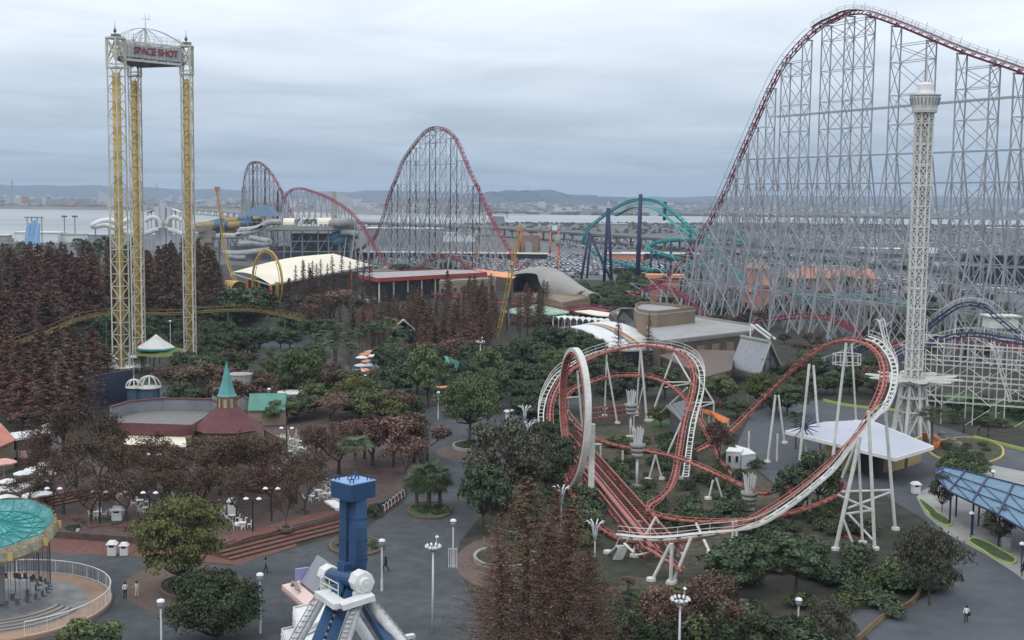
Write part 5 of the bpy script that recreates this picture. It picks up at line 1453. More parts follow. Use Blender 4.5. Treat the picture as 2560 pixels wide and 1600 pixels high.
for k in range(49):
    for f in (.25, .5, .75): p = pts[k] + (pts[k + 1] - pts[k]) * f; g.bar(p, p - V((0, 0, 1.3)), .012)
g.build('perimeter_fence', 'white_paint', ws)
# ================================================================ BUILDINGS
Z5 = lambda x, y: (1080 + x / 2.951, 640 + y / 2.951)
K5 = lambda x, y: (220 + x / 4.446, 900 + y / 4.446)
B5 = lambda x, y: (660 + x / 3.5175, 1170 + y / 3.5175)
Q5 = lambda x, y: (2160 + x / 3.36, 900 + y / 3.36)
def roofbox(name, label, cat, px, h, wall, roof, th=.35, inset_=.4, parapet=0, wins=(), z0=0.0, wmat='glass_dark', rname='roof'):
    """building given by its roof outline in the photograph at height h; wins: (edge, count, z0, z1, fill)"""
    R = [gp(*p, h) for p in px]; ar = sum(R[i].x * R[(i + 1) % len(R)].y - R[(i + 1) % len(R)].x * R[i].y for i in range(len(R)))
    c = sum(R, V((0, 0, 0))) / len(R)
    t = thing(name, label, cat, (c.x, c.y, z0))
    I = [p + (V((c.x, c.y, h)) - p).normalized() * inset_ for p in R]
    g = MB(); g.poly([(p.x, p.y, h - th + .002) for p in I], h - th - z0); wl = g.build('wall', wall, t)
    g = MB(); g.poly([tuple(p) for p in R], th); rf = g.build(rname, roof, t)
    if parapet:
        g = MB(); n = len(R); J = [p + (c - p).normalized() * .5 for p in R]
        for i in range(n): g.bar(J[i] + V((0, 0, parapet / 2)), J[(i + 1) % n] + V((0, 0, parapet / 2)), .3, parapet)
        g.build('parapet', wall, rf)
    for e, n, za, zb, f in wins:
        a, b = I[e], I[(e + 1) % len(I)]; d = (b - a); ln = d.length; d.normalize(); rz = math.atan2(d.y, d.x)
        out_ = V((d.y, -d.x, 0)); 
        if out_.dot(a - c) < 0: out_ = -out_
        for k in range(n):
            p = a + d * ln * (k + .5) / n + out_ * .03; g = MB(); g.box((p.x, p.y, (za + zb) / 2), (ln / n * f, .12, zb - za), rz); wi = g.build('window', wmat, wl)
            g = MB(); g.box((p.x + out_.x * .02, p.y + out_.y * .02, za - .06), (ln / n * f + .2, .2, .1), rz); g.build('sill', 'concrete', wi)
    return t, R, I
# --- coaster station with a red edged flat roof
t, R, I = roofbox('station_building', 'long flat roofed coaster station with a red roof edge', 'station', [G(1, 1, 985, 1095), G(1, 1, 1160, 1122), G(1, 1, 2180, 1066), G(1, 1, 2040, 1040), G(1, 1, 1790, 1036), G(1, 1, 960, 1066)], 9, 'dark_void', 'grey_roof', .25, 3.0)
g = MB()
for i in range(len(R)): g.bar(R[i] - V((0, 0, .5)), R[(i + 1) % len(R)] - V((0, 0, .5)), .35, 1.5)
mat('roof_edge_red', (.36, .05, .045), .6, .12, .2); g.build('red_fascia', 'roof_edge_red', t)
g = MB()
for k in range(9): p = R[1] + (R[2] - R[1]) * (k / 8) + V((0, 1.5, 0)); g.bar((p.x, p.y, 0), (p.x, p.y, 8.6), .5)
g.build('column', 'steel_white', t, each=True)
# --- peach roofs and tan hall by the tunnel
roofbox('shop_building', 'long peach flat roof behind the coaster station', 'building', [Z5(400, 140), Z5(600, 163), Z5(655, 135), Z5(560, 122), Z5(320, 95), Z5(330, 112)], 6, 'brown_wall', 'peach')
roofbox('hall_building', 'tan walled two storey hall with small dark windows behind bare conifers', 'building', [Z5(50, 196), Z5(475, 174), Z5(470, 160), Z5(330, 165), Z5(60, 180)], 8.5, 'tan_wall', 'grey_roof', .3, .2, .5, ((0, 9, 4.6, 6.2, .35), (0, 8, 1.4, 3.0, .4)))
roofbox('hall_building', 'low tan walled building in front of the grey tunnel shell', 'building', [Z5(600, 300), Z5(860, 322), Z5(965, 356), Z5(1168, 314), Z5(1130, 298), Z5(900, 285), Z5(650, 285)], 6.0, 'tan_wall', 'beige_wall', .3, .1, .6)
# --- grey tunnel shell over the track
tn = thing('track_tunnel', 'long grey curved tunnel shell like a bent tube over the red track', 'tunnel', gp(*Z5(1190, 365)))
cs = [dp(*Z5(1192, 338), 470), dp(*Z5(1120, 312), 482), dp(*Z5(1040, 280), 494), dp(*Z5(950, 245), 507), dp(*Z5(860, 215), 522), dp(*Z5(770, 205), 537), dp(*Z5(690, 205), 550), dp(*Z5(620, 215), 562), dp(*Z5(570, 235), 572)]
rad = [3.3, 3.6, 4.6, 6.2, 7.3, 7.3, 6.6, 5.4, 4.0]
cc = spline(cs, 3); rr_ = np.interp(np.linspace(0, 8, len(cc)), range(9), rad)
g = MB(); n = 20; fr = frames_of(cc)
for k_, inn in ((0, 0), (1, .35)):
    vs = []
    for i_, (p, (a, b), r_) in enumerate(zip(cc, fr, rr_)):
        lo_, hi_ = -38, 218; op = 78 * min(1, max(0, (i_ / len(cc) - .3) / .18)) * min(1, max(0, (1.02 - i_ / len(cc)) / .15))
        if a.y < 0: lo_ += op
        else: hi_ -= op
        for j in range(n + 1):
            an = math.radians(lo_ + (hi_ - lo_) * j / n); vs.append(tuple(p + a * math.cos(an) * (r_ - inn) + V((0, 0, 1)) * math.sin(an) * (r_ - inn)))
    m_ = n + 1; o_ = len(cc)
    g.add(vs, [(i * m_ + j, i * m_ + j + 1, (i + 1) * m_ + j + 1, (i + 1) * m_ + j) for i in range(o_ - 1) for j in range(n)])
g.build('shell', 'grey_shell', tn, True)
g = MB(); p, (a, b) = cc[0], fr[0]
g.tube([p + a * math.cos(an) * 3.2 + V((0, 0, 1)) * math.sin(an) * 3.2 for an in np.linspace(-.66, math.pi + .66, 24)], .3, 5); g.build('mouth_rim', 'concrete', tn)
# --- big flat grey roof and the round fronted block
t, R, I = roofbox('exhibition_hall', 'large low hall with a wide flat grey roof and brown walls', 'building', [Z5(1690, 640), Z5(1580, 570), Z5(1600, 500), Z5(1700, 470), Z5(1940, 450), Z5(2380, 520), Z5(2365, 562)], 7, 'brown_wall', 'grey_roof', .5, .3, 0, ((6, 6, .6, 5.2, .5),), wmat='beige_wall')
g = MB()
for i in range(len(R)): g.bar(R[i] + V((0, 0, .25)), R[(i + 1) % len(R)] + V((0, 0, .25)), .4, .55)
g.build('roof_edge', 'grey_shell', t)
g = MB(); q = gp(*Z5(1765, 490), 7); g.box((q.x, q.y, 7.8), (6.5, 5.5, 1.6), .15); g.build('roof_hatch', 'white_paint', t)
roofbox('round_hall', 'low tan building with a rounded front wall above the wide grey roof', 'building', [Z5(1488, 385), Z5(1500, 370), Z5(1540, 356), Z5(1600, 354), Z5(1780, 372), Z5(1945, 398), Z5(1660, 428), Z5(1600, 426), Z5(1520, 412)], 10.5, 'beige_wall', 'grey_roof', .3, .1, .8)
roofbox('flat_canopy', 'flat cream canopy roof by the low brake run', 'canopy', [Z5(1050, 405), Z5(1165, 396), Z5(1312, 418), Z5(1302, 442), Z5(1210, 436)], 5, 'dark_void', 'cream', .3, 2.0)
# --- glass greenhouse roof
gh = thing('glass_house', 'grey glass gabled roof beside the round fronted hall', 'building', gp(*Z5(1400, 480)))
e0, e1, r0_, r1_, f0_, f1_ = gp(*Z5(1310, 420), 4), gp(*Z5(1360, 470), 4), gp(*Z5(1390, 388), 8.5), gp(*Z5(1480, 385), 8.5), gp(*Z5(1460, 375), 4), gp(*Z5(1490, 478), 4)
mat('glass_grey', (.30, .33, .36), .25, .25, .6, spec=.5, col2=(.17, .19, .21))
g = MB(); g.strip([e0, e1], [r0_, (r0_ + r1_) / 2], .1); g.strip([r0_, (r0_ + r1_) / 2], [r1_, f1_], .1); g.strip([e1, f1_], [V((e1.x, e1.y, 0)), V((f1_.x, f1_.y, 0))]); g.build('roof_glazing', 'glass_grey', gh)
g = MB()
for k in range(9):
    f = k / 8; g.bar(e0 + (e1 - e0) * f, r0_ + ((r0_ + r1_) / 2 - r0_) * f + V((0, 0, .1)), .2); g.bar(r0_ + ((r0_ + r1_) / 2 - r0_) * f + V((0, 0, .1)), r1_ + (f1_ - r1_) * f, .2)
g.build('glazing_bars', 'steel_white', gh)
# --- rainbow arched canopy
rc = thing('arched_canopy', 'white arched canopy with a painted rainbow band and a lattice front arch', 'canopy', gp(*Z5(1310, 690)))
nearA = [(880, 562, 331), (930, 540, 328), (1000, 522, 325), (1060, 528, 322), (1120, 545, 320), (1180, 574, 318), (1240, 612, 315), (1285, 648, 313), (1325, 690, 311)]
farA = [(1130, 500, 352), (1200, 488, 350), (1280, 481, 347), (1360, 488, 344), (1440, 508, 340), (1530, 550, 335), (1610, 600, 330), (1660, 634, 327), (1705, 668, 324)]
NA = spline([dp(*Z5(x, y), Y) for x, y, Y in nearA], 1.0); FA_ = spline([dp(*Z5(x, y), Y) for x, y, Y in farA], 1.0)
m_ = 60
def resamp(c, n): return [c[min(len(c) - 1, int(i * (len(c) - 1) / (n - 1)))] for i in range(n)]
NA, FA_ = resamp(NA, m_), resamp(FA_, m_)
bands = [(0, .42, 'white_paint'), (.42, .45, 'rb_violet'), (.45, .48, 'rb_blue'), (.48, .51, 'rb_green'), (.51, .54, 'rb_yellow'), (.54, .57, 'rb_orange'), (.57, .63, 'rb_red'), (.63, 1, 'white_paint')]
for k, c in {'violet': (.16, .13, .26), 'blue': (.10, .20, .36), 'green': (.15, .30, .15), 'yellow': (.50, .42, .12), 'orange': (.48, .24, .10), 'red': (.40, .13, .09)}.items(): mat('rb_' + k, c, .7, .15, .5)
ml = []; g = MB()
for a, b, mm in bands:
    if mm not in ml: ml.append(mm)
    g.m(ml.index(mm)); g.strip([p + (q - p) * a for p, q in zip(NA, FA_)], [p + (q - p) * b for p, q in zip(NA, FA_)], 0)
g.m(0).strip([p - V((0, 0, .3)) for p in NA], [q - V((0, 0, .3)) for q in FA_])
g.build('vault', ml, rc)
g = MB(); lo = [p - V((0, 0, 1.5)) for p in NA]
g.tube([p - V((.3, .3, .1)) for p in NA], .16, 5); g.tube(lo, .14, 5)
for i in range(0, m_ - 3, 3): g.bar(NA[i], lo[i + 1 if i + 1 < m_ else i], .14); g.bar(lo[i + 1], NA[i + 3], .14)
g.build('lattice_arch', 'steel_white', rc)
g = MB()
for c in (NA, FA_):
    for i in (2, m_ - 2): g.bar((c[i].x, c[i].y, 0), c[i], .4)
g.build('post', 'steel_white', rc, each=True)
g = MB(); a_, b_, c_ = gp(*Z5(1150, 690), .0), gp(*Z5(1300, 700), 0), gp(*Z5(1560, 700), 0); g.strip([a_, b_, c_], [a_ + V((0, 6, 5)), b_ + V((0, 6, 5)), c_ + V((0, 6, 4))], .1); g.build('stage_back', 'dark_void', rc)
# --- white scalloped awning row
sc_ = thing('awning_row', 'row of white wavy awnings left of the rainbow canopy', 'awning', gp(*Z5(1060, 500)))
a_, b_ = gp(*Z5(890, 466), 5), gp(*Z5(1250, 495), 5); n = 8; ax = (b_ - a_).normalized(); pr = V((-ax.y, ax.x, 0)) * 5
g = MB()
for k in range(n):
    s = [a_ + (b_ - a_) * ((k + j / 6) / n) + V((0, 0, .9 * math.sin(math.pi * j / 6))) for j in range(7)]
    g.strip(s, [p + pr for p in s], .1)
g.build('roof', 'white_paint', sc_)
g = MB()
for k in range(n + 1): p = a_ + (b_ - a_) * (k / n); g.bar((p.x, p.y, 0), p, .2); g.bar((p.x + pr.x, p.y + pr.y, 0), p + pr, .2)
g.build('post', 'steel_white', sc_, each=True)
# --- green striped round canopy
mat('green_white', (.10, .32, .17), .6, .3, .5, col2=(.42, .52, .46))
gc = gp(*Z5(768, 405), 4); t = thing('round_canopy', 'low round green and white canopy with ribs by the brake run', 'canopy', (gc.x, gc.y, 0))
g = MB(); g.lathe((gc.x, gc.y, 3.6), [(10.6, 0), (10.5, .25), (5, 1.5), (.3, 2.2)], 24); g.build('roof', 'green_white', t)
g = MB()
for k in range(12): an = k * .5236; g.bar((gc.x + 10.4 * math.cos(an), gc.y + 10.4 * math.sin(an), 0), (gc.x + 10.4 * math.cos(an), gc.y + 10.4 * math.sin(an), 3.7), .22); g.bar((gc.x + 10.4 * math.cos(an), gc.y + 10.4 * math.sin(an), 3.95), (gc.x, gc.y, 5.9), .2)
g.build('ribs', 'steel_white', t)
# --- big cream membrane roof
cr_ = thing('membrane_pavilion', 'large cream curved membrane roof on orange columns behind the yellow loop', 'pavilion', gp(700, 745))
ft, rt, bt_, lt = gp(677, 711, 9), gp(929, 662, 9), gp(835, 634, 14.5), gp(578, 681, 9.5)
g = MB(); n = 14; grid = []
for i in range(n + 1):
    row = []
    for j in range(n + 1):
        u, v_ = i / n, j / n
        p = ft * (1 - u) * (1 - v_) + rt * u * (1 - v_) + lt * (1 - u) * v_ + bt_ * u * v_
        p = p + V((0, 0, 4.2 * math.sin(math.pi * u) * v_ ** 1.3 * .35 + 3.2 * math.sin(math.pi * v_) * (1 - u) * .5 + 2.4 * math.sin(math.pi * u) * math.sin(math.pi * v_)))
        row.append(tuple(p))
    grid.append(row)
vs = [p for r_ in grid for p in r_]; g.add(vs, [(i * (n + 1) + j, i * (n + 1) + j + 1, (i + 1) * (n + 1) + j + 1, (i + 1) * (n + 1) + j) for i in range(n) for j in range(n)])
g.build('roof_membrane', 'cream', cr_, True)
g = MB(); 
for a_, b_ in ((ft, rt), (ft, lt)): g.bar(a_ - V((0, 0, .3)), b_ - V((0, 0, .3)), .4)
g.build('edge_beam', 'steel_white', cr_)
for p in (ft, ft + (rt - ft) * .35, ft + (rt - ft) * .75, rt, lt, ft + (lt - ft) * .55):
    g = MB(); g.bar((p.x, p.y, 0), (p.x, p.y, p.z - .3), 1.0, n=10); g.build('column', 'orange_pole', cr_)
g = MB(); a_, b_ = lt + V((0, 2, 0)), ft + (lt - ft) * .25 + V((0, 2, 0)); g.poly([(a_.x, a_.y, 5), (b_.x, b_.y, 5), (b_.x + 3, b_.y + 8, 5), (a_.x + 3, a_.y + 8, 5)], 5); g.build('stage_hall', 'dark_void', cr_); g = MB(); i_ = [ft * .8 + bt_ * .2, rt * .85 + bt_ * .15, bt_ * .9 + ft * .1, lt * .85 + bt_ * .15]; g.poly([(p.x, p.y, 6.5) for p in i_], 6.5); g.build('shade_block', 'dark_void', cr_)  # last block is added dark, for the shade under the membrane roof
# --- ivy grown red roofed hall with an A gable
rh = gp(*G(1, 2, 1390, 130)); rt_ = thing('gabled_hall', 'red tiled hall grown with ivy, its dark gable trimmed in white', 'building', rh)
mat('tile_red', (.20, .085, .065), .85, .35, 1.2, col2=(.12, .07, .05), bump=.3); mat('tile_salmon', (.52, .22, .16), .8, .15, .6)
ap, g1, g2 = gp(*G(1, 2, 1390, 0), 8.5), gp(*G(1, 2, 1270, 110), 4.2), gp(*G(1, 2, 1495, 92), 4.2)
bk = gp(*G(1, 1, 1010, 1395), 8.5) - ap; bk = V((bk.x, bk.y, 0))
g = MB(); g.strip([g1, g1 + bk], [ap, ap + bk], .3); g.strip([ap, ap + bk], [g2, g2 + bk], .3); g.build('roof', 'tile_red', rt_)
g = MB(); i_ = V((bk.x, bk.y, 0)).normalized() * .5; g.add([tuple(p + i_) for p in (g1, ap, g2)] + [(g2.x + i_.x, g2.y + i_.y, 0), (g1.x + i_.x, g1.y + i_.y, 0)], [(0, 1, 2), (0, 2, 3, 4)]); g.build('gable_wall', 'dark_void', rt_)
g = MB(); g.bar(g1 - i_ * .3, ap - i_ * .3, .45); g.bar(ap - i_ * .3, g2 - i_ * .3, .45); g.build('bargeboard', 'white_paint', rt_)
g = MB(); g.poly([(p.x, p.y, 4) for p in (g1 + i_ * 2, g2 + i_ * 2, g2 + bk, g1 + bk)], 4); g.build('wall', 'brown_wall', rt_)
g = MB(); s_a, s_b = ap + bk * .02, ap + bk * .18; g.strip([s_a + (g1 - ap) * .02 + V((0, 0, .05)), s_b + V((0, 0, .05))], [s_a + (g1 - ap) * .7 + V((0, 0, .05)), s_b + (g1 - ap) * .7 + V((0, 0, .05))]); g.build('bare_tiles', 'tile_salmon', rt_)
# --- grey chalet with a steep roof
ch_ = thing('chalet_house', 'steep grey shingled chalet with dark timber gable right of the loops', 'house', gd(1790, 890))
mat('shingle', (.30, .31, .33), .85, .2, 1.0, col2=(.24, .25, .27), bump=.4)
e1_, e2_, r1_, r2_ = gp(*G(2, 2, 2062, 440), 3.0), gp(*G(2, 2, 2340, 510), 3.0), gp(*G(2, 2, 2165, 160), 13.0), gp(*G(2, 2, 2440, 215), 13.0)
oth = gp(*G(3, 2, 150, 500), 2.0); sh_ = oth - e2_; sh_.z = -.5
Yk = e1_.y; r1_ = dp(*G(2, 2, 2165, 160), e1_.y + 4); r2_ = dp(*G(2, 2, 2440, 215), e2_.y + 4)
g = MB(); g.strip([e1_, e2_], [r1_, r2_], .35); f1 = V((2 * r1_.x - e1_.x, 2 * r1_.y - e1_.y + 4, e1_.z)); f2 = V((2 * r2_.x - e2_.x, 2 * r2_.y - e2_.y + 4, e2_.z)); f2 = oth
f1 = e1_ + (oth - e2_); g.strip([r1_, r2_], [f1, f2], .35); g.build('roof', 'shingle', ch_)
g = MB(); k_ = (r1_ - r2_).normalized() * .7; g.add([tuple(p + k_) for p in (e2_, r2_, f2)] + [(f2.x + k_.x, f2.y + k_.y, 0), (e2_.x + k_.x, e2_.y + k_.y, 0)], [(0, 1, 2), (0, 2, 3, 4)]); g.build('gable_wall', 'mid_steel', ch_)
g = MB()
for f in (.25, .5, .75): p = e2_ + (f2 - e2_) * f + k_ * .6; g.bar((p.x, p.y, 0), (p.x, p.y, 3 + 8 * (1 - abs(f - .5) * 2)), .25)
for z in (3, 6): g.bar(V((e2_.x, e2_.y, z)) + k_ * .6 + (f2 - e2_) * (.13 * (z - 3) / 3), V((f2.x, f2.y, z)) + k_ * .6 - (f2 - e2_) * (.13 * (z - 3) / 3), .25)
g.build('timber_frame', 'dark_steel', ch_)
g = MB(); 
for a_, b_ in ((e2_, r2_), (r2_, f2)): g.bar(a_ - k_ * .1, b_ - k_ * .1, .4)
g.bar(r1_ + V((0, 0, .2)), r2_ + V((0, 0, .2)), .7, .5); g.build('ridge_and_verge', 'concrete', ch_)
g = MB(); r3, r4 = dp(*G(2, 2, 2255, 40), r2_.y + 9), dp(*G(3, 2, 20, 180), r2_.y + 6)
for s in (0, 1.2): g.bar(r3 + V((s, 0, 0)), r4 + V((s, 0, 0)), .35)
g.bar(r3, r3 - V((0, 0, 6)), .3); g.build('rear_verge', 'white_paint', ch_)
roofbox('brown_hall', 'low hall with a wide brown tiled roof behind the rear coaster turn', 'building', [G(2, 2, 1395, 330), G(2, 2, 1840, 535), G(2, 2, 2075, 470), G(2, 2, 2110, 290), G(2, 2, 1700, 275)], 4.5, 'brown_wall', mat('brown_roof', (.15, .115, .10), .85, .15, .3, col2=(.12, .095, .085)), .4, .8)
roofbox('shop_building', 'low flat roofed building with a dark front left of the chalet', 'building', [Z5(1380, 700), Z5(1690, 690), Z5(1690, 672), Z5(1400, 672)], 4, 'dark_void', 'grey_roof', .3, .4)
# coaster station roof of the looping ride, plus orange tent
roofbox('ride_station', 'grey ribbed station roof behind the rear coral track', 'station', [z_(1225, 655), z_(1370, 800), z_(1420, 760), z_(1480, 650), z_(1420, 600)], 4.2, 'dark_steel', stripes('roof_ribs', (.17, .18, .19), (.11, .115, .12), 1.1, 0, .6, .7), .25, 1.2)
og = gp(*G(2, 2, 1920, 930), 3); t = thing('orange_awning', 'bright orange awning behind the rear coral track', 'awning', (og.x, og.y, 0))
g = MB(); A = [gp(*G(2, 2, x, y), 3.2) for x, y in ((1785, 835), (1860, 850), (1940, 880), (2050, 930))]; Bb = [gp(*G(2, 2, x, y), 2.6) for x, y in ((1800, 875), (1870, 890), (1960, 960), (2040, 975))]
g.strip(A, Bb, .08); g.build('fabric', mat('awning_orange', (.66, .19, .05), .7, .12, .5), t)
g = MB()
for p in A[::1] + Bb[::1]: g.bar((p.x, p.y, 0), p, .12)
g.build('post', 'steel_white', t, each=True)
# small cream cabin and white machine box under the coaster
roofbox('hut', 'small cream hut with a dark window under the coaster track', 'hut', [G(2, 2, 2020, 1240), G(2, 2, 2165, 1245), G(2, 2, 2190, 1215), G(2, 2, 2050, 1200)], 2.6, 'steel_white', 'white_paint', .15, .1, 0, ((0, 2, 1.0, 1.9, .35),))
roofbox('hut', 'pair of white equipment boxes beside the cream hut', 'hut', [G(2, 2, 2170, 1275), G(2, 2, 2305, 1260), G(2, 2, 2240, 1215), G(2, 2, 2110, 1180)], 2.2, 'lilac_roof', 'white_paint', .15, .05)
# --- white pavilion on the right
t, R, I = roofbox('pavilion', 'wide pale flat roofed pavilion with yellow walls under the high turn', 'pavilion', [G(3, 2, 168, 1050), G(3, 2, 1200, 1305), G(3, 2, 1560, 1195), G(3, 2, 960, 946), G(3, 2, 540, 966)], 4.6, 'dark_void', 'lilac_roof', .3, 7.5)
g = MB()
for i in range(len(R)): g.bar(R[i] - V((0, 0, .2)), R[(i + 1) % len(R)] - V((0, 0, .2)), .25, .5)
g.build('roof_edge', 'white_paint', t)
wy = mat('wall_yellow', (.38, .29, .13), .8, .12, .4)
a_, b_, c_ = gp(*G(3, 2, 1130, 1440)), gp(*G(3, 2, 1275, 1400)), gp(*G(3, 2, 1435, 1340))
g = MB()
for p, q in ((a_, b_), (b_ + (c_ - b_) * .2, c_)): g.bar(p + V((0, 0, 2)), q + V((0, 0, 2)), .4, 4.0)
g.bar(a_ + V((0, 0, 2)), a_ + V((-9, 1.5, 2)), .4, 4.0); g.build('yellow_wall', 'wall_yellow', t)
g = MB()
for k in range(5): p = a_ + V((-3 - k * 4, 1 + k * 2.0, 0)); g.bar(p, p + V((0, 0, 4.3)), .25)
g.build('column', 'steel_white', t, each=True)
g = MB(); q = gp(*G(3, 2, 340, 1075), 4.7)
for k in range(14):
    an = k * .449; g.bar(q + V((0, 0, 1.1)), q + V((2.4 * math.cos(an), .9 * math.sin(an), 1.1 + 1.8 * math.sin(an))), .22, w2=.05)
g.build('star_ornament', 'navy', t)
# --- blue glazed canopy
bc = thing('glazed_canopy', 'long blue translucent canopy with dark frame ribs over the walkway', 'canopy', gp(*Q5(905, 1450)))
back = [Q5(670, 897), Q5(850, 937), Q5(1040, 985), Q5(1260, 1042), Q5(1440, 1085), Q5(1700, 1150), Q5(2300, 1300)]
front = [Q5(622, 1010), Q5(715, 1108), Q5(905, 1200), Q5(1125, 1302), Q5(1360, 1440), Q5(1640, 1600), Q5(2240, 1930)]
Bk, Fr = [gp(*p, 4.9) for p in back], [gp(*p, 4.3) for p in front]
mat('blue_glazing', (.075, .165, .25), .4, .2, .6, spec=.4, col2=(.12, .22, .30))
g = MB(); g.strip(Fr, Bk, .08); nose = gp(*Q5(600, 940), 4.6); g.add([tuple(nose), tuple(Fr[0]), tuple(Bk[0])], [(0, 1, 2)]); g.build('glazing', 'blue_glazing', bc)
g = MB()
for a_, b_ in zip(Fr, Bk): g.bar(a_ + V((0, 0, .08)), b_ + V((0, 0, .08)), .2)
for f in (0, .33, .66, 1):
    ps = [a_ + (b_ - a_) * f + V((0, 0, .08)) for a_, b_ in zip(Fr, Bk)]
    for p, q in zip(ps[:-1], ps[1:]): g.bar(p, q, .16 if f in (0, 1) else .1)
g.bar(nose, Fr[0], .25); g.bar(nose, Bk[0], .25)
for k in range(6):
    for f0, f1_ in ((.33, 0), (.66, .33)): g.bar(Fr[k] + (Bk[k] - Fr[k]) * f0 + V((0, 0, .06)), Fr[k + 1] + (Bk[k + 1] - Fr[k + 1]) * f1_ + V((0, 0, .06)), .06)
g.build('frame', 'navy', bc)
for i, p in enumerate(Fr[1:7]):
    q = p + (Bk[i + 1] - p) * .12; g = MB(); g.bar((q.x, q.y, 0), (q.x, q.y, 4.4), .18); g.build('column', 'navy', bc)
    q = p + (Bk[i + 1] - p) * .5; g = MB(); g.bar((q.x, q.y, 0), (q.x, q.y, 4.6), .18); g.build('column', 'navy', bc)
# --- restaurant with turret
rs = thing('restaurant_building', 'restaurant with dark red tile roofs, a flat grey middle and a teal turret spire', 'building', gp(*K5(1000, 1000)))
mat('tile_wine', (.15, .058, .062), .85, .18, 1.0, col2=(.115, .048, .052), bump=.3)
stripes('metal_roof', (.19, .185, .18), (.115, .11, .105), .9, 0, .6, .75, rot=.6)
fl = [gp(*K5(x, y), 5.0) for x, y in ((240, 692), (330, 640), (470, 590), (820, 556), (1375, 566), (1290, 640), (1150, 720))]
g = MB(); g.poly([tuple(p) for p in fl], .3); g.build('flat_roof', 'metal_roof', rs)
g = MB(); pw = [gp(*K5(x, y), 5.0) for x, y in ((250, 660), (460, 592), (840, 558), (1385, 568), (1450, 600))]
for p, q in zip(pw[:-1], pw[1:]): g.bar(p + V((0, .2, .9)), q + V((0, .2, .9)), .3, 1.8)
pr_ = g.build('parapet', 'mid_steel', rs)
g = MB()
for p, q in zip(pw[:-1], pw[1:]): g.bar(p + V((0, .25, 1.9)), q + V((0, .25, 1.9)), .6, .2)
g.build('coping', 'tile_wine', pr_)
A = [gp(*K5(x, y), 5.05) for x, y in ((230, 690), (700, 706), (1160, 722))]; Bb = [gp(*K5(x, y), 3.3) for x, y in ((215, 815), (700, 832), (1180, 842))]
g = MB(); g.strip(A, Bb, .2); g.build('front_roof', 'tile_wine', rs)
g = MB(); g.strip([gp(*K5(x, y), 3.1) for x, y in ((330, 842), (700, 842), (1080, 850))], [gp(*K5(x, y), 2.7) for x, y in ((380, 930), (700, 955), (1100, 965))], .08); g.build('cream_awning', 'cream', rs)
ax_ = gp(*K5(1545, 800), 0); tcx = dp(*K5(1545, 560), gp(*K5(1500, 800), 4).y + 4.6); tc_ = V((tcx.x, tcx.y, 0))
g = MB(); g.lathe(tc_, [(5.7, 3.9), (5.4, 4.05), (3.4, 5.5), (1.75, 7.1)], 8, math.pi / 8, math.pi / 8 + 2 * math.pi); g.build('turret_roof', 'tile_wine', rs)
zl = 6.9; zt_ = dp(*K5(1545, 8), tc_.y).z; zsp = dp(*K5(1545, 400), tc_.y).z
mat('lantern_cream', (.42, .36, .26), .7, .08, .5)
g = MB(); g.lathe(tc_, [(1.42, zl), (1.42, zsp)], 8, math.pi / 8, math.pi / 8 + 2 * math.pi); ln_ = g.build('lantern', 'lantern_cream', rs)
g = MB()
for k in range(8):
    an = math.pi / 8 + k * math.pi / 4; p = tc_ + V((1.44 * math.cos(an), 1.44 * math.sin(an), 0)); g.bar(p + V((0, 0, zl)), p + V((0, 0, zsp)), .16)
    am = an + math.pi / 8; r_ = 1.36
    for e in (-.32, .32):
        q = tc_ + V((r_ * math.cos(am) - e * math.sin(am), r_ * math.sin(am) + e * math.cos(am), 0)); g.bar(q + V((0, 0, zl + .2)), q + V((0, 0, zsp - .45)), .07)
    arc = [tc_ + V((r_ * math.cos(am) - .32 * math.cos(b) * math.sin(am), r_ * math.sin(am) + .32 * math.cos(b) * math.cos(am), zsp - .45 + .28 * math.sin(b))) for b in np.linspace(0, math.pi, 7)]
    g.tube(arc, .035, 4)
g.lathe(tc_, [(1.6, zl - .1), (1.6, zl + .12), (1.4, zl + .12)], 8, math.pi / 8, math.pi / 8 + 2 * math.pi); g.lathe(tc_, [(1.5, zsp - .1), (1.62, zsp), (1.4, zsp + .1)], 8, math.pi / 8, math.pi / 8 + 2 * math.pi)
g.build('arch_frames', 'wood', ln_)
g = MB(); g.lathe(tc_, [(1.55, zsp), (1.35, zsp + .35), (.75, zsp + (zt_ - zsp) * .42), (.03, zt_)], 8, math.pi / 8, math.pi / 8 + 2 * math.pi); g.build('spire', 'spire_teal', rs)
sl = [gp(*K5(x, y), 0) for x, y in ((1180, 1050), (1700, 1060), (1900, 860))]
g = MB(); g.lathe(tc_, [(4.6, 0), (4.6, 4.1)], 8, math.pi / 8, math.pi / 8 + 2 * math.pi); g.poly([(p.x, p.y, 4.7) for p in fl], 4.7); g.build('wall', 'beige_wall', rs)
ex = [gp(*K5(x, y), z) for x, y, z in ((1800, 620, 4.6), (1940, 690, 3.6), (1830, 760, 3.4), (1750, 680, 5.0))]
g = MB(); g.poly([tuple(p) for p in ex], .2); g.build('side_roof', 'tile_wine', rs)
g = MB(); w0, w1 = gp(*K5(1970, 1000), 0), gp(*K5(2195, 1120), 0); dd = (w1 - w0).normalized()
g.bar(w0 + V((0, 0, 1.6)), w1 + V((0, 0, 1.3)), .35, 3.0); wl_ = g.build('arched_screen_wall', 'beige_wall', rs)
g = MB(); g.bar(w0 + V((0, 0, 3.2)), w1 + V((0, 0, 2.9)), .5, .2); g.build('coping', 'tile_wine', wl_)
g = MB(); out_ = V((dd.y, -dd.x, 0))
for f in (.45, .72): p = w0 + (w1 - w0) * f + out_ * .2; g.bar(p + V((0, 0, .2)), p + V((0, 0, 1.7)), .7, .1, up=out_); g.bar(p + out_ * -.05 + V((0, 0, 1.7)), p + out_ * .05 + V((0, 0, 1.7)), .7, n=12)
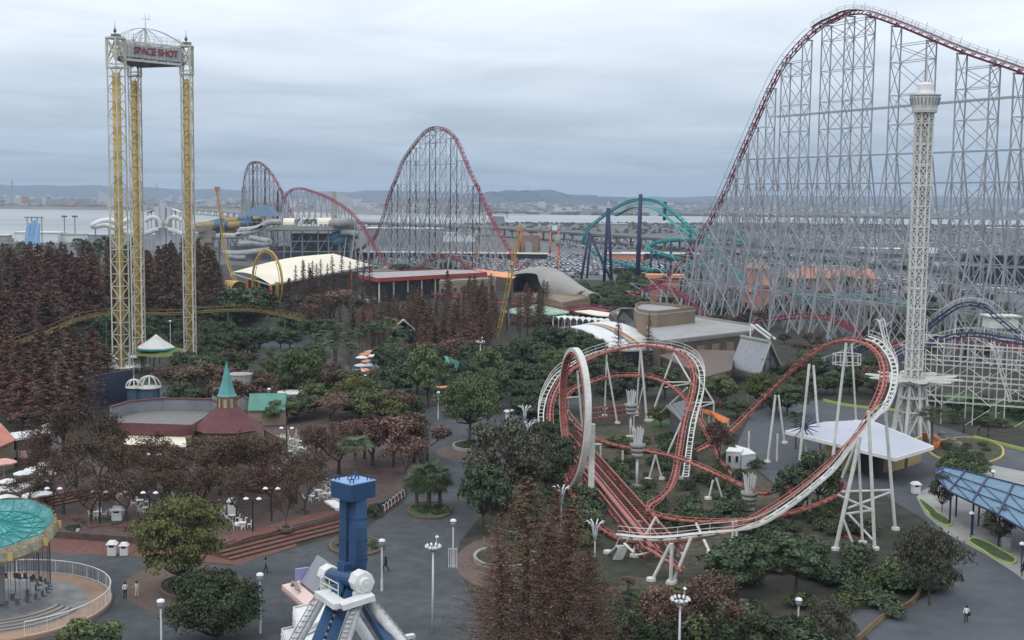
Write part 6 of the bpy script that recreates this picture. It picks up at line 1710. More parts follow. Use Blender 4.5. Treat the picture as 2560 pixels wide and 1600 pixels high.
g.build('arch_opening', 'dark_void', wl_)
# --- teal roofed huts
def gable(name, label, ridge, eave, back_shift, hr, he, roof, wall, wall_px=None):
    r_ = [gp(*p, hr) for p in ridge]; e = [gp(*p, he) for p in eave]; n = e[0] - r_[0]; n.z = 0
    o2 = [p - V((n.x, n.y, 0)) * back_shift + V((0, 0, he - hr)) for p in r_]
    c = (e[0] + e[1]) / 2; t = thing(name, label, 'building', (c.x, c.y, 0))
    g = MB(); g.strip(e, r_, .15); g.strip(r_, o2, .15); g.build('roof', roof, t)
    g = MB(); i_ = [e[0] + (o2[0] - e[0]) * .06 + (e[1] - e[0]) * .02, e[1] + (o2[1] - e[1]) * .06 - (e[1] - e[0]) * .02, o2[1] - (o2[1] - e[1]) * .06, o2[0] - (o2[0] - e[0]) * .06]
    g.poly([(p.x, p.y, he - .15) for p in i_], he - .15); g.build('wall', wall, t)
    g = MB()
    for k in (0, 1): ii = (e[k] * .94 + o2[k] * .06, r_[k], o2[k] * .94 + e[k] * .06); s = (e[1] - e[0]) * (.03 if k == 0 else -.03); g.add([tuple(p + s) for p in ii], [(0, 1, 2)])
    g.build('gable_wall', wall, t)
    return t, e
t, e = gable('kiosk_building', 'long hut with a bright teal roof and beige curved wall behind the restaurant', [K5(1795, 372), K5(2210, 365)], [K5(1822, 512), K5(2232, 500)], .8, 6.0, 3.4, 'roof_teal', 'tan_wall')
g = MB(); q = gp(*K5(2270, 580), 0); g.lathe(q, [(2.6, 0), (2.6, 3.6)], 12); g.build('curved_wall', 'tan_wall', t); g = MB(); g.lathe(q + V((0, 0, 3.6)), [(2.75, 0), (2.75, .2), (2.5, .2)], 12); g.build('coping', 'white_paint', t)
g = MB()
for k in range(6): an = -2.6 + k * .42; g.bar(q + V((2.62 * math.cos(an), 2.62 * math.sin(an), .5)), q + V((2.62 * math.cos(an), 2.62 * math.sin(an), 2.8)), .35, .1)
g.build('window', 'dark_void', t)
t, e = gable('kiosk_building', 'small hut with a teal roof half hidden behind the spire', [K5(1390, 300), K5(1560, 300)], [K5(1420, 420), K5(1600, 420)], .8, 6.0, 3.6, 'roof_teal', 'concrete')
g = MB(); q = gp(*K5(1690, 540), 0); g.lathe(q, [(2.3, 0), (2.3, 6.4), (2.4, 6.4), (2.4, 6.6)], 14); g.build('round_wall', 'concrete', t)
t, e = gable('kiosk_building', 'stepped teal roofed house among the trees by the lamp mast', [G(1, 2, 1800, 345), G(1, 2, 1930, 395)], [G(1, 2, 1890, 535), G(1, 2, 2060, 515)], .7, 7.5, 4.0, 'roof_teal', 'brown_wall')
g = MB(); a_, b_ = gp(*G(1, 2, 1790, 345), 7.7), gp(*G(1, 2, 1885, 530), 4.3); g.bar(a_, b_, .5, .35); a2, b2 = gp(*G(1, 2, 1480, 310), 7.5), gp(*G(1, 2, 1440, 380), 4.5); g.bar(a2, b2, .7, .3); a3 = gp(*G(1, 2, 1540, 480), 3.5); g.bar(a2, a3, .6, .3); g.build('verge', 'spire_teal', t)
g = MB(); a_, b_ = gp(*G(1, 2, 1720, 640), 3), gp(*G(1, 2, 1900, 625), 3); g.bar(a_, b_, 2, .2); g.build('porch_roof', 'peach', t)
# --- left edge sheds
t, R, I = roofbox('shop_building', 'low shop with a white flat roof and posters, left edge', 'building', [G(0, 2, 95, 1095), G(0, 2, 150, 1122), G(0, 2, 480, 1066), G(0, 2, 440, 1022), G(0, 2, 100, 1065)], 4.0, 'brown_wall', 'white_paint', .3, .2)
for k, (x, y) in enumerate(((165, 1255), (240, 1262), (318, 1245))):
    p = gp(*G(0, 2, x, y), 1.7); p = p - V((0, .35, 0)); g = MB(); g.box((p.x, p.y - .3, 1.7), (1.0, .06, 1.1)); g.build('poster', 'lilac_roof' if k != 1 else 'pink_light', t)
gable('shop_building', 'salmon roofed shop at the left edge beside the white parasols', [G(0, 2, -160, 940), G(0, 2, 10, 975)], [G(0, 2, -80, 1230), G(0, 2, 148, 1130)], .8, 6.2, 4.2, 'tile_salmon', 'beige_wall')
roofbox('hut', 'small hut with a pale mossy roof behind the white flat roofed shop', 'hut', [G(0, 2, 390, 1000), G(0, 2, 430, 1025), G(0, 2, 595, 998), G(0, 2, 520, 945)], 4.6, 'concrete', mat('moss_roof', (.30, .28, .21), .9, .25, .6), .2, .3)
# --- pink awning kiosk in front
pk = thing('ticket_kiosk', 'kiosk with a steep grey roof and pink striped awning left of the blue arm', 'kiosk', gp(*B5(400, 1290)))
stripes('pink_stripes', (.74, .44, .40), (.78, .70, .66), 2.2, 0, .7, .5, .04, rot=.9)
q_ = [gp(*B5(x, y), z) for x, y, z in ((157, 1028, 3.0), (322, 985, 3.9), (462, 1105, 3.9), (475, 1190, 3.0), (365, 1210, 3.0))]
g = MB(); g.add([tuple(p) for p in q_], [(0, 4, 3, 2, 1)]); lo = [V((p.x, p.y, p.z - .35)) for p in q_]; g.add([tuple(q_[0]), tuple(q_[4]), tuple(q_[3])] + [tuple(lo[0]), tuple(lo[4]), tuple(lo[3])], [(0, 3, 4, 1), (1, 4, 5, 2)]); g.build('awning', 'pink_stripes', pk)
g = MB()
for a_, b_ in ((lo[0], lo[4]), (lo[4], lo[3])):
    n = int((b_ - a_).length / .3)
    for k in range(n): p = a_ + (b_ - a_) * ((k + .5) / n); g.bar(p + V((0, 0, .05)), p - V((0, 0, .16)), .2, .03, up=b_ - a_)
g.build('scalloped_edge', 'pink_light', pk)
r0_, r1_ = dp(*B5(470, 762), 118), dp(*B5(608, 855), 114); e0_, e1_ = gp(*B5(322, 1000), 4.0), gp(*B5(455, 1108), 4.0)
mat('slate_grey', (.25, .26, .285), .6, .12, .4)
back_ = V((r0_.x * 2 - e0_.x, r0_.y * 2 - e0_.y, 4.0)); back1 = V((r1_.x * 2 - e1_.x, r1_.y * 2 - e1_.y, 4.0))
g = MB(); g.strip([e0_, e1_], [r0_, r1_], .2); g.strip([r0_, r1_], [back_, back1], .2); g.build('roof', 'slate_grey', pk)
g = MB(); ii = (e1_, r1_, back1); s = (e0_ - e1_).normalized() * .4; g.add([tuple(p + s) for p in ii] + [(back1.x + s.x, back1.y + s.y, 0), (e1_.x + s.x, e1_.y + s.y, 0)], [(0, 1, 2), (0, 2, 3, 4)]); ii = (e0_, r0_, back_); s = -s; g.add([tuple(p + s) for p in ii] + [(back_.x + s.x, back_.y + s.y, 0), (e0_.x + s.x, e0_.y + s.y, 0)], [(2, 1, 0), (4, 3, 2, 0)])
g.strip([e0_, e1_], [V((e0_.x, e0_.y, 0)), V((e1_.x, e1_.y, 0))]); g.build('wall', 'tan_wall', pk)
g = MB(); p = gp(*B5(335, 930), 4.6); g.box(p, (1.3, .3, 1.1), .5); g.build('side_sign', 'lavender', pk)
g = MB(); p = gp(*B5(275, 1075), 3.35)
ax = (q_[4] - q_[0]).normalized(); c = [p + ax * u + V((0, 0, h)) for u, h in ((-.9, .15), (-.75, .6), (-.4, .35), (-.1, .75), (.3, .55), (.55, .25), (.95, .3))]
g.tube(c, .17, 6, rv=.12); g.build('roof_sculpture', 'concrete', pk, True)
g = MB()
for p in (q_[0], q_[4], q_[3]): g.bar((p.x, p.y, 0), p, .07)
g.build('post', 'mid_steel', pk, each=True)

# ================================================================ FAR SIDE: WATER PARK AND SHEDS
def shed(label, px, py, w_, d_, h, wall, roof, rz=0, cat='building', name='shed', pitch=0):
    b = gp(px, py); t = thing(name, label, cat, (b.x, b.y, 0))
    g = MB(); g.box((b.x, b.y + d_ / 2, h / 2), (w_, d_, h), rz); g.build('wall', wall, t)
    g = MB(); g.box((b.x, b.y + d_ / 2, h + .3), (w_ + 1.4, d_ + 1.4, .6), rz); g.build('roof', roof, t)
    return t, b
shed('long white roofed shed behind the palms at the far left', 90, 606, 34, 20, 7.5, 'lorry_white', 'white_paint')
shed('pale grey block with a stepped roof behind the palms, left', 170, 606, 22, 14, 6, 'lorry_white', 'grey_roof')
shed('wide low grey building behind the palms, left of the drop tower', 225, 600, 30, 16, 4.2, 'concrete', 'lilac_roof')
shed('small white roofed shed at the far left edge', 6, 603, 8, 10, 4.5, 'concrete', 'white_paint')
bs = gp(80, 612); t = thing('slide_tower', 'light blue slide tower with a flat deck on top at the far left', 'slide', bs)
g = MB()
for dx_ in (-4.2, 0, 4.2): g.bar(bs + V((dx_, 0, 0)), bs + V((dx_ * .8, 4, 18 - abs(dx_) * .5)), 3.0, 1.2)
mat('slide_blue_pale', (.17, .34, .56), .5, .15, .2); g.build('chute', 'slide_blue_pale', t, each=True)
g = MB(); p = bs + V((0, 5, 20.5)); g.box(p, (13, 5, .8)); 
for dx_ in (-5.5, -2, 2, 5.5): g.bar(bs + V((dx_, 6, 0)), bs + V((dx_, 6, 20)), .5)
g.build('deck', 'mid_steel', t)
for i, px in enumerate((162, 188)):
    b = gp(px, 600); t = thing('floodlight_mast', ('short' if i else 'left') + ' dark floodlight mast on the roof line beyond the palms' if i == 0 else 'right one of two dark floodlight masts beyond the palms', 'lamp mast', b)
    z = dp(px, 541, b.y).z; g = MB(); g.bar(b, b + V((0, 0, z)), .7); g.build('mast', 'mid_steel', t); g = MB(); g.box(b + V((0, 0, z)), (4.5, 1, 1.4)); g.build('lamps', 'dark_steel', t)
sl_ = thing('water_slide', 'white water slide station with an arched roof and twin chutes behind the drop tower', 'water slide', gp(408, 612))
def wpx(x, y, Y): return dp(*G(0, 1, x, y), Y)
g = MB(); c = spline([wpx(1390, 495, 880), wpx(1450, 465, 880), wpx(1545, 450, 880), wpx(1640, 465, 880), wpx(1710, 490, 880)], 3); g.strip([p - V((0, 3, 0)) for p in c], [p + V((0, 6, 0)) for p in c], .6); g.build('arched_roof', 'steel_white', sl_)
g = MB()
for x, y0, w_ in ((1545, 500, 7), ):
    g.box(wpx(x, 640, 878), (4, 5, 34))
for x in (1490, 1545, 1600): p = wpx(x, 620, 876); g.box(p, (3, 2, 26))
for x in (1395, 1430, 1470, 1620, 1660, 1700): p = wpx(x, 480, 882); g.bar((p.x, p.y, 0), p, .7)
g.build('tower', 'lilac_roof', sl_)
g = MB()
for pts in (((1370, 575), (1440, 540), (1500, 565), (1520, 640)), ((1720, 575), (1650, 540), (1590, 565), (1570, 640)), ((1370, 700), (1440, 670), (1500, 655)), ((1720, 700), (1650, 670), (1590, 655))):
    c = spline([wpx(x, y, 872) for x, y in pts], 2); g.tube(c, 1.5, 6)
g.build('chute', 'steel_white', sl_, each=True)
t = thing('water_slide', 'curling white tube slide at the left foot of the slide station', 'water slide', gp(270, 612)); g = MB()
for pts in (((860, 630), (930, 590), (1030, 570), (1150, 590), (1230, 560)), ((900, 625), (1000, 610), (1100, 640), (1200, 650)), ((1130, 690), (1200, 680), (1290, 710), (1370, 690))):
    g.tube(spline([wpx(x, y, 862) for x, y in pts], 2), 2.0, 7)
g.build('tubes', 'white_paint', t, True); g = MB()
for x, y in ((900, 620), (1030, 590), (1150, 610), (1200, 690), (1300, 710)): p = wpx(x, y, 862); g.bar((p.x, p.y, 0), p, .8)
g.build('post', 'mid_steel', t, each=True)
W6 = lambda x, y, Y: dp(480 + x / 5.04, 480 + y / 5.04, Y)
wsl = thing('water_slide', 'blue and yellow banded tube slides left of the slide scaffold', 'water slide', gp(560, 640))
mat('slide_blue', (.05, .13, .20), .45, .1, .3); mat('slide_yellow', (.30, .215, .08), .45, .1, .3)
for j, pts in enumerate((((55, 430), (200, 415), (380, 375), (560, 360), (760, 345), (860, 365)), ((60, 455), (180, 465), (300, 480), (440, 490), (560, 485)), ((130, 425), (330, 420), (520, 420), (700, 400), (880, 375)))):
    c = spline([W6(x, y, 830 - j * 4) for x, y in pts], 1.6); g = MB(); k = 0
    for i in range(0, len(c) - 1, 5):
        k += 1; g.m(k % 2); g.tube(c[i:i + 6], 2.6, 8)
    g.build('banded_tube', ['slide_blue', 'slide_yellow'], wsl, True)
g = MB()
for x in (90, 200, 330, 450, 560, 700, 840): p = W6(x, 420, 828); g.bar((p.x, p.y, 0), p, .8)
g.build('post', 'mid_steel', wsl, each=True)
scf = thing('water_slide', 'huge dark steel slide scaffold with white chutes and canopy roofs', 'water slide', gp(740, 660))
g = MB(); xs = [480, 620, 780, 1000, 1160, 1245, 1390, 1590, 1720, 1860, 2000]
for x in xs:
    for dY in (0, 18, 34):
        p = W6(x, 470 if x > 900 else 640, 770 + dY); g.bar((p.x, p.y, 0), p, .7)
    for j in range(2): p = W6(x, 760, 770 + j * 18); q = W6(x + 120, 560, 770 + j * 18); g.bar(p, q, .4); g.bar(W6(x + 120, 760, 770), W6(x, 560, 770), .4)
for y in (480, 620, 750): g.bar(W6(480 if y > 600 else 900, y, 770), W6(2010, y, 770), .6); g.bar(W6(480 if y > 600 else 900, y, 800), W6(2010, y, 800), .6)
g.build('scaffold', 'mid_steel', scf)
g = MB(); p, q = W6(1250, 690, 785), W6(1990, 690, 785); g.box(((p.x + q.x) / 2, 800, 8), (q.x - p.x, 26, 16)); p, q = W6(480, 760, 785), W6(1250, 760, 785); g.box(((p.x + q.x) / 2, 800, 4), (q.x - p.x, 26, 8)); g.build('plant_room', 'dark_steel', scf)
g = MB(); A = [W6(x, 478, 768) for x in (940, 1500, 2000)]; g.strip(A, [p + V((0, 30, 0)) for p in A], .8); 
A = [W6(x, y, 766) for x, y in ((1000, 480), (1160, 470), (1300, 480), (1700, 482), (2010, 470))]
for a_, b_ in zip(A[:-1], A[1:]): g.bar(a_ + V((0, 0, 1.2)), b_ + V((0, 0, 1.2)), .5, 2.4)
g.build('deck', 'concrete', scf)
g = MB()
for x0, x1, y in ((1160, 1300, 405), (1590, 1760, 400)):
    a_, b_ = W6(x0, y, 772), W6(x1, y, 772); s = [V((0, 4 * math.cos(k * math.pi / 8), 3.6 * math.sin(k * math.pi / 8))) for k in range(9)]
    g.strip([a_ + v_ for v_ in s], [b_ + v_ for v_ in s], .2)
g.build('canopy_roof', 'cream', scf, each=True)
g = MB()
for x in (1370, 1470, 1540): 
    a_ = W6(x, 405, 776); s = [V((3.6 * math.cos(k * math.pi / 8), 0, 3.6 * math.sin(k * math.pi / 8))) for k in range(9)]; g.strip([a_ + v_ for v_ in s], [a_ + v_ + V((0, 12, 0)) for v_ in s], .2)
g.build('hood_roof', 'steel_white', scf, each=True)
g = MB(); c = spline([W6(1770, 400, 770), W6(1850, 385, 764), W6(1940, 385, 764), W6(2015, 400, 770), W6(2010, 440, 778), W6(1900, 450, 770)], 2); g.tube(c, 3.0, 8); g.build('tube_slide', 'concrete', scf, True)
g = MB()
for pts in (((130, 690), (190, 620), (250, 575), (380, 555), (560, 555), (640, 540)), ((560, 545), (700, 510), (830, 470), (960, 385), (1120, 380)), ((590, 650), (760, 640), (900, 660), (1010, 640)), ((720, 570), (850, 600), (980, 620), (1000, 605)), ((400, 770), (560, 775), (760, 755), (980, 720)), ((440, 800), (560, 820), (680, 825)), ((1880, 500), (1960, 505), (2090, 530)), ((600, 480), (760, 470), (900, 430))):
    g.tube(spline([W6(x, y, 766) for x, y in pts], 2), 1.9, 7)
g.build('chute', mat('slide_white', (.42, .42, .40), .5, .2, .1, col2=(.30, .30, .29)), scf, True, each=True)
g = MB()
for pts in (((1760, 600), (1850, 540), (1950, 520), (2095, 530)), ((1780, 640), (1900, 600), (1990, 590))): g.tube(spline([W6(x, y, 772) for x, y in pts], 2), 3.2, 8)
g.build('blue_chute', 'slide_blue', scf, True)
p = W6(890, 300, 812); t = thing('slide_tower', 'slide start tower with a small blue hipped roof', 'slide', (p.x, p.y, 0)); g = MB(); g.lathe(p, [(14, 0), (7, 5.5), (6.5, 6.2), (0.1, 6.6)], 4, math.pi / 4, math.pi / 4 + 2 * math.pi); g.build('roof', mat('roof_blue', (.09, .15, .23), .5, .1, .2), t)
g = MB()
for dx_ in (-8, 8):
    for dy_ in (-7, 7): g.bar((p.x + dx_, p.y + dy_, 0), (p.x + dx_, p.y + dy_, p.z), .6)
g.box((p.x, p.y, p.z - 4), (17, 15, .5)); g.box((p.x, p.y, p.z - 8), (17, 15, .5)); g.build('tower', 'mid_steel', t)
b_ = gp(525, 690); t = thing('rock_tower', 'pale rock faced tower with a white panel at the left of the slide scaffold', 'tower', b_); g = MB()
for k in range(9):
    g.box((b_.x - 3 + 1.2 * math.sin(k * 2.1), b_.y + 4, 2 + k * 2.6), (9 - .35 * k + math.sin(k * 1.7), 8, 2.9), k * .25, .92)
g.build('rock', mat('rock', (.22, .19, .17), .95, .3, .2, bump=.5), t); p = dp(521, 695, b_.y - 2); g = MB(); g.box(p, (2.6, .4, 9)); g.build('panel', 'white_paint', t)
# buildings behind the middle hill and along the car park
shed('long cream roofed low hall along the near edge of the car park', 1130, 650, 120, 6, 4.2, 'dark_void', 'cream', .03)
shed('grey multi storey block with white floors behind the middle hill', 1010, 612, 60, 26, 13, 'mid_steel', 'lorry_white')
shed('pale hall with a curved grey roof behind the middle hill', 985, 606, 16, 16, 12, 'pink_light', 'concrete')
shed('white walled low terminal behind the middle hill', 1120, 604, 50, 12, 7, 'lorry_white', 'lorry_white')
shed('long pink and white building at the back of the parked cars', 1562, 653, 24, 8, 4.5, 'pink_wall', 'white_paint', -.05)
shed('long white flat roofed bus shelter behind the teal coaster', 1650, 652, 48, 7, 4.5, 'dark_void', 'white_paint', -.02)
shed('white factory shed beyond the highway near the teal arch', 1535, 576, 34, 20, 8, 'concrete', 'lilac_roof')
shed('white sheds on the river flats at the far right', 2530, 584, 60, 20, 7, 'concrete', 'lorry_white')
shed('dark covered hall under the highway at the right edge', 2520, 712, 34, 20, 14, 'dark_void', 'asphalt_far')
shed('pale shed under the highway left of the white tower', 2215, 640, 40, 12, 5, 'concrete', 'lorry_white')
b_ = gp(1250, 560); t = thing('lookout_hut', 'small dark lookout hut on a mound by the river', 'hut', gp(1246, 562)); g = MB(); b0 = gp(1246, 562); g.box(b0 + V((0, 0, 6)), (20, 14, 12), 0, .8); g.build('mound_base', 'mid_steel', t); g = MB(); g.box(b0 + V((0, 0, 22)), (34, 24, 2), 0, .8)
for dx_ in (-12, 12): g.bar(b0 + V((dx_, 0, 10)), b0 + V((dx_, 0, 22)), 1.2)
g.build('roof', 'dark_steel', t)
# tan gate with an arch, orange lamp columns
gt = thing('gateway_arch', 'tan gatehouse wall with one dark arch by the orange lamp columns', 'gate', gp(1325, 637))
Yg = 905; xl, xr = dp(1304, 600, Yg).x, dp(1347, 600, Yg).x; zt2 = dp(1320, 588, Yg).z; axm = dp(1320, 600, Yg).x; aw = 3.1; az_ = dp(1320, 606, Yg).z - 2
g = MB(); n = 10
arc = [(axm + aw * math.cos(math.pi * k / n), az_ + aw * math.sin(math.pi * k / n)) for k in range(n + 1)]
def wall_arch(yy): return [(xl, yy, 0), (axm - aw, yy, 0)] + [(x, yy, z) for x, z in arc[::-1]] + [(axm + aw, yy, 0), (xr, yy, 0), (xr, yy, zt2), (xl, yy, zt2)]
f_ = wall_arch(Yg); b2_ = wall_arch(Yg + 8); m_ = len(f_); g.add(f_ + b2_, [tuple(range(m_)), tuple(range(2 * m_ - 1, m_ - 1, -1))] + [(i, m_ + i, m_ + (i + 1) % m_, (i + 1) % m_) for i in range(m_)]); g.build('wall', 'beige_wall', gt)
for i, (px, top, base, lb) in enumerate(((1393, 586, 690, 'nearest orange column topped by a grey egg shaped lantern'), (1300, 553, 632, 'thick orange lamp column left of the tan gate'), (1310, 557, 630, 'slim orange lamp column just behind the left one'), (1348, 557, 634, 'orange lamp column at the right edge of the tan gate'), (1375, 557, 636, 'orange lamp column right of the tan gate'), (1396, 556, 634, 'far orange lamp column above the nearest lantern'), (1190, 575, 668, 'orange column standing in front of the middle hill'))):
    b = gp(px, base); z = dp(px, top, b.y).z; t = thing('lamp_column', lb, 'lamp', b); hb = z * .28; 
    g = MB(); w_ = 1.15 if i in (0, 6) else (2.0 if i == 1 else 1.35); g.bar(b, b + V((0, 0, z - hb)), w_, n=10, w2=w_ * .85); g.build('column', 'orange_pole', t, True)
    rr = 1.55 if i == 0 else 1.4
    g = MB(); g.lathe(b + V((0, 0, z - hb)), [(rr * .35, 0), (rr * .8, hb * .2), (rr, hb * .45), (rr * .75, hb * .75), (rr * .25, hb * .9), (.05, hb * 1.05)], 14); g.build('lantern', 'concrete', t, True)
# orange roofed food court and pink towers behind the lattice
fc = thing('market_hall', 'low hall with a row of orange pyramid roofs behind the grey lattice', 'building', gp(2095, 720))
g = MB(); p, q = dp(*G(3, 1, 300, 1100), 560), dp(*G(3, 1, 1010, 1115), 560); g.box(((p.x + q.x) / 2, 566, 3), (q.x - p.x, 12, 6)); g.build('wall', 'tan_wall', fc)
for x in (345, 470, 560, 680, 740, 880, 965):
    p = dp(*G(3, 1, x, 1105), 560); g = MB(); g.lathe((p.x, 564, 6), [(8.4 if x < 400 else 6.5, 0), (2, 5 if x < 400 else 3.6), (.1, 4.5)], 4, math.pi / 4, math.pi / 4 + 2 * math.pi); g.build('pyramid_roof', 'orange', fc)
g = MB(); p, q = dp(*G(3, 1, 420, 1060), 566), dp(*G(3, 1, 800, 1065), 566); g.box(((p.x + q.x) / 2, 572, 8.5), (q.x - p.x, 4, 5)); g.build('upper_wall', 'concrete', fc)
pc = thing('play_castle', 'salmon pink play castle with pointed roofs behind the grey lattice', 'building', gp(1893, 775))
for x, y0, y1, w_ in ((2320, 940, 1100, 8), (2250, 1180, 1300, 7), (2380, 1060, 1300, 9), (2440, 1240, 1320, 6)):
    Yc = 470; a_, b_ = dp(*G(2, 1, x, y0), Yc), dp(*G(2, 1, x, y1), Yc); g = MB(); g.lathe((a_.x, Yc, 0), [(w_ * .45, 0), (w_ * .45, (a_.z + b_.z) / 2)], 10); o = g.build('tower', 'pink_wall', pc); g = MB(); g.lathe((a_.x, Yc, (a_.z + b_.z) / 2), [(w_ * .62, 0), (w_ * .3, (a_.z - b_.z) * .3), (.1, (a_.z - b_.z) * .55)], 10); g.build('roof', 'orange', o)
pl = thing('pink_arcade', 'salmon arcade wall behind the low red track hop', 'building', gp(1645, 760)); p, q = dp(*G(2, 1, 1310, 1230), 470), dp(*G(2, 1, 1580, 1230), 470)
g = MB(); g.box(((p.x + q.x) / 2, 472, 5.5), (q.x - p.x, 5, 11)); g.build('wall', 'pink_wall', pl); g = MB(); g.box(((p.x + q.x) / 2, 472, 11.6), (q.x - p.x + 3, 7, 1.2)); g.build('roof', 'peach', pl)
rl = gp(*D(290, 905)); t = thing('arcade_building', 'dark blue walled ride hall behind the trees near the drop tower foot', 'building', rl)
g = MB(); a_, b_ = gp(*G(0, 2, 180, 940)), gp(*G(0, 2, 1250, 780)); 
for p, q in ((gp(*G(0, 2, 190, 950)), gp(*G(0, 2, 480, 955))), (gp(*G(0, 2, 480, 955)), gp(*G(0, 2, 1010, 800))), (gp(*G(0, 2, 1010, 800)), gp(*G(0, 2, 1250, 760)))): g.bar(p + V((0, 0, 3)), q + V((0, 0, 3)), .6, 6)
g.build('wall', mat('wall_navy', (.035, .045, .075), .8, .2, .2), t)
mat('wall_slate', (.07, .12, .17), .8, .15, .2)
for i, (x, y, r_) in enumerate(((1265, 600, 1.5), (1410, 600, 2.2))):
    c = gp(*G(0, 2, x, y + 30), 3.6); tt = thing('arched_shelter', ('small' if i == 0 else 'large') + ' white arched shelter frame at the foot of the drop tower', 'shelter', (c.x, c.y, 0)); g = MB()
    for k in range(5):
        an = k * math.pi / 5; arc = [c + V((math.cos(an) * r_ * math.cos(b), math.sin(an) * r_ * math.cos(b), r_ * .95 * math.sin(b))) for b in np.linspace(0, math.pi, 12)]; g.tube(arc, .1, 5)
    g.lathe(c, [(r_ + .1, -.2), (r_ + .1, 0), (r_ - .1, 0)], 16); g.build('arches', 'steel_white', tt); g = MB(); g.lathe((c.x, c.y, 0), [(r_ - .2, 0), (r_ - .2, 3.4)], 12); g.build('wall', 'wall_slate', tt)
for i, (pts, lb) in enumerate(((((830, 365), (880, 320), (970, 305), (1050, 325), (1110, 370)), 'white curved beam arching near the drop tower foot'), (((400, 385), (550, 350), (720, 352), (930, 385)), 'low white curved beam left of the drop tower foot'))):
    c = spline([gp(*G(0, 2, x, y), 5.5 - i) for x, y in pts], .8); g = MB(); g.tube(c, .16, 5)
    for k in range(0, len(c), 6): g.bar((c[k].x, c[k].y, 0), c[k], .12)
    o = g.build('entrance_arch', 'steel_white', None, loc=(c[0].x, c[0].y, 0)); tag(o, lb, 'arch')
# ================================================================ LAMPS AND POLES
mat('globe', (.72, .74, .76), .2, .05, 2, spec=.6)
def globe_lamp(dx, dtop, dbase, label, m='pole_white', z0=0.0, base_panel=False):
    b = gd(dx, dbase, z0); h = dp(*D(dx, dtop), b.y).z - z0
    t = thing('street_lamp', label, 'street lamp', b, 'globe lamps on white poles')
    g = MB(); g.bar(b, b + V((0, 0, h * .22)), .26, n=8); g.bar(b + V((0, 0, h * .22)), b + V((0, 0, h - .7)), .17, n=8); g.build('pole', m, t)
    g = MB(); c = b + V((0, 0, h - .75)); g.lathe(c, [(.12, 0), (.26, .1), (.30, .3), (.22, .5)], 10); g.build('lantern', 'mid_steel', t); g = MB(); g.lathe(c, [(.22, .5), (.36, .56), (.30, .72), (.05, .82)], 10); g.build('cap', 'globe', t)
    if base_panel:
        g = MB()
        for k in range(5): g.bar(b + V((-.45 + .22 * k, -.2, 0)), b + V((-.45 + .22 * k, -.2, h * .42)), .07)
        for z in (.3, h * .4): g.bar(b + V((-.45, -.2, z)), b + V((.45, -.2, z)), .06)
        g.build('notice_frame', 'pole_white', t)
globe_lamp(902, 1274, 1396, 'white globe lamp right of the blue arm by a dark clothed walker')
globe_lamp(615, 1354, 1496, 'white globe lamp left of the pink awning kiosk')
globe_lamp(1070, 1227, 1341, 'white globe lamp with a louvred frame at its foot', base_panel=True)
globe_lamp(382, 1416, 1580, 'white globe lamp cut by the lower edge near the two walkers')
globe_lamp(636, 917, 990, 'white globe lamp in front of the teal roofed hut')
globe_lamp(1035, 925, 990, 'white globe lamp with signs on the road left of the big tree')
globe_lamp(403, 757, 830, 'thin white globe lamp between the drop tower legs')
globe_lamp(1497, 960, 1018, 'thin white globe lamp behind the inner coral bend')
globe_lamp(1625, 963, 1022, 'thin white globe lamp under the rear coral turn, right of the others')
globe_lamp(1766, 912, 960, 'slim lamp on the grass right of the orange awning')
globe_lamp(2068, 950, 1000, 'dark slim lamp on the grey path behind the pavilion', m='pole_dark')
globe_lamp(1885, 1413, 1480, 'short white lamp among dark shrubs at the lower right')
def mast(dx, dtop, dbase, label, r_=1.0, n=10):
    b = gd(dx, dbase); h = dp(*D(dx, dtop), b.y).z
    t = thing('light_mast', label, 'light mast', b)
    g = MB(); g.bar(b, b + V((0, 0, h)), .25, n=10, w2=.15); g.build('pole', 'pole_white', t, True)
    g = MB(); g.lathe(b + V((0, 0, h - .25)), [(r_ * .75, 0), (r_ * .75, .08), (r_ * .68, .08)], 16)
    for k in range(4): an = k * 1.571; g.bar(b + V((0, 0, h - .5)), b + V((math.cos(an) * r_ * .75, math.sin(an) * r_ * .75, h - .2)), .07)
    g.build('ring', 'mid_steel', t)
    for k in range(n):
        an = k * 6.283 / n; g = MB(); p = b + V((math.cos(an) * r_, math.sin(an) * r_, h)); g.bar(p - V((math.cos(an) * .15, math.sin(an) * .15, .07)), p + V((math.cos(an) * .07, math.sin(an) * .07, .1)), .17, n=8, w2=.24); g.build('floodlight', 'globe', t)
    g = MB(); g.bar(b + V((.3, 0, h)), b + V((.3, 0, h + .9)), .05); g.lathe(b + V((.35, 0, h + .9)), [(.05, -.15), (.18, 0), (.05, .15)], 8); g.build('camera_arm', 'globe', t)
mast(1022, 1291, 1497, 'tall white light mast with a ring of floodlights on the open plaza', .68)
mast(1602, 1416, 1620, 'white light mast with ball lamps rising over the shrubs at lower right', .74, 12)
mast(1134, 807, 905, 'slender white light mast with a cross of lamps among dark trees', .95, 6)
def twin(dx, dtop, dbase, label, z0=TZ, m='pole_dark', sp=.75):
    b = gd(dx, dbase, z0); h = dp(*D(dx, dtop), b.y).z - z0
    t = thing('twin_lamp', label, 'street lamp', b, 'dark posts with two saucer lamps')
    g = MB(); g.bar(b, b + V((0, 0, h - .3)), .2, n=8); g.bar(b + V((-sp, 0, h - .3)), b + V((sp, 0, h - .3)), .09); g.build('post', m, t)
    for s in (-1, 1):
        g = MB(); g.lathe(b + V((s * sp, 0, h - .35)), [(.12, 0), (.34, .1), (.32, .18), (.1, .32)], 12); g.build('lamp_head', 'globe', t)
twin(678, 1008, 1108, 'black post with two white saucer lamps beside the white tables on the terrace')
twin(128, 1150, 1232, 'black post with two saucer lamps just right of the swing ride canopy')
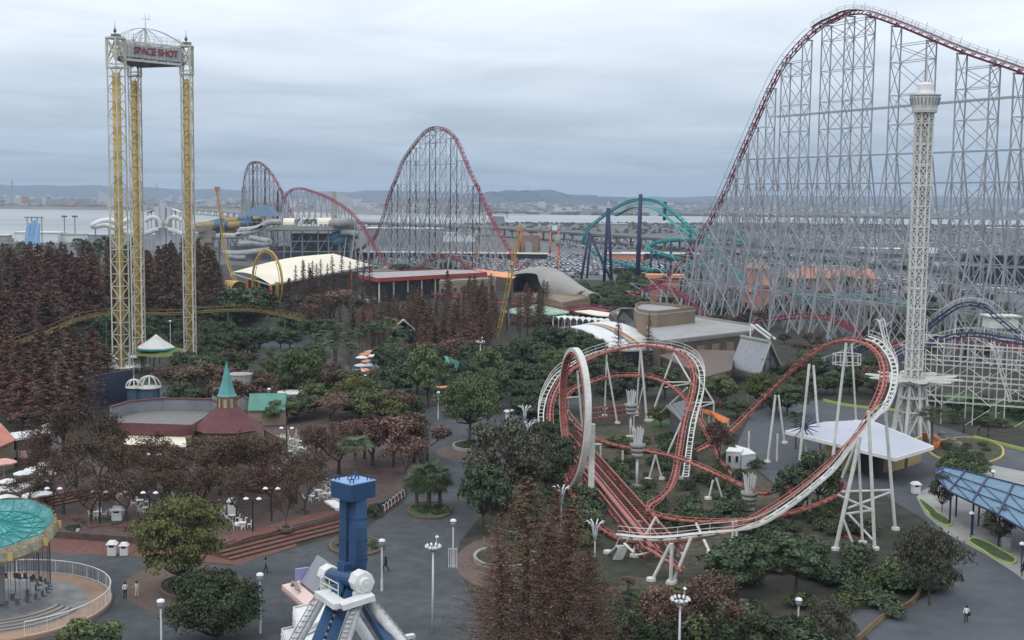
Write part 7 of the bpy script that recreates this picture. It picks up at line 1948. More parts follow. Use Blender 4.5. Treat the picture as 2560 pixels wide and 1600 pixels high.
twin(236, 1158, 1236, 'black post with two saucer lamps by the folded cream parasols')
twin(597, 1174, 1256, 'black post with two saucer lamps left of the wide brick steps')
twin(364, 1070, 1150, 'black post with two saucer lamps deep in the red trees')
twin(354, 1160, 1240, 'black post with two saucer lamps above the yellow-green tree')
twin(642, 1150, 1232, 'thin black lamp post among the bare trees on the brick steps')
def tulip(dx, dtop, dbase, label, arms=7, hgt=1.9):
    b = gd(dx, dbase); b.z = 0; h = dp(*D(dx, dtop), b.y).z
    t = thing('tulip_lamp', label, 'street lamp', b, 'lamps with spreading white tulip arms')
    g = MB(); g.bar(b, b + V((0, 0, h - hgt)), .16, n=8); g.build('pole', 'pole_white', t)
    for k in range(arms):
        an = k * 6.283 / arms + .3; ca, sa = math.cos(an), math.sin(an); z = h - hgt
        pts = [b + V((ca * r_, sa * r_, z + q)) for r_, q in ((.12, -.3), (.2, .5), (.3, 1.1), (.55, 1.6), (.9, 1.85), (1.1, 1.75))]
        g = MB(); g.tube(pts, .10, 6, rs=[.06, .08, .08, .07, .08, .05]); g.build('arm', 'pole_white', t, True)
tulip(1239, 963, 1065, 'white tulip lamp in the trees, the upper one of two left of the loop', hgt=1.6)
tulip(1247, 1002, 1095, 'white tulip lamp in the trees, the lower one of two left of the loop', hgt=1.6)
tulip(1325, 1154, 1260, 'white tulip lamp beside the low coral track left of the loop', hgt=1.6)
tulip(1405, 1230, 1318, 'white tulip lamp on a full pole in front of the coral curve')
def basket(dx, dtop, dbase, label):
    b = gd(dx, dbase); h = dp(*D(dx, dtop), b.y).z
    t = thing('crown_lamp', label, 'lamp', b, 'basket lamps with upright rods')
    g = MB(); g.bar(b, b + V((0, 0, h - 4.6)), .34, n=10); g.box(b + V((0, 0, .15)), (1.3, 1.0, .3)); g.build('pole', 'steel_white', t, True)
    g = MB()
    c = b + V((0, 0, h - 4.6))
    for r0, r1, z0, z1 in ((.72, .8, 0, .6), (.85, .96, .7, 1.25), (1.0, 1.12, 1.35, 1.85)): g.lathe(c, [(r0 * .7, z0), (r0, z0), (r1, z1), (r1 * .9, z1), (r0 * .8, z0 + .1)], 18)
    g.lathe(c, [(.5, 0), (.55, 1.9)], 12); g.build('basket', 'concrete', t, True)
    g = MB()
    for k in range(16):
        an = k * .3927; r_ = .42 + .18 * (k % 2); hh = 1.5 + .5 * ((k * 7) % 5) / 5; g.bar(c + V((math.cos(an) * r_ * .8, math.sin(an) * r_ * .8, 1.6)), c + V((math.cos(an) * r_ * 1.45, math.sin(an) * r_ * 1.45, 2.4 + hh)), .085, n=6)
    g.build('rods', 'pole_white', t)
basket(1489, 916, 1033, 'rear basket lamp with upright rods inside the coral loops')
basket(1504, 1002, 1152, 'front basket lamp with upright rods inside the coral loops')
basket(1769, 1112, 1205, 'basket lamp half hidden by the coral track on the right')
def cap_lamp(dx, dtop, dbase, label, m='navy'):
    b = gd(dx, dbase); h = dp(*D(dx, dtop), b.y).z
    t = thing('park_lamp', label, 'street lamp', b); g = MB(); g.bar(b, b + V((0, 0, h - .3)), .14, n=8); g.build('pole', m, t)
    g = MB(); g.lathe(b + V((0, 0, h - .4)), [(.06, 0), (.34, .12), (.30, .28), (.05, .42)], 12); g.build('lamp_head', 'globe', t)
cap_lamp(2345, 1110, 1145, 'white capped lamp at the pointed end of the blue canopy')
cap_lamp(2373, 1137, 1180, 'white capped lamp on a navy post under the blue canopy edge')
cap_lamp(2293, 1208, 1272, 'white capped lamp before the lower green kerbed bed'); cap_lamp(2412, 1280, 1352, 'white capped lamp on a navy pole at the right edge')

# ================================================================ BINS, TABLES, PARASOLS
def bin_kiosk(p, label, w_=1.15, h=1.55, group=None, rz=.1):
    t = thing('litter_bin', label, 'bin', p, group)
    g = MB(); g.box(p + V((0, 0, h * .42)), (w_, w_ * .85, h * .84), rz)
    b = g.build('body', 'white_paint', t)
    g = MB(); g.box(p + V((0, 0, h * .9)), (w_ * 1.35, w_ * 1.2, h * .22), rz, .55); g.build('roof', 'white_paint', t)
    g = MB(); f = V((math.sin(rz), -math.cos(rz), 0)) * (w_ * .43); g.box(p + f + V((0, 0, h * .66)), (w_ * .55, .05, h * .13), rz); g.build('slot', 'dark_void', b)
    return t
bin_kiosk(gd(265, 1311), 'left and larger of two white roofed bins on the brick edge by the plaza', .92, 1.6)
bin_kiosk(gd(293, 1311), 'right and smaller of two white roofed bins on the brick edge by the plaza', .8, 1.4)
bin_kiosk(gd(548, 1212, TZ), 'tall white bin with a pointed roof under the red trees', .95, 1.9)
bin_kiosk(gd(277, 1228, TZ), 'white roofed bin in front of a folded cream parasol', 1.15, 1.6)
bin_kiosk(gd(2163, 1165), 'white roofed bin at the tip of the grass bed by the blue canopy', 1.0, 1.6)
cart = thing('bin_row', 'row of three white bins under one long roof beside the blue arm', 'bins', gd(792, 1198, TZ))
for k in range(3):
    p = gd(783 + k * 10, 1192 + k * 7, TZ); g = MB(); g.box(p + V((0, 0, .75)), (.9, .8, 1.5), -.5); b = g.build('bin', 'white_paint', cart); g = MB(); g.box(p + V((-.1, -.42, 1.0)), (.5, .1, .25), -.5); g.build('slot', 'mid_steel', b)
p0, p1 = gd(778, 1188, TZ + 1.5), gd(806, 1206, TZ + 1.5); g = MB(); g.bar(p0 + V((0, 0, .25)), p1 + V((0, 0, .25)), 1.3, .22); g.build('roof', 'white_paint', cart)
# white garden tables and chairs
tb_ = thing('garden_table', '', 'table', (0, 0, -50)); g = MB(); g.lathe((0, 0, 0), [(.48, .70), (.5, .72), (.48, .74)], 12)
o = g.build('table_top', 'white_paint'); o.parent = tb_
g = MB(); g.bar((0, 0, 0), (0, 0, .7), .08, n=6)
for k in range(4): g.bar((0, 0, .12), (.32 * math.cos(k * 1.571), .32 * math.sin(k * 1.571), 0), .05)
o = g.build('pedestal', 'white_paint'); o.parent = tb_
chs = thing('garden_chair', '', 'chair', (0, 0, -50)); g = MB(); g.box((0, 0, .44), (.44, .44, .04)); o = g.build('seat', 'white_paint'); o.parent = chs
g = MB()
for k in range(5): g.bar((-.18 + .09 * k, .2, .46), (-.18 + .09 * k, .28, .88), .05)
g.bar((-.22, .28, .88), (.22, .28, .88), .06); o = g.build('backrest', 'white_paint'); o.parent = chs
for sx in (-.19, .19):
    for sy in (-.19, .19): g = MB(); g.bar((sx, sy, .44), (sx * 1.15, sy * 1.15, 0), .045); o = g.build('leg', 'white_paint'); o.parent = chs
um = thing('parasol', '', 'parasol', (0, 0, -50)); 
mat('parasol_white', (.72, .72, .72), .7, .05, 1); mat('parasol_orange', (.62, .25, .14), .7, .1, 1); mat('parasol_pink', (.66, .36, .30), .7, .1, 1); mat('parasol_blue', (.42, .55, .62), .7, .1, 1); mat('parasol_cream', (.45, .40, .30), .8, .1, 1)
def canopy_mesh(m, closed=False, R=1.35):
    g = MB(); n = 8
    if closed: g.lathe((0, 0, 0), [(.1, 1.2), (.24, 1.5), (.16, 2.1), (.03, 2.75)], 8)
    else:
        vs = [(0, 0, 2.62)]
        for rr, z in ((R * .5, 2.46), (R, 2.2), (R * .98, 2.06)):
            for j in range(16): k = 1 if j % 2 == 0 else .955; vs.append((rr * k * math.cos(j * .3927), rr * k * math.sin(j * .3927), z + (.0 if j % 2 == 0 else .03)))
        fs = [(0, 1 + j, 1 + (j + 1) % 16) for j in range(16)] + [(1 + i * 16 + j, 1 + (i + 1) * 16 + j, 1 + (i + 1) * 16 + (j + 1) % 16, 1 + i * 16 + (j + 1) % 16) for i in range(2) for j in range(16)]
        g.add(vs, fs)
    return g.mesh('canopy', m)
cm = {k: canopy_mesh('parasol_' + k) for k in ('white', 'orange', 'pink', 'blue')}; cm['closed'] = canopy_mesh('parasol_cream', True)
g = MB(); g.bar((0, 0, 0), (0, 0, 2.55), .06, n=6); g.lathe((0, 0, 0), [(.28, 0), (.28, .08), (.1, .12)], 10); pole_me = g.mesh('pole', 'pole_white')
def parasol(p, kind, label, group, sc=1.0):
    t = thing('parasol', label, 'parasol', p, group); t.scale = (sc,) * 3; t.rotation_euler.z = random.uniform(0, 1)
    for nm, me in (('canopy', cm[kind]), ('pole', pole_me)): o = bpy.data.objects.new(nm, me); COL.objects.link(o); o.parent = t
def dining(dx, dy, z0, n, where, grp, rot=0.0):
    p = gd(dx, dy, z0); t = copy_tree(tb_, p, rot); t['label'] = f'white round garden table {where}'; t['group'] = f'white tables {grp}'
    for k in range(n):
        an = rot + 6.283 * k / n; c = copy_tree(chs, p + V((.82 * math.cos(an), .82 * math.sin(an), 0)), an - math.pi / 2 + .2 * math.sin(k * 3 + dx)); c['label'] = f'white garden chair at a table {where}'; c['group'] = f'white chairs {grp}'
for i, (x, y) in enumerate(((668, 1043), (690, 1047), (711, 1052), (674, 1058), (692, 1064), (713, 1067), (684, 1076), (672, 1091), (652, 1040))): dining(x, y, TZ, 4, 'on the sunlit terrace beyond the black lamp post', 'by the terrace lamp', i * .5)
for i, (x, y) in enumerate(((231, 1222), (280, 1215), (345, 1212), (330, 1194), (548, 1230), (572, 1248), (395, 1205), (470, 1222), (515, 1213))): dining(x, y, TZ, 4, 'in the shade under the red trees of the terrace', 'under the red trees', i * .7)
for i, (x, y) in enumerate(((285, 1150), (315, 1156), (350, 1148), (380, 1152), (260, 1160), (420, 1185), (300, 1174))): dining(x, y, TZ, 3, 'half hidden behind the red trees by the cream awning', 'by the cream awning', i * .9)
for i, (x, y) in enumerate(((735, 1184), (752, 1170), (770, 1178), (790, 1160), (800, 1150), (770, 1150))): dining(x, y, TZ, 4, 'left of the top of the blue ride arm', 'by the blue arm', i * .6)
for i, (x, y) in enumerate(((855, 880), (872, 888), (860, 897), (885, 870), (895, 885), (870, 860), (880, 905))): dining(x, y, .02, 4, 'in the parasol court between the palms', 'in the parasol court', i)
for i, (x, y, k) in enumerate(((862, 858, 'orange'), (874, 852, 'pink'), (868, 876, 'orange'), (852, 886, 'white'), (872, 886, 'blue'), (862, 898, 'orange'), (846, 900, 'white'), (850, 912, 'white'), (862, 922, 'pink'), (838, 902, 'white'), (884, 862, 'white'), (855, 866, 'white'))):
    parasol(gd(x, y + 4, 0), k, {'orange': 'orange parasol in the court of tables between the palms', 'pink': 'pale pink parasol in the court of tables between the palms', 'white': 'white parasol in the court of tables between the palms', 'blue': 'pale blue parasol among the orange ones between the palms'}[k], 'open parasols in the palm court', 1.15)
for i, (x, y) in enumerate(((20, 1150), (55, 1130), (80, 1120), (105, 1108), (35, 1170), (62, 1160), (92, 1150), (15, 1190), (45, 1195), (75, 1185), (25, 1212), (5, 1170), (100, 1180), (48, 1215), (115, 1130), (70, 1205))):
    parasol(gd(x, y + 24, TZ * 0 + .0), 'white', 'white parasol packed together above the swing ride canopy', 'white parasols at the left edge', .95)
parasol(gd(10, 1140, 0), 'pink', 'salmon parasol at the left edge above the white ones', None, 1.3)
for x, y, lb in ((230, 1218, 'folded brownish parasol on the left table by the black lamp'), (277, 1212, 'folded cream parasol behind a white bin on the terrace'), (352, 1206, 'folded pale parasol by the twin lamp over the leafy tree'), (432, 1196, 'small folded parasol in the shade above the yellow-green tree')): parasol(gd(x, y, TZ), 'closed', lb, None, 1.0)
for x, y in ((680, 1050), (700, 1053), (716, 1060), (674, 1066), (695, 1071), (688, 1078)): parasol(gd(x, y, TZ), 'closed', 'folded pale parasol on the bright tables by the black lamp post', 'folded parasols by the terrace lamp', 1.0)
for x, y, lb in ((665, 1120, 'open white parasol in front of the arched wall'), (662, 1140, 'smaller white parasol in front of the arched wall, nearer the steps')): parasol(gd(x, y, TZ), 'white', lb, None, .9)
sw = thing('swan_planter', 'white swan shaped ornament on the terrace right of the leafy tree', 'ornament', gd(567, 1246, TZ)); b = gd(567, 1246, TZ)
g = MB(); g.tube([b + V((x, 0, z)) for x, z in ((.7, .55), (.45, .35), (0, .3), (-.4, .4), (-.6, .6))], .3, 8, rs=[.05, .28, .36, .3, .1]); g.build('body', 'white_paint', sw, True)
g = MB(); g.tube([b + V((x, 0, z)) for x, z in ((.5, .4), (.72, .7), (.62, 1.0), (.72, 1.2), (.9, 1.15))], .09, 6, rs=[.12, .09, .08, .1, .04]); g.build('neck', 'white_paint', sw, True)
sb = thing('sign_board', 'pale notice board at the edge of the brick terrace', 'sign', gd(788, 1068, TZ)); b = gd(788, 1068, TZ); g = MB(); g.box(b + V((0, 0, 1.2)), (1.3, .12, 1.7)); g.build('board', 'concrete', sb); g = MB(); g.bar(b + V((-.5, 0, 0)), b + V((-.5, 0, .5)), .1); g.bar(b + V((.5, 0, 0)), b + V((.5, 0, .5)), .1); g.build('post', 'mid_steel', sb, each=True)
sb = thing('notice_board', 'pale framed notice board beside the lower green kerbed bed', 'sign', gp(*G(3, 3, 2250, 690))); b = gp(*G(3, 3, 2250, 690)); g = MB(); g.box(b + V((0, 0, 1.25)), (1.0, .1, 1.2)); g.build('board', 'concrete', sb); g = MB(); g.bar(b + V((-.45, .05, 0)), b + V((-.45, .05, 1.9)), .08); g.bar(b + V((.45, .05, 0)), b + V((.45, .05, 1.9)), .08); g.build('post', 'mid_steel', sb, each=True)
b = gd(1208, 998); t = thing('snack_cart', 'small white cart on the road left of the tulip lamps', 'cart', b); g = MB(); g.box(b + V((0, 0, 1.0)), (1.8, 1.2, 1.1), .4); g.build('body', 'white_paint', t); g = MB(); g.box(b + V((0, 0, 2.1)), (2.4, 1.7, .3), .4, .8); g.build('roof', 'white_paint', t)
g = MB()
for s in (-.6, .6): g.bar(b + V((s, -.5, .28)), b + V((s, .5, .28)), .5, n=10)
g.build('wheel', 'tyre', t, each=True)
# hoop railing beside the ramp right of the blue arm
hr = thing('hoop_railing', 'row of pale hoops along the ramp right of the blue arm', 'railing', gd(935, 1195)); a_, b_ = gd(905, 1212), gd(952, 1175)
for k in range(7): p = a_ + (b_ - a_) * (k / 6); g = MB(); g.tube([p + V((.25 * math.cos(an), 0, 1.1 * math.sin(an))) for an in np.linspace(0, math.pi, 9)], .05, 5); g.build('hoop', 'pole_white', hr)
g = MB(); g.bar(a_, b_, .5, .5); g.build('kerb', 'brick_red', hr)
# ribbed edging round the near planter and a pool beside the right-hand path
pr = gp(*Q5(690, 690)); g = MB(); g.poly([(*gp(*Q5(x, y), .02).xy, .014) for x, y in ((470, 600), (560, 605), (700, 640), (820, 680), (850, 740), (760, 790), (600, 780), (480, 760))]); struct('pool_water', g, mat('pool', (.05, .09, .11), .2, .2, .3))
og = thing('play_slide', 'orange curved wall of the pool beside the pavilion corner', 'pool wall', gp(*Q5(600, 740))); c = spline([gp(*Q5(x, y), 0) for x, y in ((475, 655), (540, 670), (610, 700), (640, 725), (600, 755), (500, 765))], .6); g = MB()
vs = [tuple(p) for p in c] + [(p.x, p.y, 1.0) for p in c] + [(p.x + .3, p.y + .9, 1.0) for p in c]; n = len(c); g.add(vs, [(k * n + i, k * n + i + 1, (k + 1) * n + i + 1, (k + 1) * n + i) for k in (0, 1) for i in range(n - 1)]); g.build('curved_wall', 'awning_orange', og)
rk = random.Random(8)
for k in range(9):
    p = gp(*Q5(650 + 24 * k, 630 + 14 * k + rk.uniform(-12, 12))); g = MB(); s = rk.uniform(.3, .7); g.lathe((0, 0, 0), [(s * .9, 0), (s, s * .4), (s * .6, s * .85), (0, s)], 7); o = g.build('boulder', 'rock', None, loc=(0, 0, 0)); o.location = p; o.rotation_euler.z = rk.uniform(0, 6); tag(o, 'grey boulder edging the dark pool by the pavilion', 'boulder', 'boulders round the pool')
# bikes/parked white scooters by terrace edge, read as white clutter: pair of pushchairs
b = gp(*G(0, 3, 735, 540)); t = thing('pushchair', 'black and white pushchair parked by the low brick wall', 'pushchair', b); g = MB(); g.box(b + V((0, 0, .7)), (.5, .7, .5), .3, .7); g.build('seat', 'cloth_white', t); g = MB(); g.bar(b + V((-.2, .4, .1)), b + V((-.2, -.5, 1.05)), .05); g.bar(b + V((.25, .4, .1)), b + V((.25, -.5, 1.05)), .05); g.bar(b + V((-.2, -.5, 1.05)), b + V((.25, -.5, 1.05)), .05); g.build('frame', 'dark_steel', t)
for sx in (-.25, .3):
    for sy in (-.35, .4): g = MB(); g.bar(b + V((sx - .03, sy, .12)), b + V((sx + .03, sy, .12)), .24, n=10); g.build('wheel', 'tyre', t)

# ================================================================ PEOPLE
def person(p, label, rz, top_m, leg_m, stride=.25, arm=(.15, .2), hair_long=False, bag=None, h=1.66, group=None):
    """one skinned body; material by height; hair and bag are its children"""
    s = h / 1.7
    J = {'hip': (0, 0, .92), 'chest': (0, 0, 1.25), 'neck': (0, .01, 1.45), 'head': (0, -.01, 1.56), 'crown': (0, 0, 1.66),
         'shl': (-.17, 0, 1.39), 'ell': (-.24, .04 + arm[0] * .3, 1.13), 'hal': (-.24, -.08 - arm[0], .93 + arm[0] * .8), 'fil': (-.235, -.13 - arm[0] * 1.15, .86 + arm[0] * .85),
         'shr': (.17, 0, 1.39), 'elr': (.24, .04, 1.12), 'har': (.24, -.06 + arm[1], .88), 'fir': (.24, -.08 + arm[1], .80),
         'hpl': (-.09, 0, .88), 'knl': (-.10, -stride * .6, .48), 'anl': (-.10, -stride * .7, .07), 'tol': (-.10, -stride * .7 - .16, .03),
         'hpr': (.09, 0, .88), 'knr': (.10, stride * .3, .48), 'anr': (.10, stride, .09), 'tor': (.10, stride - .16, .03)}
    E = [('hip', 'chest'), ('chest', 'neck'), ('neck', 'head'), ('head', 'crown'), ('chest', 'shl'), ('shl', 'ell'), ('ell', 'hal'), ('hal', 'fil'), ('chest', 'shr'), ('shr', 'elr'), ('elr', 'har'), ('har', 'fir'), ('hip', 'hpl'), ('hpl', 'knl'), ('knl', 'anl'), ('anl', 'tol'), ('hip', 'hpr'), ('hpr', 'knr'), ('knr', 'anr'), ('anr', 'tor')]
    Rr = {'hip': .14, 'chest': .145, 'neck': .055, 'head': .095, 'crown': .07, 'shl': .065, 'ell': .05, 'hal': .035, 'fil': .03, 'shr': .065, 'elr': .05, 'har': .035, 'fir': .03, 'hpl': .095, 'knl': .065, 'anl': .05, 'tol': .04, 'hpr': .095, 'knr': .065, 'anr': .05, 'tor': .04}
    ks = list(J); me = bpy.data.meshes.new('body'); me.from_pydata([J[k] for k in ks], [(ks.index(a), ks.index(b)) for a, b in E], [])
    tmp = bpy.data.objects.new('tmp', me); COL.objects.link(tmp); md = tmp.modifiers.new('s', 'SKIN')
    for i, k in enumerate(ks): me.skin_vertices[0].data[i].radius = (Rr[k], Rr[k] * (.8 if k in ('hip', 'chest') else 1))
    me.skin_vertices[0].data[0].use_root = True; sb = tmp.modifiers.new('d', 'SUBSURF'); sb.levels = 1
    dg = bpy.context.evaluated_depsgraph_get(); dg.update(); nm = bpy.data.meshes.new_from_object(tmp.evaluated_get(dg)); bpy.data.objects.remove(tmp)
    nm.name = 'person'; nm.materials.clear()
    for m_ in ('skin', top_m, leg_m, 'cloth_dark'): nm.materials.append(M(m_))
    for f in nm.polygons:
        z, x = f.center.z, abs(f.center.x); f.material_index = 0 if (z > 1.45 or (x > .19 and z < 1.0)) else (3 if z < .1 else (2 if z < .93 else 1)); f.use_smooth = True
    t = bpy.data.objects.new('person', nm); COL.objects.link(t); t.location = p; t.rotation_euler.z = rz; t.scale = (s,) * 3; tag(t, label, 'person', group)
    def child(g, n, m_): o = bpy.data.objects.new(n, g.mesh(n, m_, smooth=True)); COL.objects.link(o); o.parent = t
    g = MB(); g.lathe((0, .015, 1.56), [(.10, -.06 if not hair_long else -.22), (.112, .02), (.10, .10), (.05, .145), (.005, .155)], 10); child(g, 'hair', 'hair')
    g = MB(); g.bar((0, -.09, 1.555), (0, -.125, 1.54), .03, w2=.02); child(g, 'nose', 'skin')
    if bag: g = MB(); g.box(bag, (.26, .14, .34)); child(g, 'bag', 'cloth_dark')
    return t
person(gd(296, 1413), 'person in a white shirt and dark trousers beside the round brick planter', .3, 'cloth_white', 'cloth_dark', .12)
person(gd(323, 1411), 'person in a long cream coat with raised hands by the round brick planter', -.2, 'cloth_cream', 'cloth_cream', .08, (.3, .0))
person(gd(628, 1352), 'person with long dark hair and a grey top striding across the plaza, left', 1.2, 'mid_steel', 'cloth_dark', .35, hair_long=True)
person(gd(911, 1350), 'person in dark clothes with a white bag walking behind the globe lamp', -1.0, 'cloth_dark', 'cloth_dark', .4, hair_long=True)
person(gd(2282, 1470), 'person in a white jacket and dark trousers on the right-hand road', -.5, 'cloth_white', 'cloth_dark', .15, bag=(.24, .1, .85))
for i, (x, y) in enumerate(((676, 810), (686, 809), (694, 811), (702, 810))): person(gd(x, y), ('leftmost', 'second', 'third', 'rightmost')[i] + ' of four dark clothed people standing on the path among palms', i, 'cloth_dark' if i % 2 else 'mid_steel', 'cloth_dark', .1)
for i, (x, y, lb) in enumerate(((2035, 1050, 'person in dark blue by the grey path left of the pavilion roof'), (2276, 1025, 'person by the lime kerb under the mouse coaster, leftmost'), (2311, 1024, 'person in green by the lime kerb in the middle'), (2334, 1032, 'pair figure in dark clothes by the lime kerb, right'), (2417, 1362, 'person in black at the right edge of the road'), (1090 + 40, 1040, 'person in black near the planter of the big evergreen'))): person(gd(x, y), lb, i * 1.3, 'cloth_dark' if i != 2 else 'green_post', 'cloth_dark', .15)
person(gd(1570, 1190), 'person in dark work clothes on the dry ground inside the coral loops', .5, 'cloth_dark', 'cloth_dark', .1)
for o in (tb_, chs, um):
    for c in list(o.children): bpy.data.objects.remove(c)
    bpy.data.objects.remove(o)
# ================================================================ TREES
tr = random.Random(5)
def leaves(g_v, g_f, P, Nn, size, aspect=1.0, jitter=.6):
    """append quads at points P (n,3) facing roughly Nn"""
    n = len(P); nn = Nn + rng.normal(0, jitter, (n, 3)); nn /= np.linalg.norm(nn, axis=1, keepdims=True) + 1e-9
    rd_ = rng.normal(0, 1, (n, 3)); a = np.cross(nn, rd_); a /= np.linalg.norm(a, axis=1, keepdims=True) + 1e-9; b = np.cross(nn, a)
    s = size * rng.uniform(.45, 1.55, (n, 1)); a = a * s * .5; b = b * s * .5 * aspect
    o = sum(len(x) for x in g_v)
    g_v.append(np.stack([P - a - b, P + a - b * .4, P + a * .5 + b, P - a * .6 + b * .7], 1).reshape(-1, 3)); g_f.append((np.arange(n * 4) + o).reshape(-1, 4))
def quad_mesh(name, vs, fs, m):
    me = bpy.data.meshes.new(name); v_ = np.concatenate(vs); f_ = np.concatenate(fs); n = len(f_)
    me.vertices.add(len(v_)); me.vertices.foreach_set('co', v_.astype(np.float32).ravel()); me.loops.add(n * 4); me.loops.foreach_set('vertex_index', f_.astype(np.int32).ravel())
    me.polygons.add(n); me.polygons.foreach_set('loop_start', np.arange(0, n * 4, 4, dtype=np.int32)); me.polygons.foreach_set('loop_total', np.full(n, 4, dtype=np.int32))
    me.materials.append(M(m)); me.update(calc_edges=True); return me
def limb_mesh(segs, m='bark', n=5):
    g = MB()
    for p, q, r0, r1 in segs: g.bar(p, q, r0 * 2, n=n, w2=r1 * 2)
    return g.mesh('trunk', m)
# every tree mesh is built about 1 unit tall base at origin (unit = height in metres given)
def broad(h, rad, nclump, nleaf, lsize, m, seed, flat=.7, trunk=.28, bare=False, gap=.0):
    r = random.Random(seed); segs = []; tips = []
    tz = h * trunk; segs.append(((0, 0, -.3), (r.uniform(-.1, .1) * h * .1, 0, tz), h * .028, h * .02))
    top = V((0, 0, tz)); cl = []
    for k in range(nclump):
        an = k * 2.4 + r.uniform(-.4, .4); u = 1 - 1.72 * (k + .5) / nclump; q_ = math.sqrt(max(0, 1 - u * u)) * r.uniform(.72, 1.05); rr = rad * .74 * q_; zz = tz + (h - tz) * (.47 + .40 * u * r.uniform(.85, 1.1))
        c = V((math.cos(an) * rr, math.sin(an) * rr, zz)); s = rad * r.uniform(.2, .44); cl.append((c, s))
        mid_ = top + (c - top) * .5 + V((r.uniform(-.1, .1) * rad, r.uniform(-.1, .1) * rad, -.04 * h)); segs.append((top, mid_, h * .014, h * .009)); segs.append((mid_, c, h * .009, h * .003))
        for q in range(3): e = c + V((r.uniform(-1, 1), r.uniform(-1, 1), r.uniform(-.2, .9))) * s * .8; segs.append((c, e, h * .004, h * .0015))
    vs, fs = [], []; per = nleaf // nclump
    for c, s in cl:
        d = rng.normal(0, 1, (per, 3)); d /= np.linalg.norm(d, axis=1, keepdims=True); d[:, 2] = np.where(d[:, 2] < -.35, -d[:, 2] * .6, d[:, 2])
        rr = s * (rng.uniform(0, 1, (per, 1)) ** .35); lump = 1 + .22 * np.sin(d[:, :1] * 5 + c.x) * np.cos(d[:, 1:2] * 6 + c.y)
        P = np.array(c) + d * rr * lump * np.array([1.05, 1.05, flat]); leaves(vs, fs, P, d + np.array([0, 0, .35]), lsize, 1.0, .55)
    return quad_mesh('crown', vs, fs, m), limb_mesh(segs)
def conifer(h, rad, nleaf, lsize, m, seed, nbr=70, base=.16, thin=1.0):
    """metasequoia: straight trunk, tiers of thin rising boughs, loose sprays"""
    r = random.Random(seed); segs = [((0, 0, -.3), (0, 0, h * .6), h * .013, h * .007), ((0, 0, h * .6), (0, 0, h), h * .007, h * .001)]
    vs, fs = [], []; per = nleaf // nbr
    for k in range(nbr):
        t = base + (1 - base) * (k / nbr) ** .9 + r.uniform(-.01, .01); an = k * 2.4 + r.uniform(-.5, .5)
        L_ = rad * max(0, (1 - t) / (1 - base)) ** .75 * r.uniform(.65, 1.15) + .12; z0 = h * t; rise = L_ * r.uniform(.05, .45)
        tip = V((math.cos(an) * L_, math.sin(an) * L_, z0 + rise)); segs.append(((0, 0, z0), tip, h * .0024 * thin, h * .0008))
        u = rng.uniform(.12, 1.05, (per, 1)); sd_ = rng.normal(0, .16 * L_, (per, 3)); sd_[:, 2] -= abs(sd_[:, 2]) * .5
        P = np.array([0, 0, z0]) + (np.array(tip) - np.array([0, 0, z0])) * u + sd_ * u
        leaves(vs, fs, P, np.tile(np.array([math.cos(an) * .3, math.sin(an) * .3, .8]), (per, 1)), lsize, .35, .5)
    return quad_mesh('crown', vs, fs, m), limb_mesh(segs, n=4)
def bare(h, rad, depth, nleaf, lsize, m, seed, trunk=.22):
    """open branching tree that keeps a thin scatter of leaves"""
    r = random.Random(seed); segs = []; ends = []
    def grow(p, d, L_, rr, lev):
        q = p + d * L_; segs.append((p, q, rr, rr * .7))
        if lev >= 3: ends.append((p + q) / 2); ends.append(q)
        if lev >= depth: return
        for k in range(3 if lev < 2 else r.choice((2, 2, 3))):
            nd = (d + V((r.uniform(-1, 1), r.uniform(-1, 1), r.uniform(-.15, .45))) * .85).normalized()
            if lev < 2: nd = (nd + V((math.cos(k * 2.1 + seed), math.sin(k * 2.1 + seed), .1)) * .55).normalized()
            grow(q, nd, L_ * r.uniform(.62, .82), rr * .62, lev + 1)
    grow(V((0, 0, -.2)), V((0, 0, 1)), h * trunk, h * .022, 0)
    E = np.array([tuple(e) for e in ends]); sc = np.array([rad / max(1e-3, np.abs(E[:, :2]).max()), rad / max(1e-3, np.abs(E[:, :2]).max()), h / E[:, 2].max()])
    segs = [(V(p) * 1 if False else V((p.x * sc[0], p.y * sc[1], p.z * sc[2])), V((q.x * sc[0], q.y * sc[1], q.z * sc[2])), a, b) for p, q, a, b in segs]; E = E * sc
    idx = rng.integers(0, len(E), nleaf); P = E[idx] + rng.normal(0, rad * .075, (nleaf, 3)); vs, fs = [], []; leaves(vs, fs, P, np.tile([0, 0, 1.0], (nleaf, 1)), lsize, .8, .9)
    return quad_mesh('crown', vs, fs, m), limb_mesh(segs, n=4)
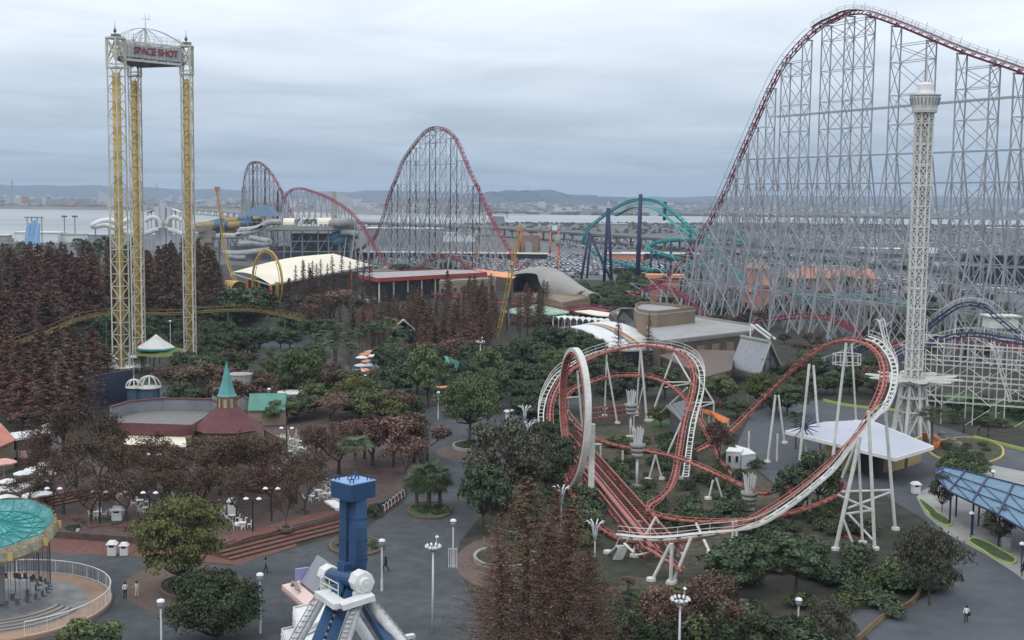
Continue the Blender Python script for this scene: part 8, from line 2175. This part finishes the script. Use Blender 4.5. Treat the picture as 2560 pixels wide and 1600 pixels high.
def palm(h, L_, nf, seed, m='frond', fan=False, thick=.16, dry=6):
    r = random.Random(seed); segs = [((0, 0, -.2), (.1, 0, h * .5), thick * 1.2, thick), ((.1, 0, h * .5), (.05, .05, h), thick, thick * .9)]
    g = MB(); gd_ = MB()
    for k in range(nf + dry):
        d_ = k >= nf; an = k * 2.4 + r.uniform(-.3, .3); el = r.uniform(-.3, 1.15) if not d_ else r.uniform(-1.3, -.7); ca, sa = math.cos(an), math.sin(an); L2 = L_ * r.uniform(.8, 1.1) * (.7 if d_ else 1)
        spine = []; a_ = el; p = V((.05, .05, h))
        for j in range(7): spine.append(p.copy()); p = p + V((ca * math.cos(a_), sa * math.cos(a_), math.sin(a_))) * L2 / 6; a_ -= .16 if not fan else .07
        gg = gd_ if d_ else g; sd_ = V((-sa, ca, 0))
        if not fan:
            for j in range(1, 7):
                wv = L2 * .16 * math.sin(math.pi * (.15 + .8 * j / 7)); dirn_ = (spine[j] - spine[j - 1]).normalized()
                for e in (-1, 1):
                    for f in (0, .5):
                        b0 = spine[j - 1] + (spine[j] - spine[j - 1]) * f; tp = b0 + sd_ * e * wv + dirn_ * wv * .9 - V((0, 0, wv * .35)); gg.add([tuple(b0), tuple(b0 + dirn_ * L2 * .045), tuple(tp)], [(0, 1, 2)])
        else:
            c = spine[3]; dirn_ = (spine[4] - spine[2]).normalized(); nn_ = sd_.cross(dirn_)
            gg.bar(spine[0], c, .04)
            for j in range(11):
                b_ = -1.5 + 3.0 * j / 10; tip = c + (dirn_ * math.cos(b_) + sd_ * math.sin(b_)) * L2 * .5 - V((0, 0, L2 * .12 * abs(b_) + L2 * .1)); w_ = L2 * .045; b0 = c + (dirn_ * math.cos(b_ - .12) + sd_ * math.sin(b_ - .12)) * L2 * .2; b1 = c + (dirn_ * math.cos(b_ + .12) + sd_ * math.sin(b_ + .12)) * L2 * .2
                gg.add([tuple(c), tuple(b0), tuple(tip), tuple(b1)], [(0, 1, 2, 3)])
    for e in gd_.f: pass
    o = len(g.v); g.m(1).add(gd_.v, gd_.f) if dry else None
    return g.mesh('crown', [m, 'frond_dry']), limb_mesh(segs, 'palm_bark', 8)
def bushm(rad, h, nleaf, lsize, m, seed):
    r = random.Random(seed); vs, fs = [], []; k_ = 7; segs = []
    for k in range(k_):
        an = k * 2.4; rr = rad * .55 * math.sqrt(k / k_); c = np.array([math.cos(an) * rr, math.sin(an) * rr, h * .45]); d = rng.normal(0, 1, (nleaf // k_, 3)); d /= np.linalg.norm(d, axis=1, keepdims=True); d[:, 2] = abs(d[:, 2]) * 1.0 - .25
        P = c + d * (rng.uniform(.3, 1, (len(d), 1)) ** .4) * np.array([rad * .5, rad * .5, h * .6]); leaves(vs, fs, P, d + np.array([0, 0, .4]), lsize, 1, .5); segs.append(((0, 0, 0), tuple(c), .06, .02))
    return quad_mesh('foliage', vs, fs, m), limb_mesh(segs, n=4)
LIB = {}
for s in range(3):
    LIB['dark', s] = broad(10, 5.2, 16, 6500, .36, 'leaf_dark', 10 + s)
    LIB['green', s] = broad(10, 5.4, 17, 6500, .34, 'leaf_green', 20 + s)
    LIB['conifer', s] = conifer(20, 3.3, 7000, .42, ('leaf_brown', 'leaf_red', 'leaf_brown')[s], 40 + s, 80)
    LIB['maple', s] = bare(7, 3.9, 7, 3600, .17, 'leaf_maple', 50 + s)
    LIB['brown', s] = bare(9, 4.6, 6, 4200, .30, 'leaf_brown', 60 + s)
    LIB['palm', s] = palm(7.5, 2.2, 30, 70 + s, fan=True)
    LIB['bush', s] = bushm(1.3, 1.2, 900, .16, ('leaf_dark', 'leaf_green', 'leaf_dark')[s], 80 + s)
for s in range(2):
    LIB['olive', s] = broad(9, 5.6, 17, 8000, .28, 'leaf_olive', 30 + s, trunk=.3)
    LIB['grey', s] = broad(8, 5.8, 16, 7000, .26, 'leaf_grey', 34 + s, trunk=.2)
    LIB['thin', s] = conifer(20, 2.6, 2600, .30, 'leaf_brown', 46 + s, 90, thin=1.5)
    LIB['feather', s] = palm(5, 3.2, 44, 76 + s, thick=.34)
    LIB['near', s] = conifer(18, 4.3, 20000, .13, ('leaf_rust', 'leaf_rust')[s], 48 + s, 300, base=.06, thin=.45)
LIB['big', 0] = broad(11, 6.2, 22, 15000, .24, 'leaf_green', 91, trunk=.33); LIB['oak', 0] = broad(9, 6.4, 26, 20000, .2, 'leaf_olive', 97, trunk=.16, flat=.42); LIB['round', 0] = broad(7, 4.4, 24, 26000, .19, 'leaf_dark', 93, trunk=.02, flat=.9)
LIB['fan', 0] = palm(3.0, 2.4, 46, 95, fan=True, thick=.2, dry=10)
HT = {'dark': 10, 'green': 10, 'conifer': 20, 'maple': 7, 'brown': 9, 'palm': 8.6, 'bush': 1.3, 'olive': 9, 'grey': 8, 'thin': 20, 'feather': 7.5, 'near': 18, 'big': 11, 'oak': 9, 'round': 7, 'fan': 4.6}
WD = {'dark': 5.6, 'green': 5.8, 'conifer': 3.3, 'maple': 3.9, 'brown': 4.6, 'palm': 2.2, 'bush': 1.3, 'olive': 6, 'grey': 6, 'thin': 2.6, 'feather': 3.0, 'near': 3.9, 'big': 6.6, 'oak': 6.7, 'round': 4.7, 'fan': 2.3}
NV = {k: sum(1 for q in LIB if q[0] == k) for k in HT}
CAT = {'palm': ('palm_tree', 'palm tree'), 'feather': ('palm_tree', 'palm tree'), 'fan': ('palm_tree', 'palm tree'), 'conifer': ('conifer_tree', 'conifer'), 'thin': ('conifer_tree', 'conifer'), 'near': ('conifer_tree', 'conifer'), 'bush': ('shrub', 'shrub'), 'maple': ('maple_tree', 'tree'), 'brown': ('bare_tree', 'tree')}
def plant(kind, p, h, label, group=None, w=None, var=None):
    k = (kind, tr.randrange(NV[kind]) if var is None else var); cr_m, tk_m = LIB[k]; nm, ct = CAT.get(kind, ('broadleaf_tree', 'tree'))
    t = thing(nm, label, ct, p, group); s = h / HT[kind]; sw_ = (w / WD[kind]) if w else s * tr.uniform(.9, 1.12); e_ = 1 if kind in ('conifer', 'thin', 'near') else tr.uniform(.84, 1.16); t.scale = (sw_ * e_, sw_ * (2 - e_), s); t.rotation_euler = (tr.uniform(-.05, .05), tr.uniform(-.05, .05), tr.uniform(0, 6.28))
    for n_, me in ((('foliage' if kind == 'bush' else 'crown'), cr_m), ('stems' if kind == 'bush' else 'trunk', tk_m)): o = bpy.data.objects.new(n_, me); COL.objects.link(o); o.parent = t
    return t
def T(kind, dx, dbase, dtop, label, group=None, wpx=None, z0=0.0, var=None):
    b = gd(dx, dbase, z0); h = dp(*D(dx, dtop), b.y).z - z0; w = wpx / 2 * 2560 / 2419 * b.y / 3200 if wpx else None
    return plant(kind, b, max(.5, h), label, group, w, var)
# single trees one can point to
T('oak', 435, 1398, 1158, 'yellow-green spreading tree in the round brick planter near two walkers', wpx=285)
T('round', 512, 1508, 1345, 'dense dark green round tree at the lower edge beside the brick planter', wpx=225)
T('big', 1108, 1056, 888, 'tall spreading evergreen in a pale round planter in mid plaza', wpx=200)
T('fan', 1012, 1205, 1088, 'clump of bright fan palms in the low planter right of the blue arm', wpx=125)
T('fan', 985, 1200, 1105, 'lower fan palm crowding the bright palm clump', wpx=90); T('fan', 1040, 1198, 1100, 'fan palm leaning right out of the bright palm clump', wpx=90)
T('palm', 845, 1150, 1036, 'single fan palm behind the top of the blue arm', wpx=100, z0=TZ)
T('dark', 590, 800, 672, 'dark evergreen in front of the yellow loop and station', wpx=185)
T('feather', 640, 900, 812, 'feathery date palm right of the drop tower', wpx=85)
T('feather', 560, 905, 822, 'feathery date palm nearer the right leg of the drop tower', wpx=80)
T('green', 712, 962, 828, 'green tree left of the parasol court', wpx=140); T('olive', 902, 1008, 925, 'yellow-green tree behind the red trees, centre', wpx=170); T('olive', 840, 985, 890, 'olive tree just below the parasol court', wpx=110)
T('green', 1012, 965, 818, 'tall green tree left of the stepped teal roof', wpx=120); T('dark', 930, 968, 862, 'dark evergreen below the parasol court, right', wpx=150)
T('grey', 1200, 1205, 990, 'large olive green tree by the road left of the coral loop', wpx=225); T('dark', 1140, 1262, 1090, 'dark leafy tree in front of the large olive one', wpx=150)
T('near', 1238, 1640, 1132, 'tallest reddish conifer in the foreground, left of the other big one', wpx=370, var=0); T('near', 1345, 1660, 1190, 'tall brown conifer in the foreground, right of the tallest one', wpx=300, var=1); T('near', 1172, 1500, 1215, 'slim reddish conifer behind the foreground pair', wpx=130, var=0)
for x, b, t_, w_ in ((1290, 1650, 1240, 250), (1185, 1620, 1290, 230), (1405, 1640, 1300, 220), (1330, 1560, 1230, 230)): T('near', x, b, t_, 'wispy russet conifer of the foreground cluster around the tallest one', 'wispy russet conifers in the foreground', w_)
T('near', 1300, 1420, 1150, 'reddish conifer at the foot of the coral curve', wpx=150, var=1)
T('grey', 2195, 1430, 1245, 'broad grey-green tree at the road corner', wpx=170); T('dark', 1740, 1420, 1278, 'dark green tree right of the front white posts', wpx=210); T('dark', 1880, 1400, 1262, 'dark green tree under the low coral bend', wpx=190)
T('dark', 1450, 1545, 1436, 'dark green tree at the bottom edge by the front path', wpx=190); T('brown', 1700, 1560, 1372, 'bare brown tree behind the ball lamp mast', wpx=190); T('brown', 1560, 1560, 1385, 'bare brown tree left of the ball lamp mast', wpx=170)
T('green', 205, 1605, 1462, 'bushy green palm at the bottom edge by the swing ride', wpx=190)
T('dark', 1800, 1560, 1450, 'dark shrub tree at the bottom edge right of the mast', wpx=160); T('grey', 1960, 1540, 1420, 'grey-green shrub tree by the pale log edging', wpx=160)
T('dark', 1930, 1210, 1062, 'dark tree between the white legs left of the pavilion', wpx=140); T('dark', 1870, 1230, 1100, 'dark tree left of the pavilion front', wpx=120)
T('grey', 2225, 1210, 1120, 'small grey-green tree at the tip of the grass bed', wpx=75); T('grey', 2360, 1290, 1200, 'small bushy tree under the blue canopy edge', wpx=95)
T('palm', 2200, 1070, 965, 'fan palm between the lattice tower base and the mouse coaster', wpx=95); T('palm', 1880, 1060, 975, 'small fan palm left of the pale pavilion', wpx=60)
T('brown', 1700, 1120, 1000, 'dark bare tree by the cream hut under the coral track', wpx=90); T('olive', 1560, 1010, 960, 'small olive tree under the rear coral turn', wpx=70)
T('green', 1705, 962, 885, 'green tree right of the rear coral turn', wpx=95); T('olive', 1800, 965, 880, 'green-brown tree before the chalet, left', wpx=110); T('dark', 1860, 985, 905, 'dark tree right of the chalet', wpx=120)
T('thin', 1528, 905, 740, 'bare thin conifer in front of the rainbow canopy, right', wpx=46); T('thin', 1462, 900, 752, 'bare thin conifer in front of the rainbow canopy, left', wpx=56)
T('thin', 1275, 800, 678, 'bare thin conifer by the grey tunnel shell', wpx=34); T('thin', 1228, 800, 690, 'bare thin conifer left of the tunnel shell', wpx=26)
for i in range(15):
    x, b = 1395 + (i * 37) % 170, 1395 + (i * 53) % 120; T(('dark', 'brown', 'green')[i % 3], x, b, b - tr.uniform(36, 62), 'low dark tree between the front coaster posts and the lower path', 'low trees before the front posts', tr.uniform(60, 95))
# maples and bare trees of the terrace
for i, (x, b, t_, w_) in enumerate(((180, 1150, 952, 150), (232, 1180, 1020, 120), (290, 1150, 1060, 110), (90, 1160, 1010, 80), (150, 1215, 1090, 120), (215, 1232, 1140, 90), (330, 1190, 1075, 120), (400, 1180, 1078, 110), (455, 1165, 1060, 130), (520, 1170, 1050, 130), (575, 1175, 1028, 130), (610, 1155, 1060, 100), (300, 1230, 1120, 120), (640, 1205, 1095, 100), (700, 1190, 1070, 110), (755, 1135, 1010, 110), (720, 1215, 1110, 100), (676, 1252, 1148, 75), (800, 1120, 1010, 130), (560, 1230, 1120, 100), (60, 1215, 1130, 90), (760, 1080, 1000, 80), (375, 1215, 1120, 90), (265, 1120, 1010, 110), (350, 1135, 1030, 120), (500, 1128, 1025, 120), (625, 1130, 1030, 110), (120, 1165, 1060, 110), (435, 1215, 1120, 110), (480, 1205, 1105, 110), (545, 1200, 1095, 100))):
    T('maple', x, b, t_, 'bare reddish tree of the brick terrace holding a few dark leaves' if i not in (0, 17) else ('largest dark red tree left of the restaurant roof' if i == 0 else 'small bare red tree in a round planter on the brick steps'), 'bare reddish trees on the brick terrace' if i not in (0, 17) else None, w_ * (1.4 if i != 17 else 1), TZ)
for i, (x, b, t_, w_) in enumerate(((880, 1110, 995, 120), (930, 1115, 985, 140), (980, 1105, 985, 120), (860, 1095, 990, 110), (960, 1140, 1040, 100), (470, 960, 862, 110), (540, 955, 870, 110), (420, 950, 870, 90), (600, 960, 880, 90), (680, 965, 900, 90), (780, 1000, 935, 100), (760, 960, 880, 90), (1010, 1090, 1000, 90))):
    T('brown', x, b, t_, 'reddish brown tree of the clump right of the terrace' if i in (0, 1, 2, 3, 4, 12) else 'brown leafed tree behind the restaurant and turret', 'reddish trees right of the terrace' if i in (0, 1, 2, 3, 4, 12) else 'brown trees behind the restaurant', w_ * 1.35)
MID = [(430, 985), (480, 990), (540, 990), (600, 985), (660, 1010), (700, 1000), (745, 985), (800, 960), (690, 940), (650, 950), (610, 935), (745, 945), (770, 925), (960, 1000), (930, 1010), (985, 930), (955, 905), (1050, 925), (1085, 935), (1040, 890), (1075, 890), (915, 895), (985, 880), (1120, 900), (1105, 930), (735, 900), (700, 890), (660, 905), (560, 900), (520, 910), (480, 915), (820, 940), (870, 960), (905, 975), (850, 1000)]
for x, b in MID:
    k = tr.choice(('dark', 'green', 'dark', 'brown')); T(k, x, b, b - tr.uniform(62, 92), 'tree of the mixed grove in mid park between turret and big evergreen', 'mixed grove in mid park', tr.uniform(85, 125))
for k in range(34):
    x = tr.uniform(560, 760); b = tr.uniform(745, 840)
    if (645 < x < 740 and b > 770) or (600 < x < 692 and b < 800): continue
    T('dark' if tr.random() < .7 else 'brown', x, b, b - tr.uniform(44, 66), 'dark tree of the wood between yellow loop and palm grove', 'dark wood below the yellow loop', tr.uniform(60, 95))
# palms of the court, dark woods in the middle
for i in range(30):
    x = tr.uniform(745, 990); b = tr.uniform(835, 900); 
    if 830 < x < 905 and b > 852: b = tr.uniform(825, 848)
    T('palm', x, b + 8, b - tr.uniform(60, 82), 'dark green fan palm in the grove round the parasol court', 'fan palms round the parasol court', tr.uniform(44, 60))
for x, b, t_, w_ in ((780, 765, 690, 140), (830, 770, 705, 90), (740, 775, 700, 90), (560, 770, 700, 80)): T('brown', x, b, t_, 'wide dark brown tree behind the palm grove and ivy hall' if w_ != 80 else 'dark brown tree beside the yellow station', 'dark brown trees behind the palms' if w_ != 80 else None, w_)
n = 0
for x, b in ((1150, 905), (1190, 890), (1230, 880), (1275, 880), (1310, 900), (1160, 940), (1210, 925), (1255, 920), (1300, 935), (1330, 960), (1345, 905), (1370, 850), (1330, 850), (1290, 850), (1140, 965), (1240, 955), (1290, 965), (1380, 900), (1420, 920), (1470, 920), (1520, 935), (1570, 930), (1400, 880), (1450, 960), (1290, 1010), (1250, 1000), (1310, 1050), (1180, 960)):
    T('dark' if tr.random() < .75 else 'green', x, b + 10, b - tr.uniform(58, 85), 'dark evergreen of the thicket left of and behind the coral loops', 'dark evergreens behind the coral loops', tr.uniform(85, 120)); n += 1
for x, b in ((1250, 1120), (1290, 1150), (1230, 1180), (1180, 1230), (1290, 1090), (1330, 1120), (1150, 1050 + 130)):
    T(tr.choice(('dark', 'grey')), x, b + 20, b - tr.uniform(80, 105), 'olive evergreen of the clump left of the white loop', 'olive evergreens left of the white loop', tr.uniform(95, 130))
# brown conifer woods: the left mass, the middle mass, thin ones before the cream roof
cnt = 0
for k in range(210):
    x = tr.uniform(-60, 500) if k < 178 else tr.uniform(330, 520); b = tr.uniform(725, 885) if k < 178 else tr.uniform(715, 770)
    if b > (800 if x > 180 else (840 if x > 60 else 880)) or (x > 430 and b > 770): continue
    if 280 < x < 440 and b > 775: continue
    p = gd(x, b); h = tr.uniform(19, 25) if p.y > 330 else tr.uniform(15, 21)
    plant('conifer', p, h, 'tall reddish brown conifer of the dense stand around the drop tower', 'brown conifers in the stand around the drop tower', tr.uniform(3.6, 5.6)); cnt += 1
for x, b in ((40, 960), (85, 940), (130, 920), (20, 1000), (60, 1010), (110, 985), (165, 950), (200, 935), (5, 950), (150, 1000), (225, 960), (-20, 985), (190, 990), (15, 905), (50, 915), (95, 900), (140, 895), (180, 905), (215, 900), (245, 925), (70, 970), (120, 1020), (175, 975)):
    p = gd(x, b); plant('conifer', p, tr.uniform(9, 13), 'nearer dark brown conifer at the left edge above the shops', 'dark brown conifers above the left shops', tr.uniform(3.2, 4.4))
for x, b, t_ in ((698, 735, 625), (712, 735, 614), (722, 732, 612), (730, 735, 620), (738, 732, 615), (748, 735, 622), (757, 728, 612), (772, 728, 622), (788, 730, 602), (806, 728, 600), (826, 726, 616), (841, 726, 604), (855, 722, 604), (876, 722, 606)):
    T('thin', x, b, t_, 'thin bare conifer silhouetted against the cream membrane roof', 'thin bare conifers before the cream roof', tr.uniform(26, 38))
for k in range(84):
    x = tr.uniform(670, 1300); b = tr.uniform(735, 800)
    if 860 < x < 975 and 735 < b < 775: b += 45
    T('thin' if tr.random() < .6 else 'conifer', x, b, b - tr.uniform(64, 105), 'brown conifer of the loose middle wood in front of the station hall', 'brown conifers before the station hall', tr.uniform(36, 58))
for k in range(26):
    x = tr.uniform(985, 1160); b = tr.uniform(800, 872); T('conifer', x, b, b - tr.uniform(75, 105), 'red-brown conifer of the dense clump right of the ivy hall', 'red-brown conifers right of the ivy hall', tr.uniform(48, 66))
# dark evergreens under and round the drop tower, pines at the far left, trees by the teal coaster
for k in range(34):
    x = tr.uniform(230, 560); b = tr.uniform(790, 905)
    if 300 < x < 420 and b > 840: continue
    T('dark', x, b, b - tr.uniform(52, 80), 'dark evergreen of the shrubbery around the drop tower feet', 'dark evergreens round the drop tower feet', tr.uniform(70, 100))
for k in range(16):
    x = tr.uniform(480, 700); b = tr.uniform(770, 830)
    if 600 < x < 692: b = 828
    T('dark', x, b, b - tr.uniform(48, 70), 'dark evergreen below the yellow loop and its station', 'dark evergreens below the yellow loop', tr.uniform(60, 90))
for k in range(26): x = tr.uniform(5, 330); p = gd(x, tr.uniform(655, 690)); plant('palm', p, tr.uniform(15, 20), 'tall dark palm in the row beyond the brown conifers, far left', 'palms beyond the brown conifers', tr.uniform(3.0, 4.2))
for k in range(120):
    x = tr.uniform(1370, 1660); b = tr.uniform(655, 735)
    if x < 1440 and b < 690: continue
    T('green' if tr.random() < .5 else 'dark', x, b, b - tr.uniform(24, 36), 'low green tree of the grove under the teal coaster', 'low green trees under the teal coaster', tr.uniform(30, 46))
for k in range(84): x = tr.uniform(1640, 2400); b = tr.uniform(690, 850) if x > 1850 else tr.uniform(720, 790); T('dark' if tr.random() < .6 else 'brown', x, b, b - tr.uniform(24, 44), 'low tree among the feet of the grey lattice', 'low trees among the lattice feet', tr.uniform(36, 60))
for k in range(12): x = tr.uniform(900, 1110); b = tr.uniform(640, 668); T('dark', x, b, b - tr.uniform(20, 34), 'dark evergreen behind the red edged station roof', 'dark evergreens behind the station roof', tr.uniform(34, 60))
for k in range(46):
    x = tr.uniform(1640, 2080); b = tr.uniform(900, 990) if x < 1900 else tr.uniform(880, 945)
    if 1720 < x < 1840 and b < 905: continue
    T('dark' if tr.random() < .55 else ('brown' if tr.random() < .5 else 'green'), x, b, b - tr.uniform(36, 62), 'mixed low tree in the belt between chalet and mouse coaster', 'mixed trees between chalet and mouse coaster', tr.uniform(48, 80))
for k in range(22): x = tr.uniform(2200, 2420); b = tr.uniform(955, 1010); T('green' if tr.random() < .5 else 'dark', x, b, b - tr.uniform(20, 40), 'green bush under the white post grid of the mouse coaster', 'green bushes under the mouse coaster', tr.uniform(40, 66))
# shrubs
def shrubs(n, poly_, hs, label, group, kind='bush'):
    xs_, ys_ = [p[0] for p in poly_], [p[1] for p in poly_]; c = 0
    while c < n:
        x, y = tr.uniform(min(xs_), max(xs_)), tr.uniform(min(ys_), max(ys_)); ins = False; j = len(poly_) - 1
        for i in range(len(poly_)):
            if (ys_[i] > y) != (ys_[j] > y) and x < (xs_[j] - xs_[i]) * (y - ys_[i]) / (ys_[j] - ys_[i]) + xs_[i]: ins = not ins
            j = i
        if not ins: continue
        c += 1; h = tr.uniform(*hs); plant(kind, gd(x, y), h, label, group, h * tr.uniform(.8, 1.25))
shrubs(92, [(1400, 1050), (1700, 1030), (1800, 1100), (1740, 1250), (1540, 1270), (1430, 1140)], (.8, 2.0), 'low clipped bush on the dry ground inside the coral loops', 'bushes inside the coral loops')
shrubs(70, [(1720, 1400), (1740, 1330), (1990, 1290), (2090, 1330), (2180, 1420), (2130, 1450), (1990, 1530), (1850, 1620), (1400, 1620), (1420, 1480), (1560, 1450)], (1.3, 2.9), 'dark leafy shrub of the thicket in front of the coral swoop', 'shrubs in front of the coral swoop')
shrubs(26, [(1700, 1180), (1980, 1180), (2060, 1250), (2000, 1300), (1720, 1320)], (1.0, 2.2), 'dark shrub below the low coral bend', 'shrubs below the low coral bend')
shrubs(16, [(1330, 1100), (1400, 1180), (1400, 1300), (1330, 1400), (1180, 1300), (1250, 1180)], (1.2, 2.8), 'dark shrub under the trees left of the coral track', 'shrubs left of the coral track')
shrubs(16, [(2100, 1330), (2200, 1300), (2240, 1330), (2200, 1420), (2110, 1410)], (1.5, 3.0), 'olive shrub at the corner between supports and road', 'shrubs at the road corner')
shrubs(18, [(2260, 1085), (2330, 1100), (2290, 1128), (2210, 1120)], (1.4, 2.4), 'dark shrub between pavilion and blue canopy', 'shrubs behind the blue canopy')
shrubs(16, [(2230, 1050), (2330, 1050), (2350, 1080), (2240, 1090)], (.6, 1.2), 'low yellowish shrub in the yellow kerbed bed', 'shrubs in the yellow kerbed bed')
shrubs(14, [(790, 1285), (890, 1280), (895, 1305), (800, 1310)], (.35, .7), 'low yellow-green plant in the oval bed behind the blue arm', 'plants in the oval flower bed')
shrubs(12, [(395, 1380), (500, 1380), (500, 1408), (400, 1408)], (.6, 1.0), 'dark clipped shrub inside the round brick planter', 'shrubs in the round brick planter'); shrubs(8, [(1085, 1052), (1135, 1052), (1135, 1062), (1085, 1062)], (.7, 1.2), 'dark shrub round the trunk in the pale round planter', 'shrubs in the pale round planter'); shrubs(10, [(970, 1200), (1060, 1200), (1050, 1218), (980, 1218)], (.5, 1.0), 'low green plant at the feet of the fan palms', 'plants under the fan palms')
T('bush', 886, 1222, 1182, 'round dark clipped bush at the right end of the brick steps', wpx=44); T('bush', 172, 1262, 1236, 'dark clipped bush by the low brick planter wall', wpx=60)
shrubs(12, [(150, 1240), (330, 1235), (330, 1255), (150, 1256)], (.6, 1.1), 'dark hedge shrub above the brick planter wall', 'hedge shrubs on the terrace edge'); shrubs(14, [(560, 1262), (660, 1238), (660, 1262), (580, 1285)], (.6, 1.0), 'dark hedge shrub above the planter at the steps', 'hedge shrubs by the wide steps')
# ================================================================ HAZE
hz = bpy.data.materials.new('haze_air'); hz.use_nodes = True; t = hz.node_tree; t.nodes.clear()
o_ = t.nodes.new('ShaderNodeOutputMaterial'); pv = t.nodes.new('ShaderNodeVolumePrincipled'); pv.inputs['Color'].default_value = (.60, .71, .86, 1); pv.inputs['Density'].default_value = .00009; pv.inputs['Anisotropy'].default_value = .2
t.links.new(pv.outputs[0], o_.inputs['Volume'])
g = MB(); g.box((0, 11000, 64), (60000, 46000, 130)); hb = g.build('haze', [hz]); tag(hb, 'thin grey haze over the river and far hills', 'haze', kind='stuff')
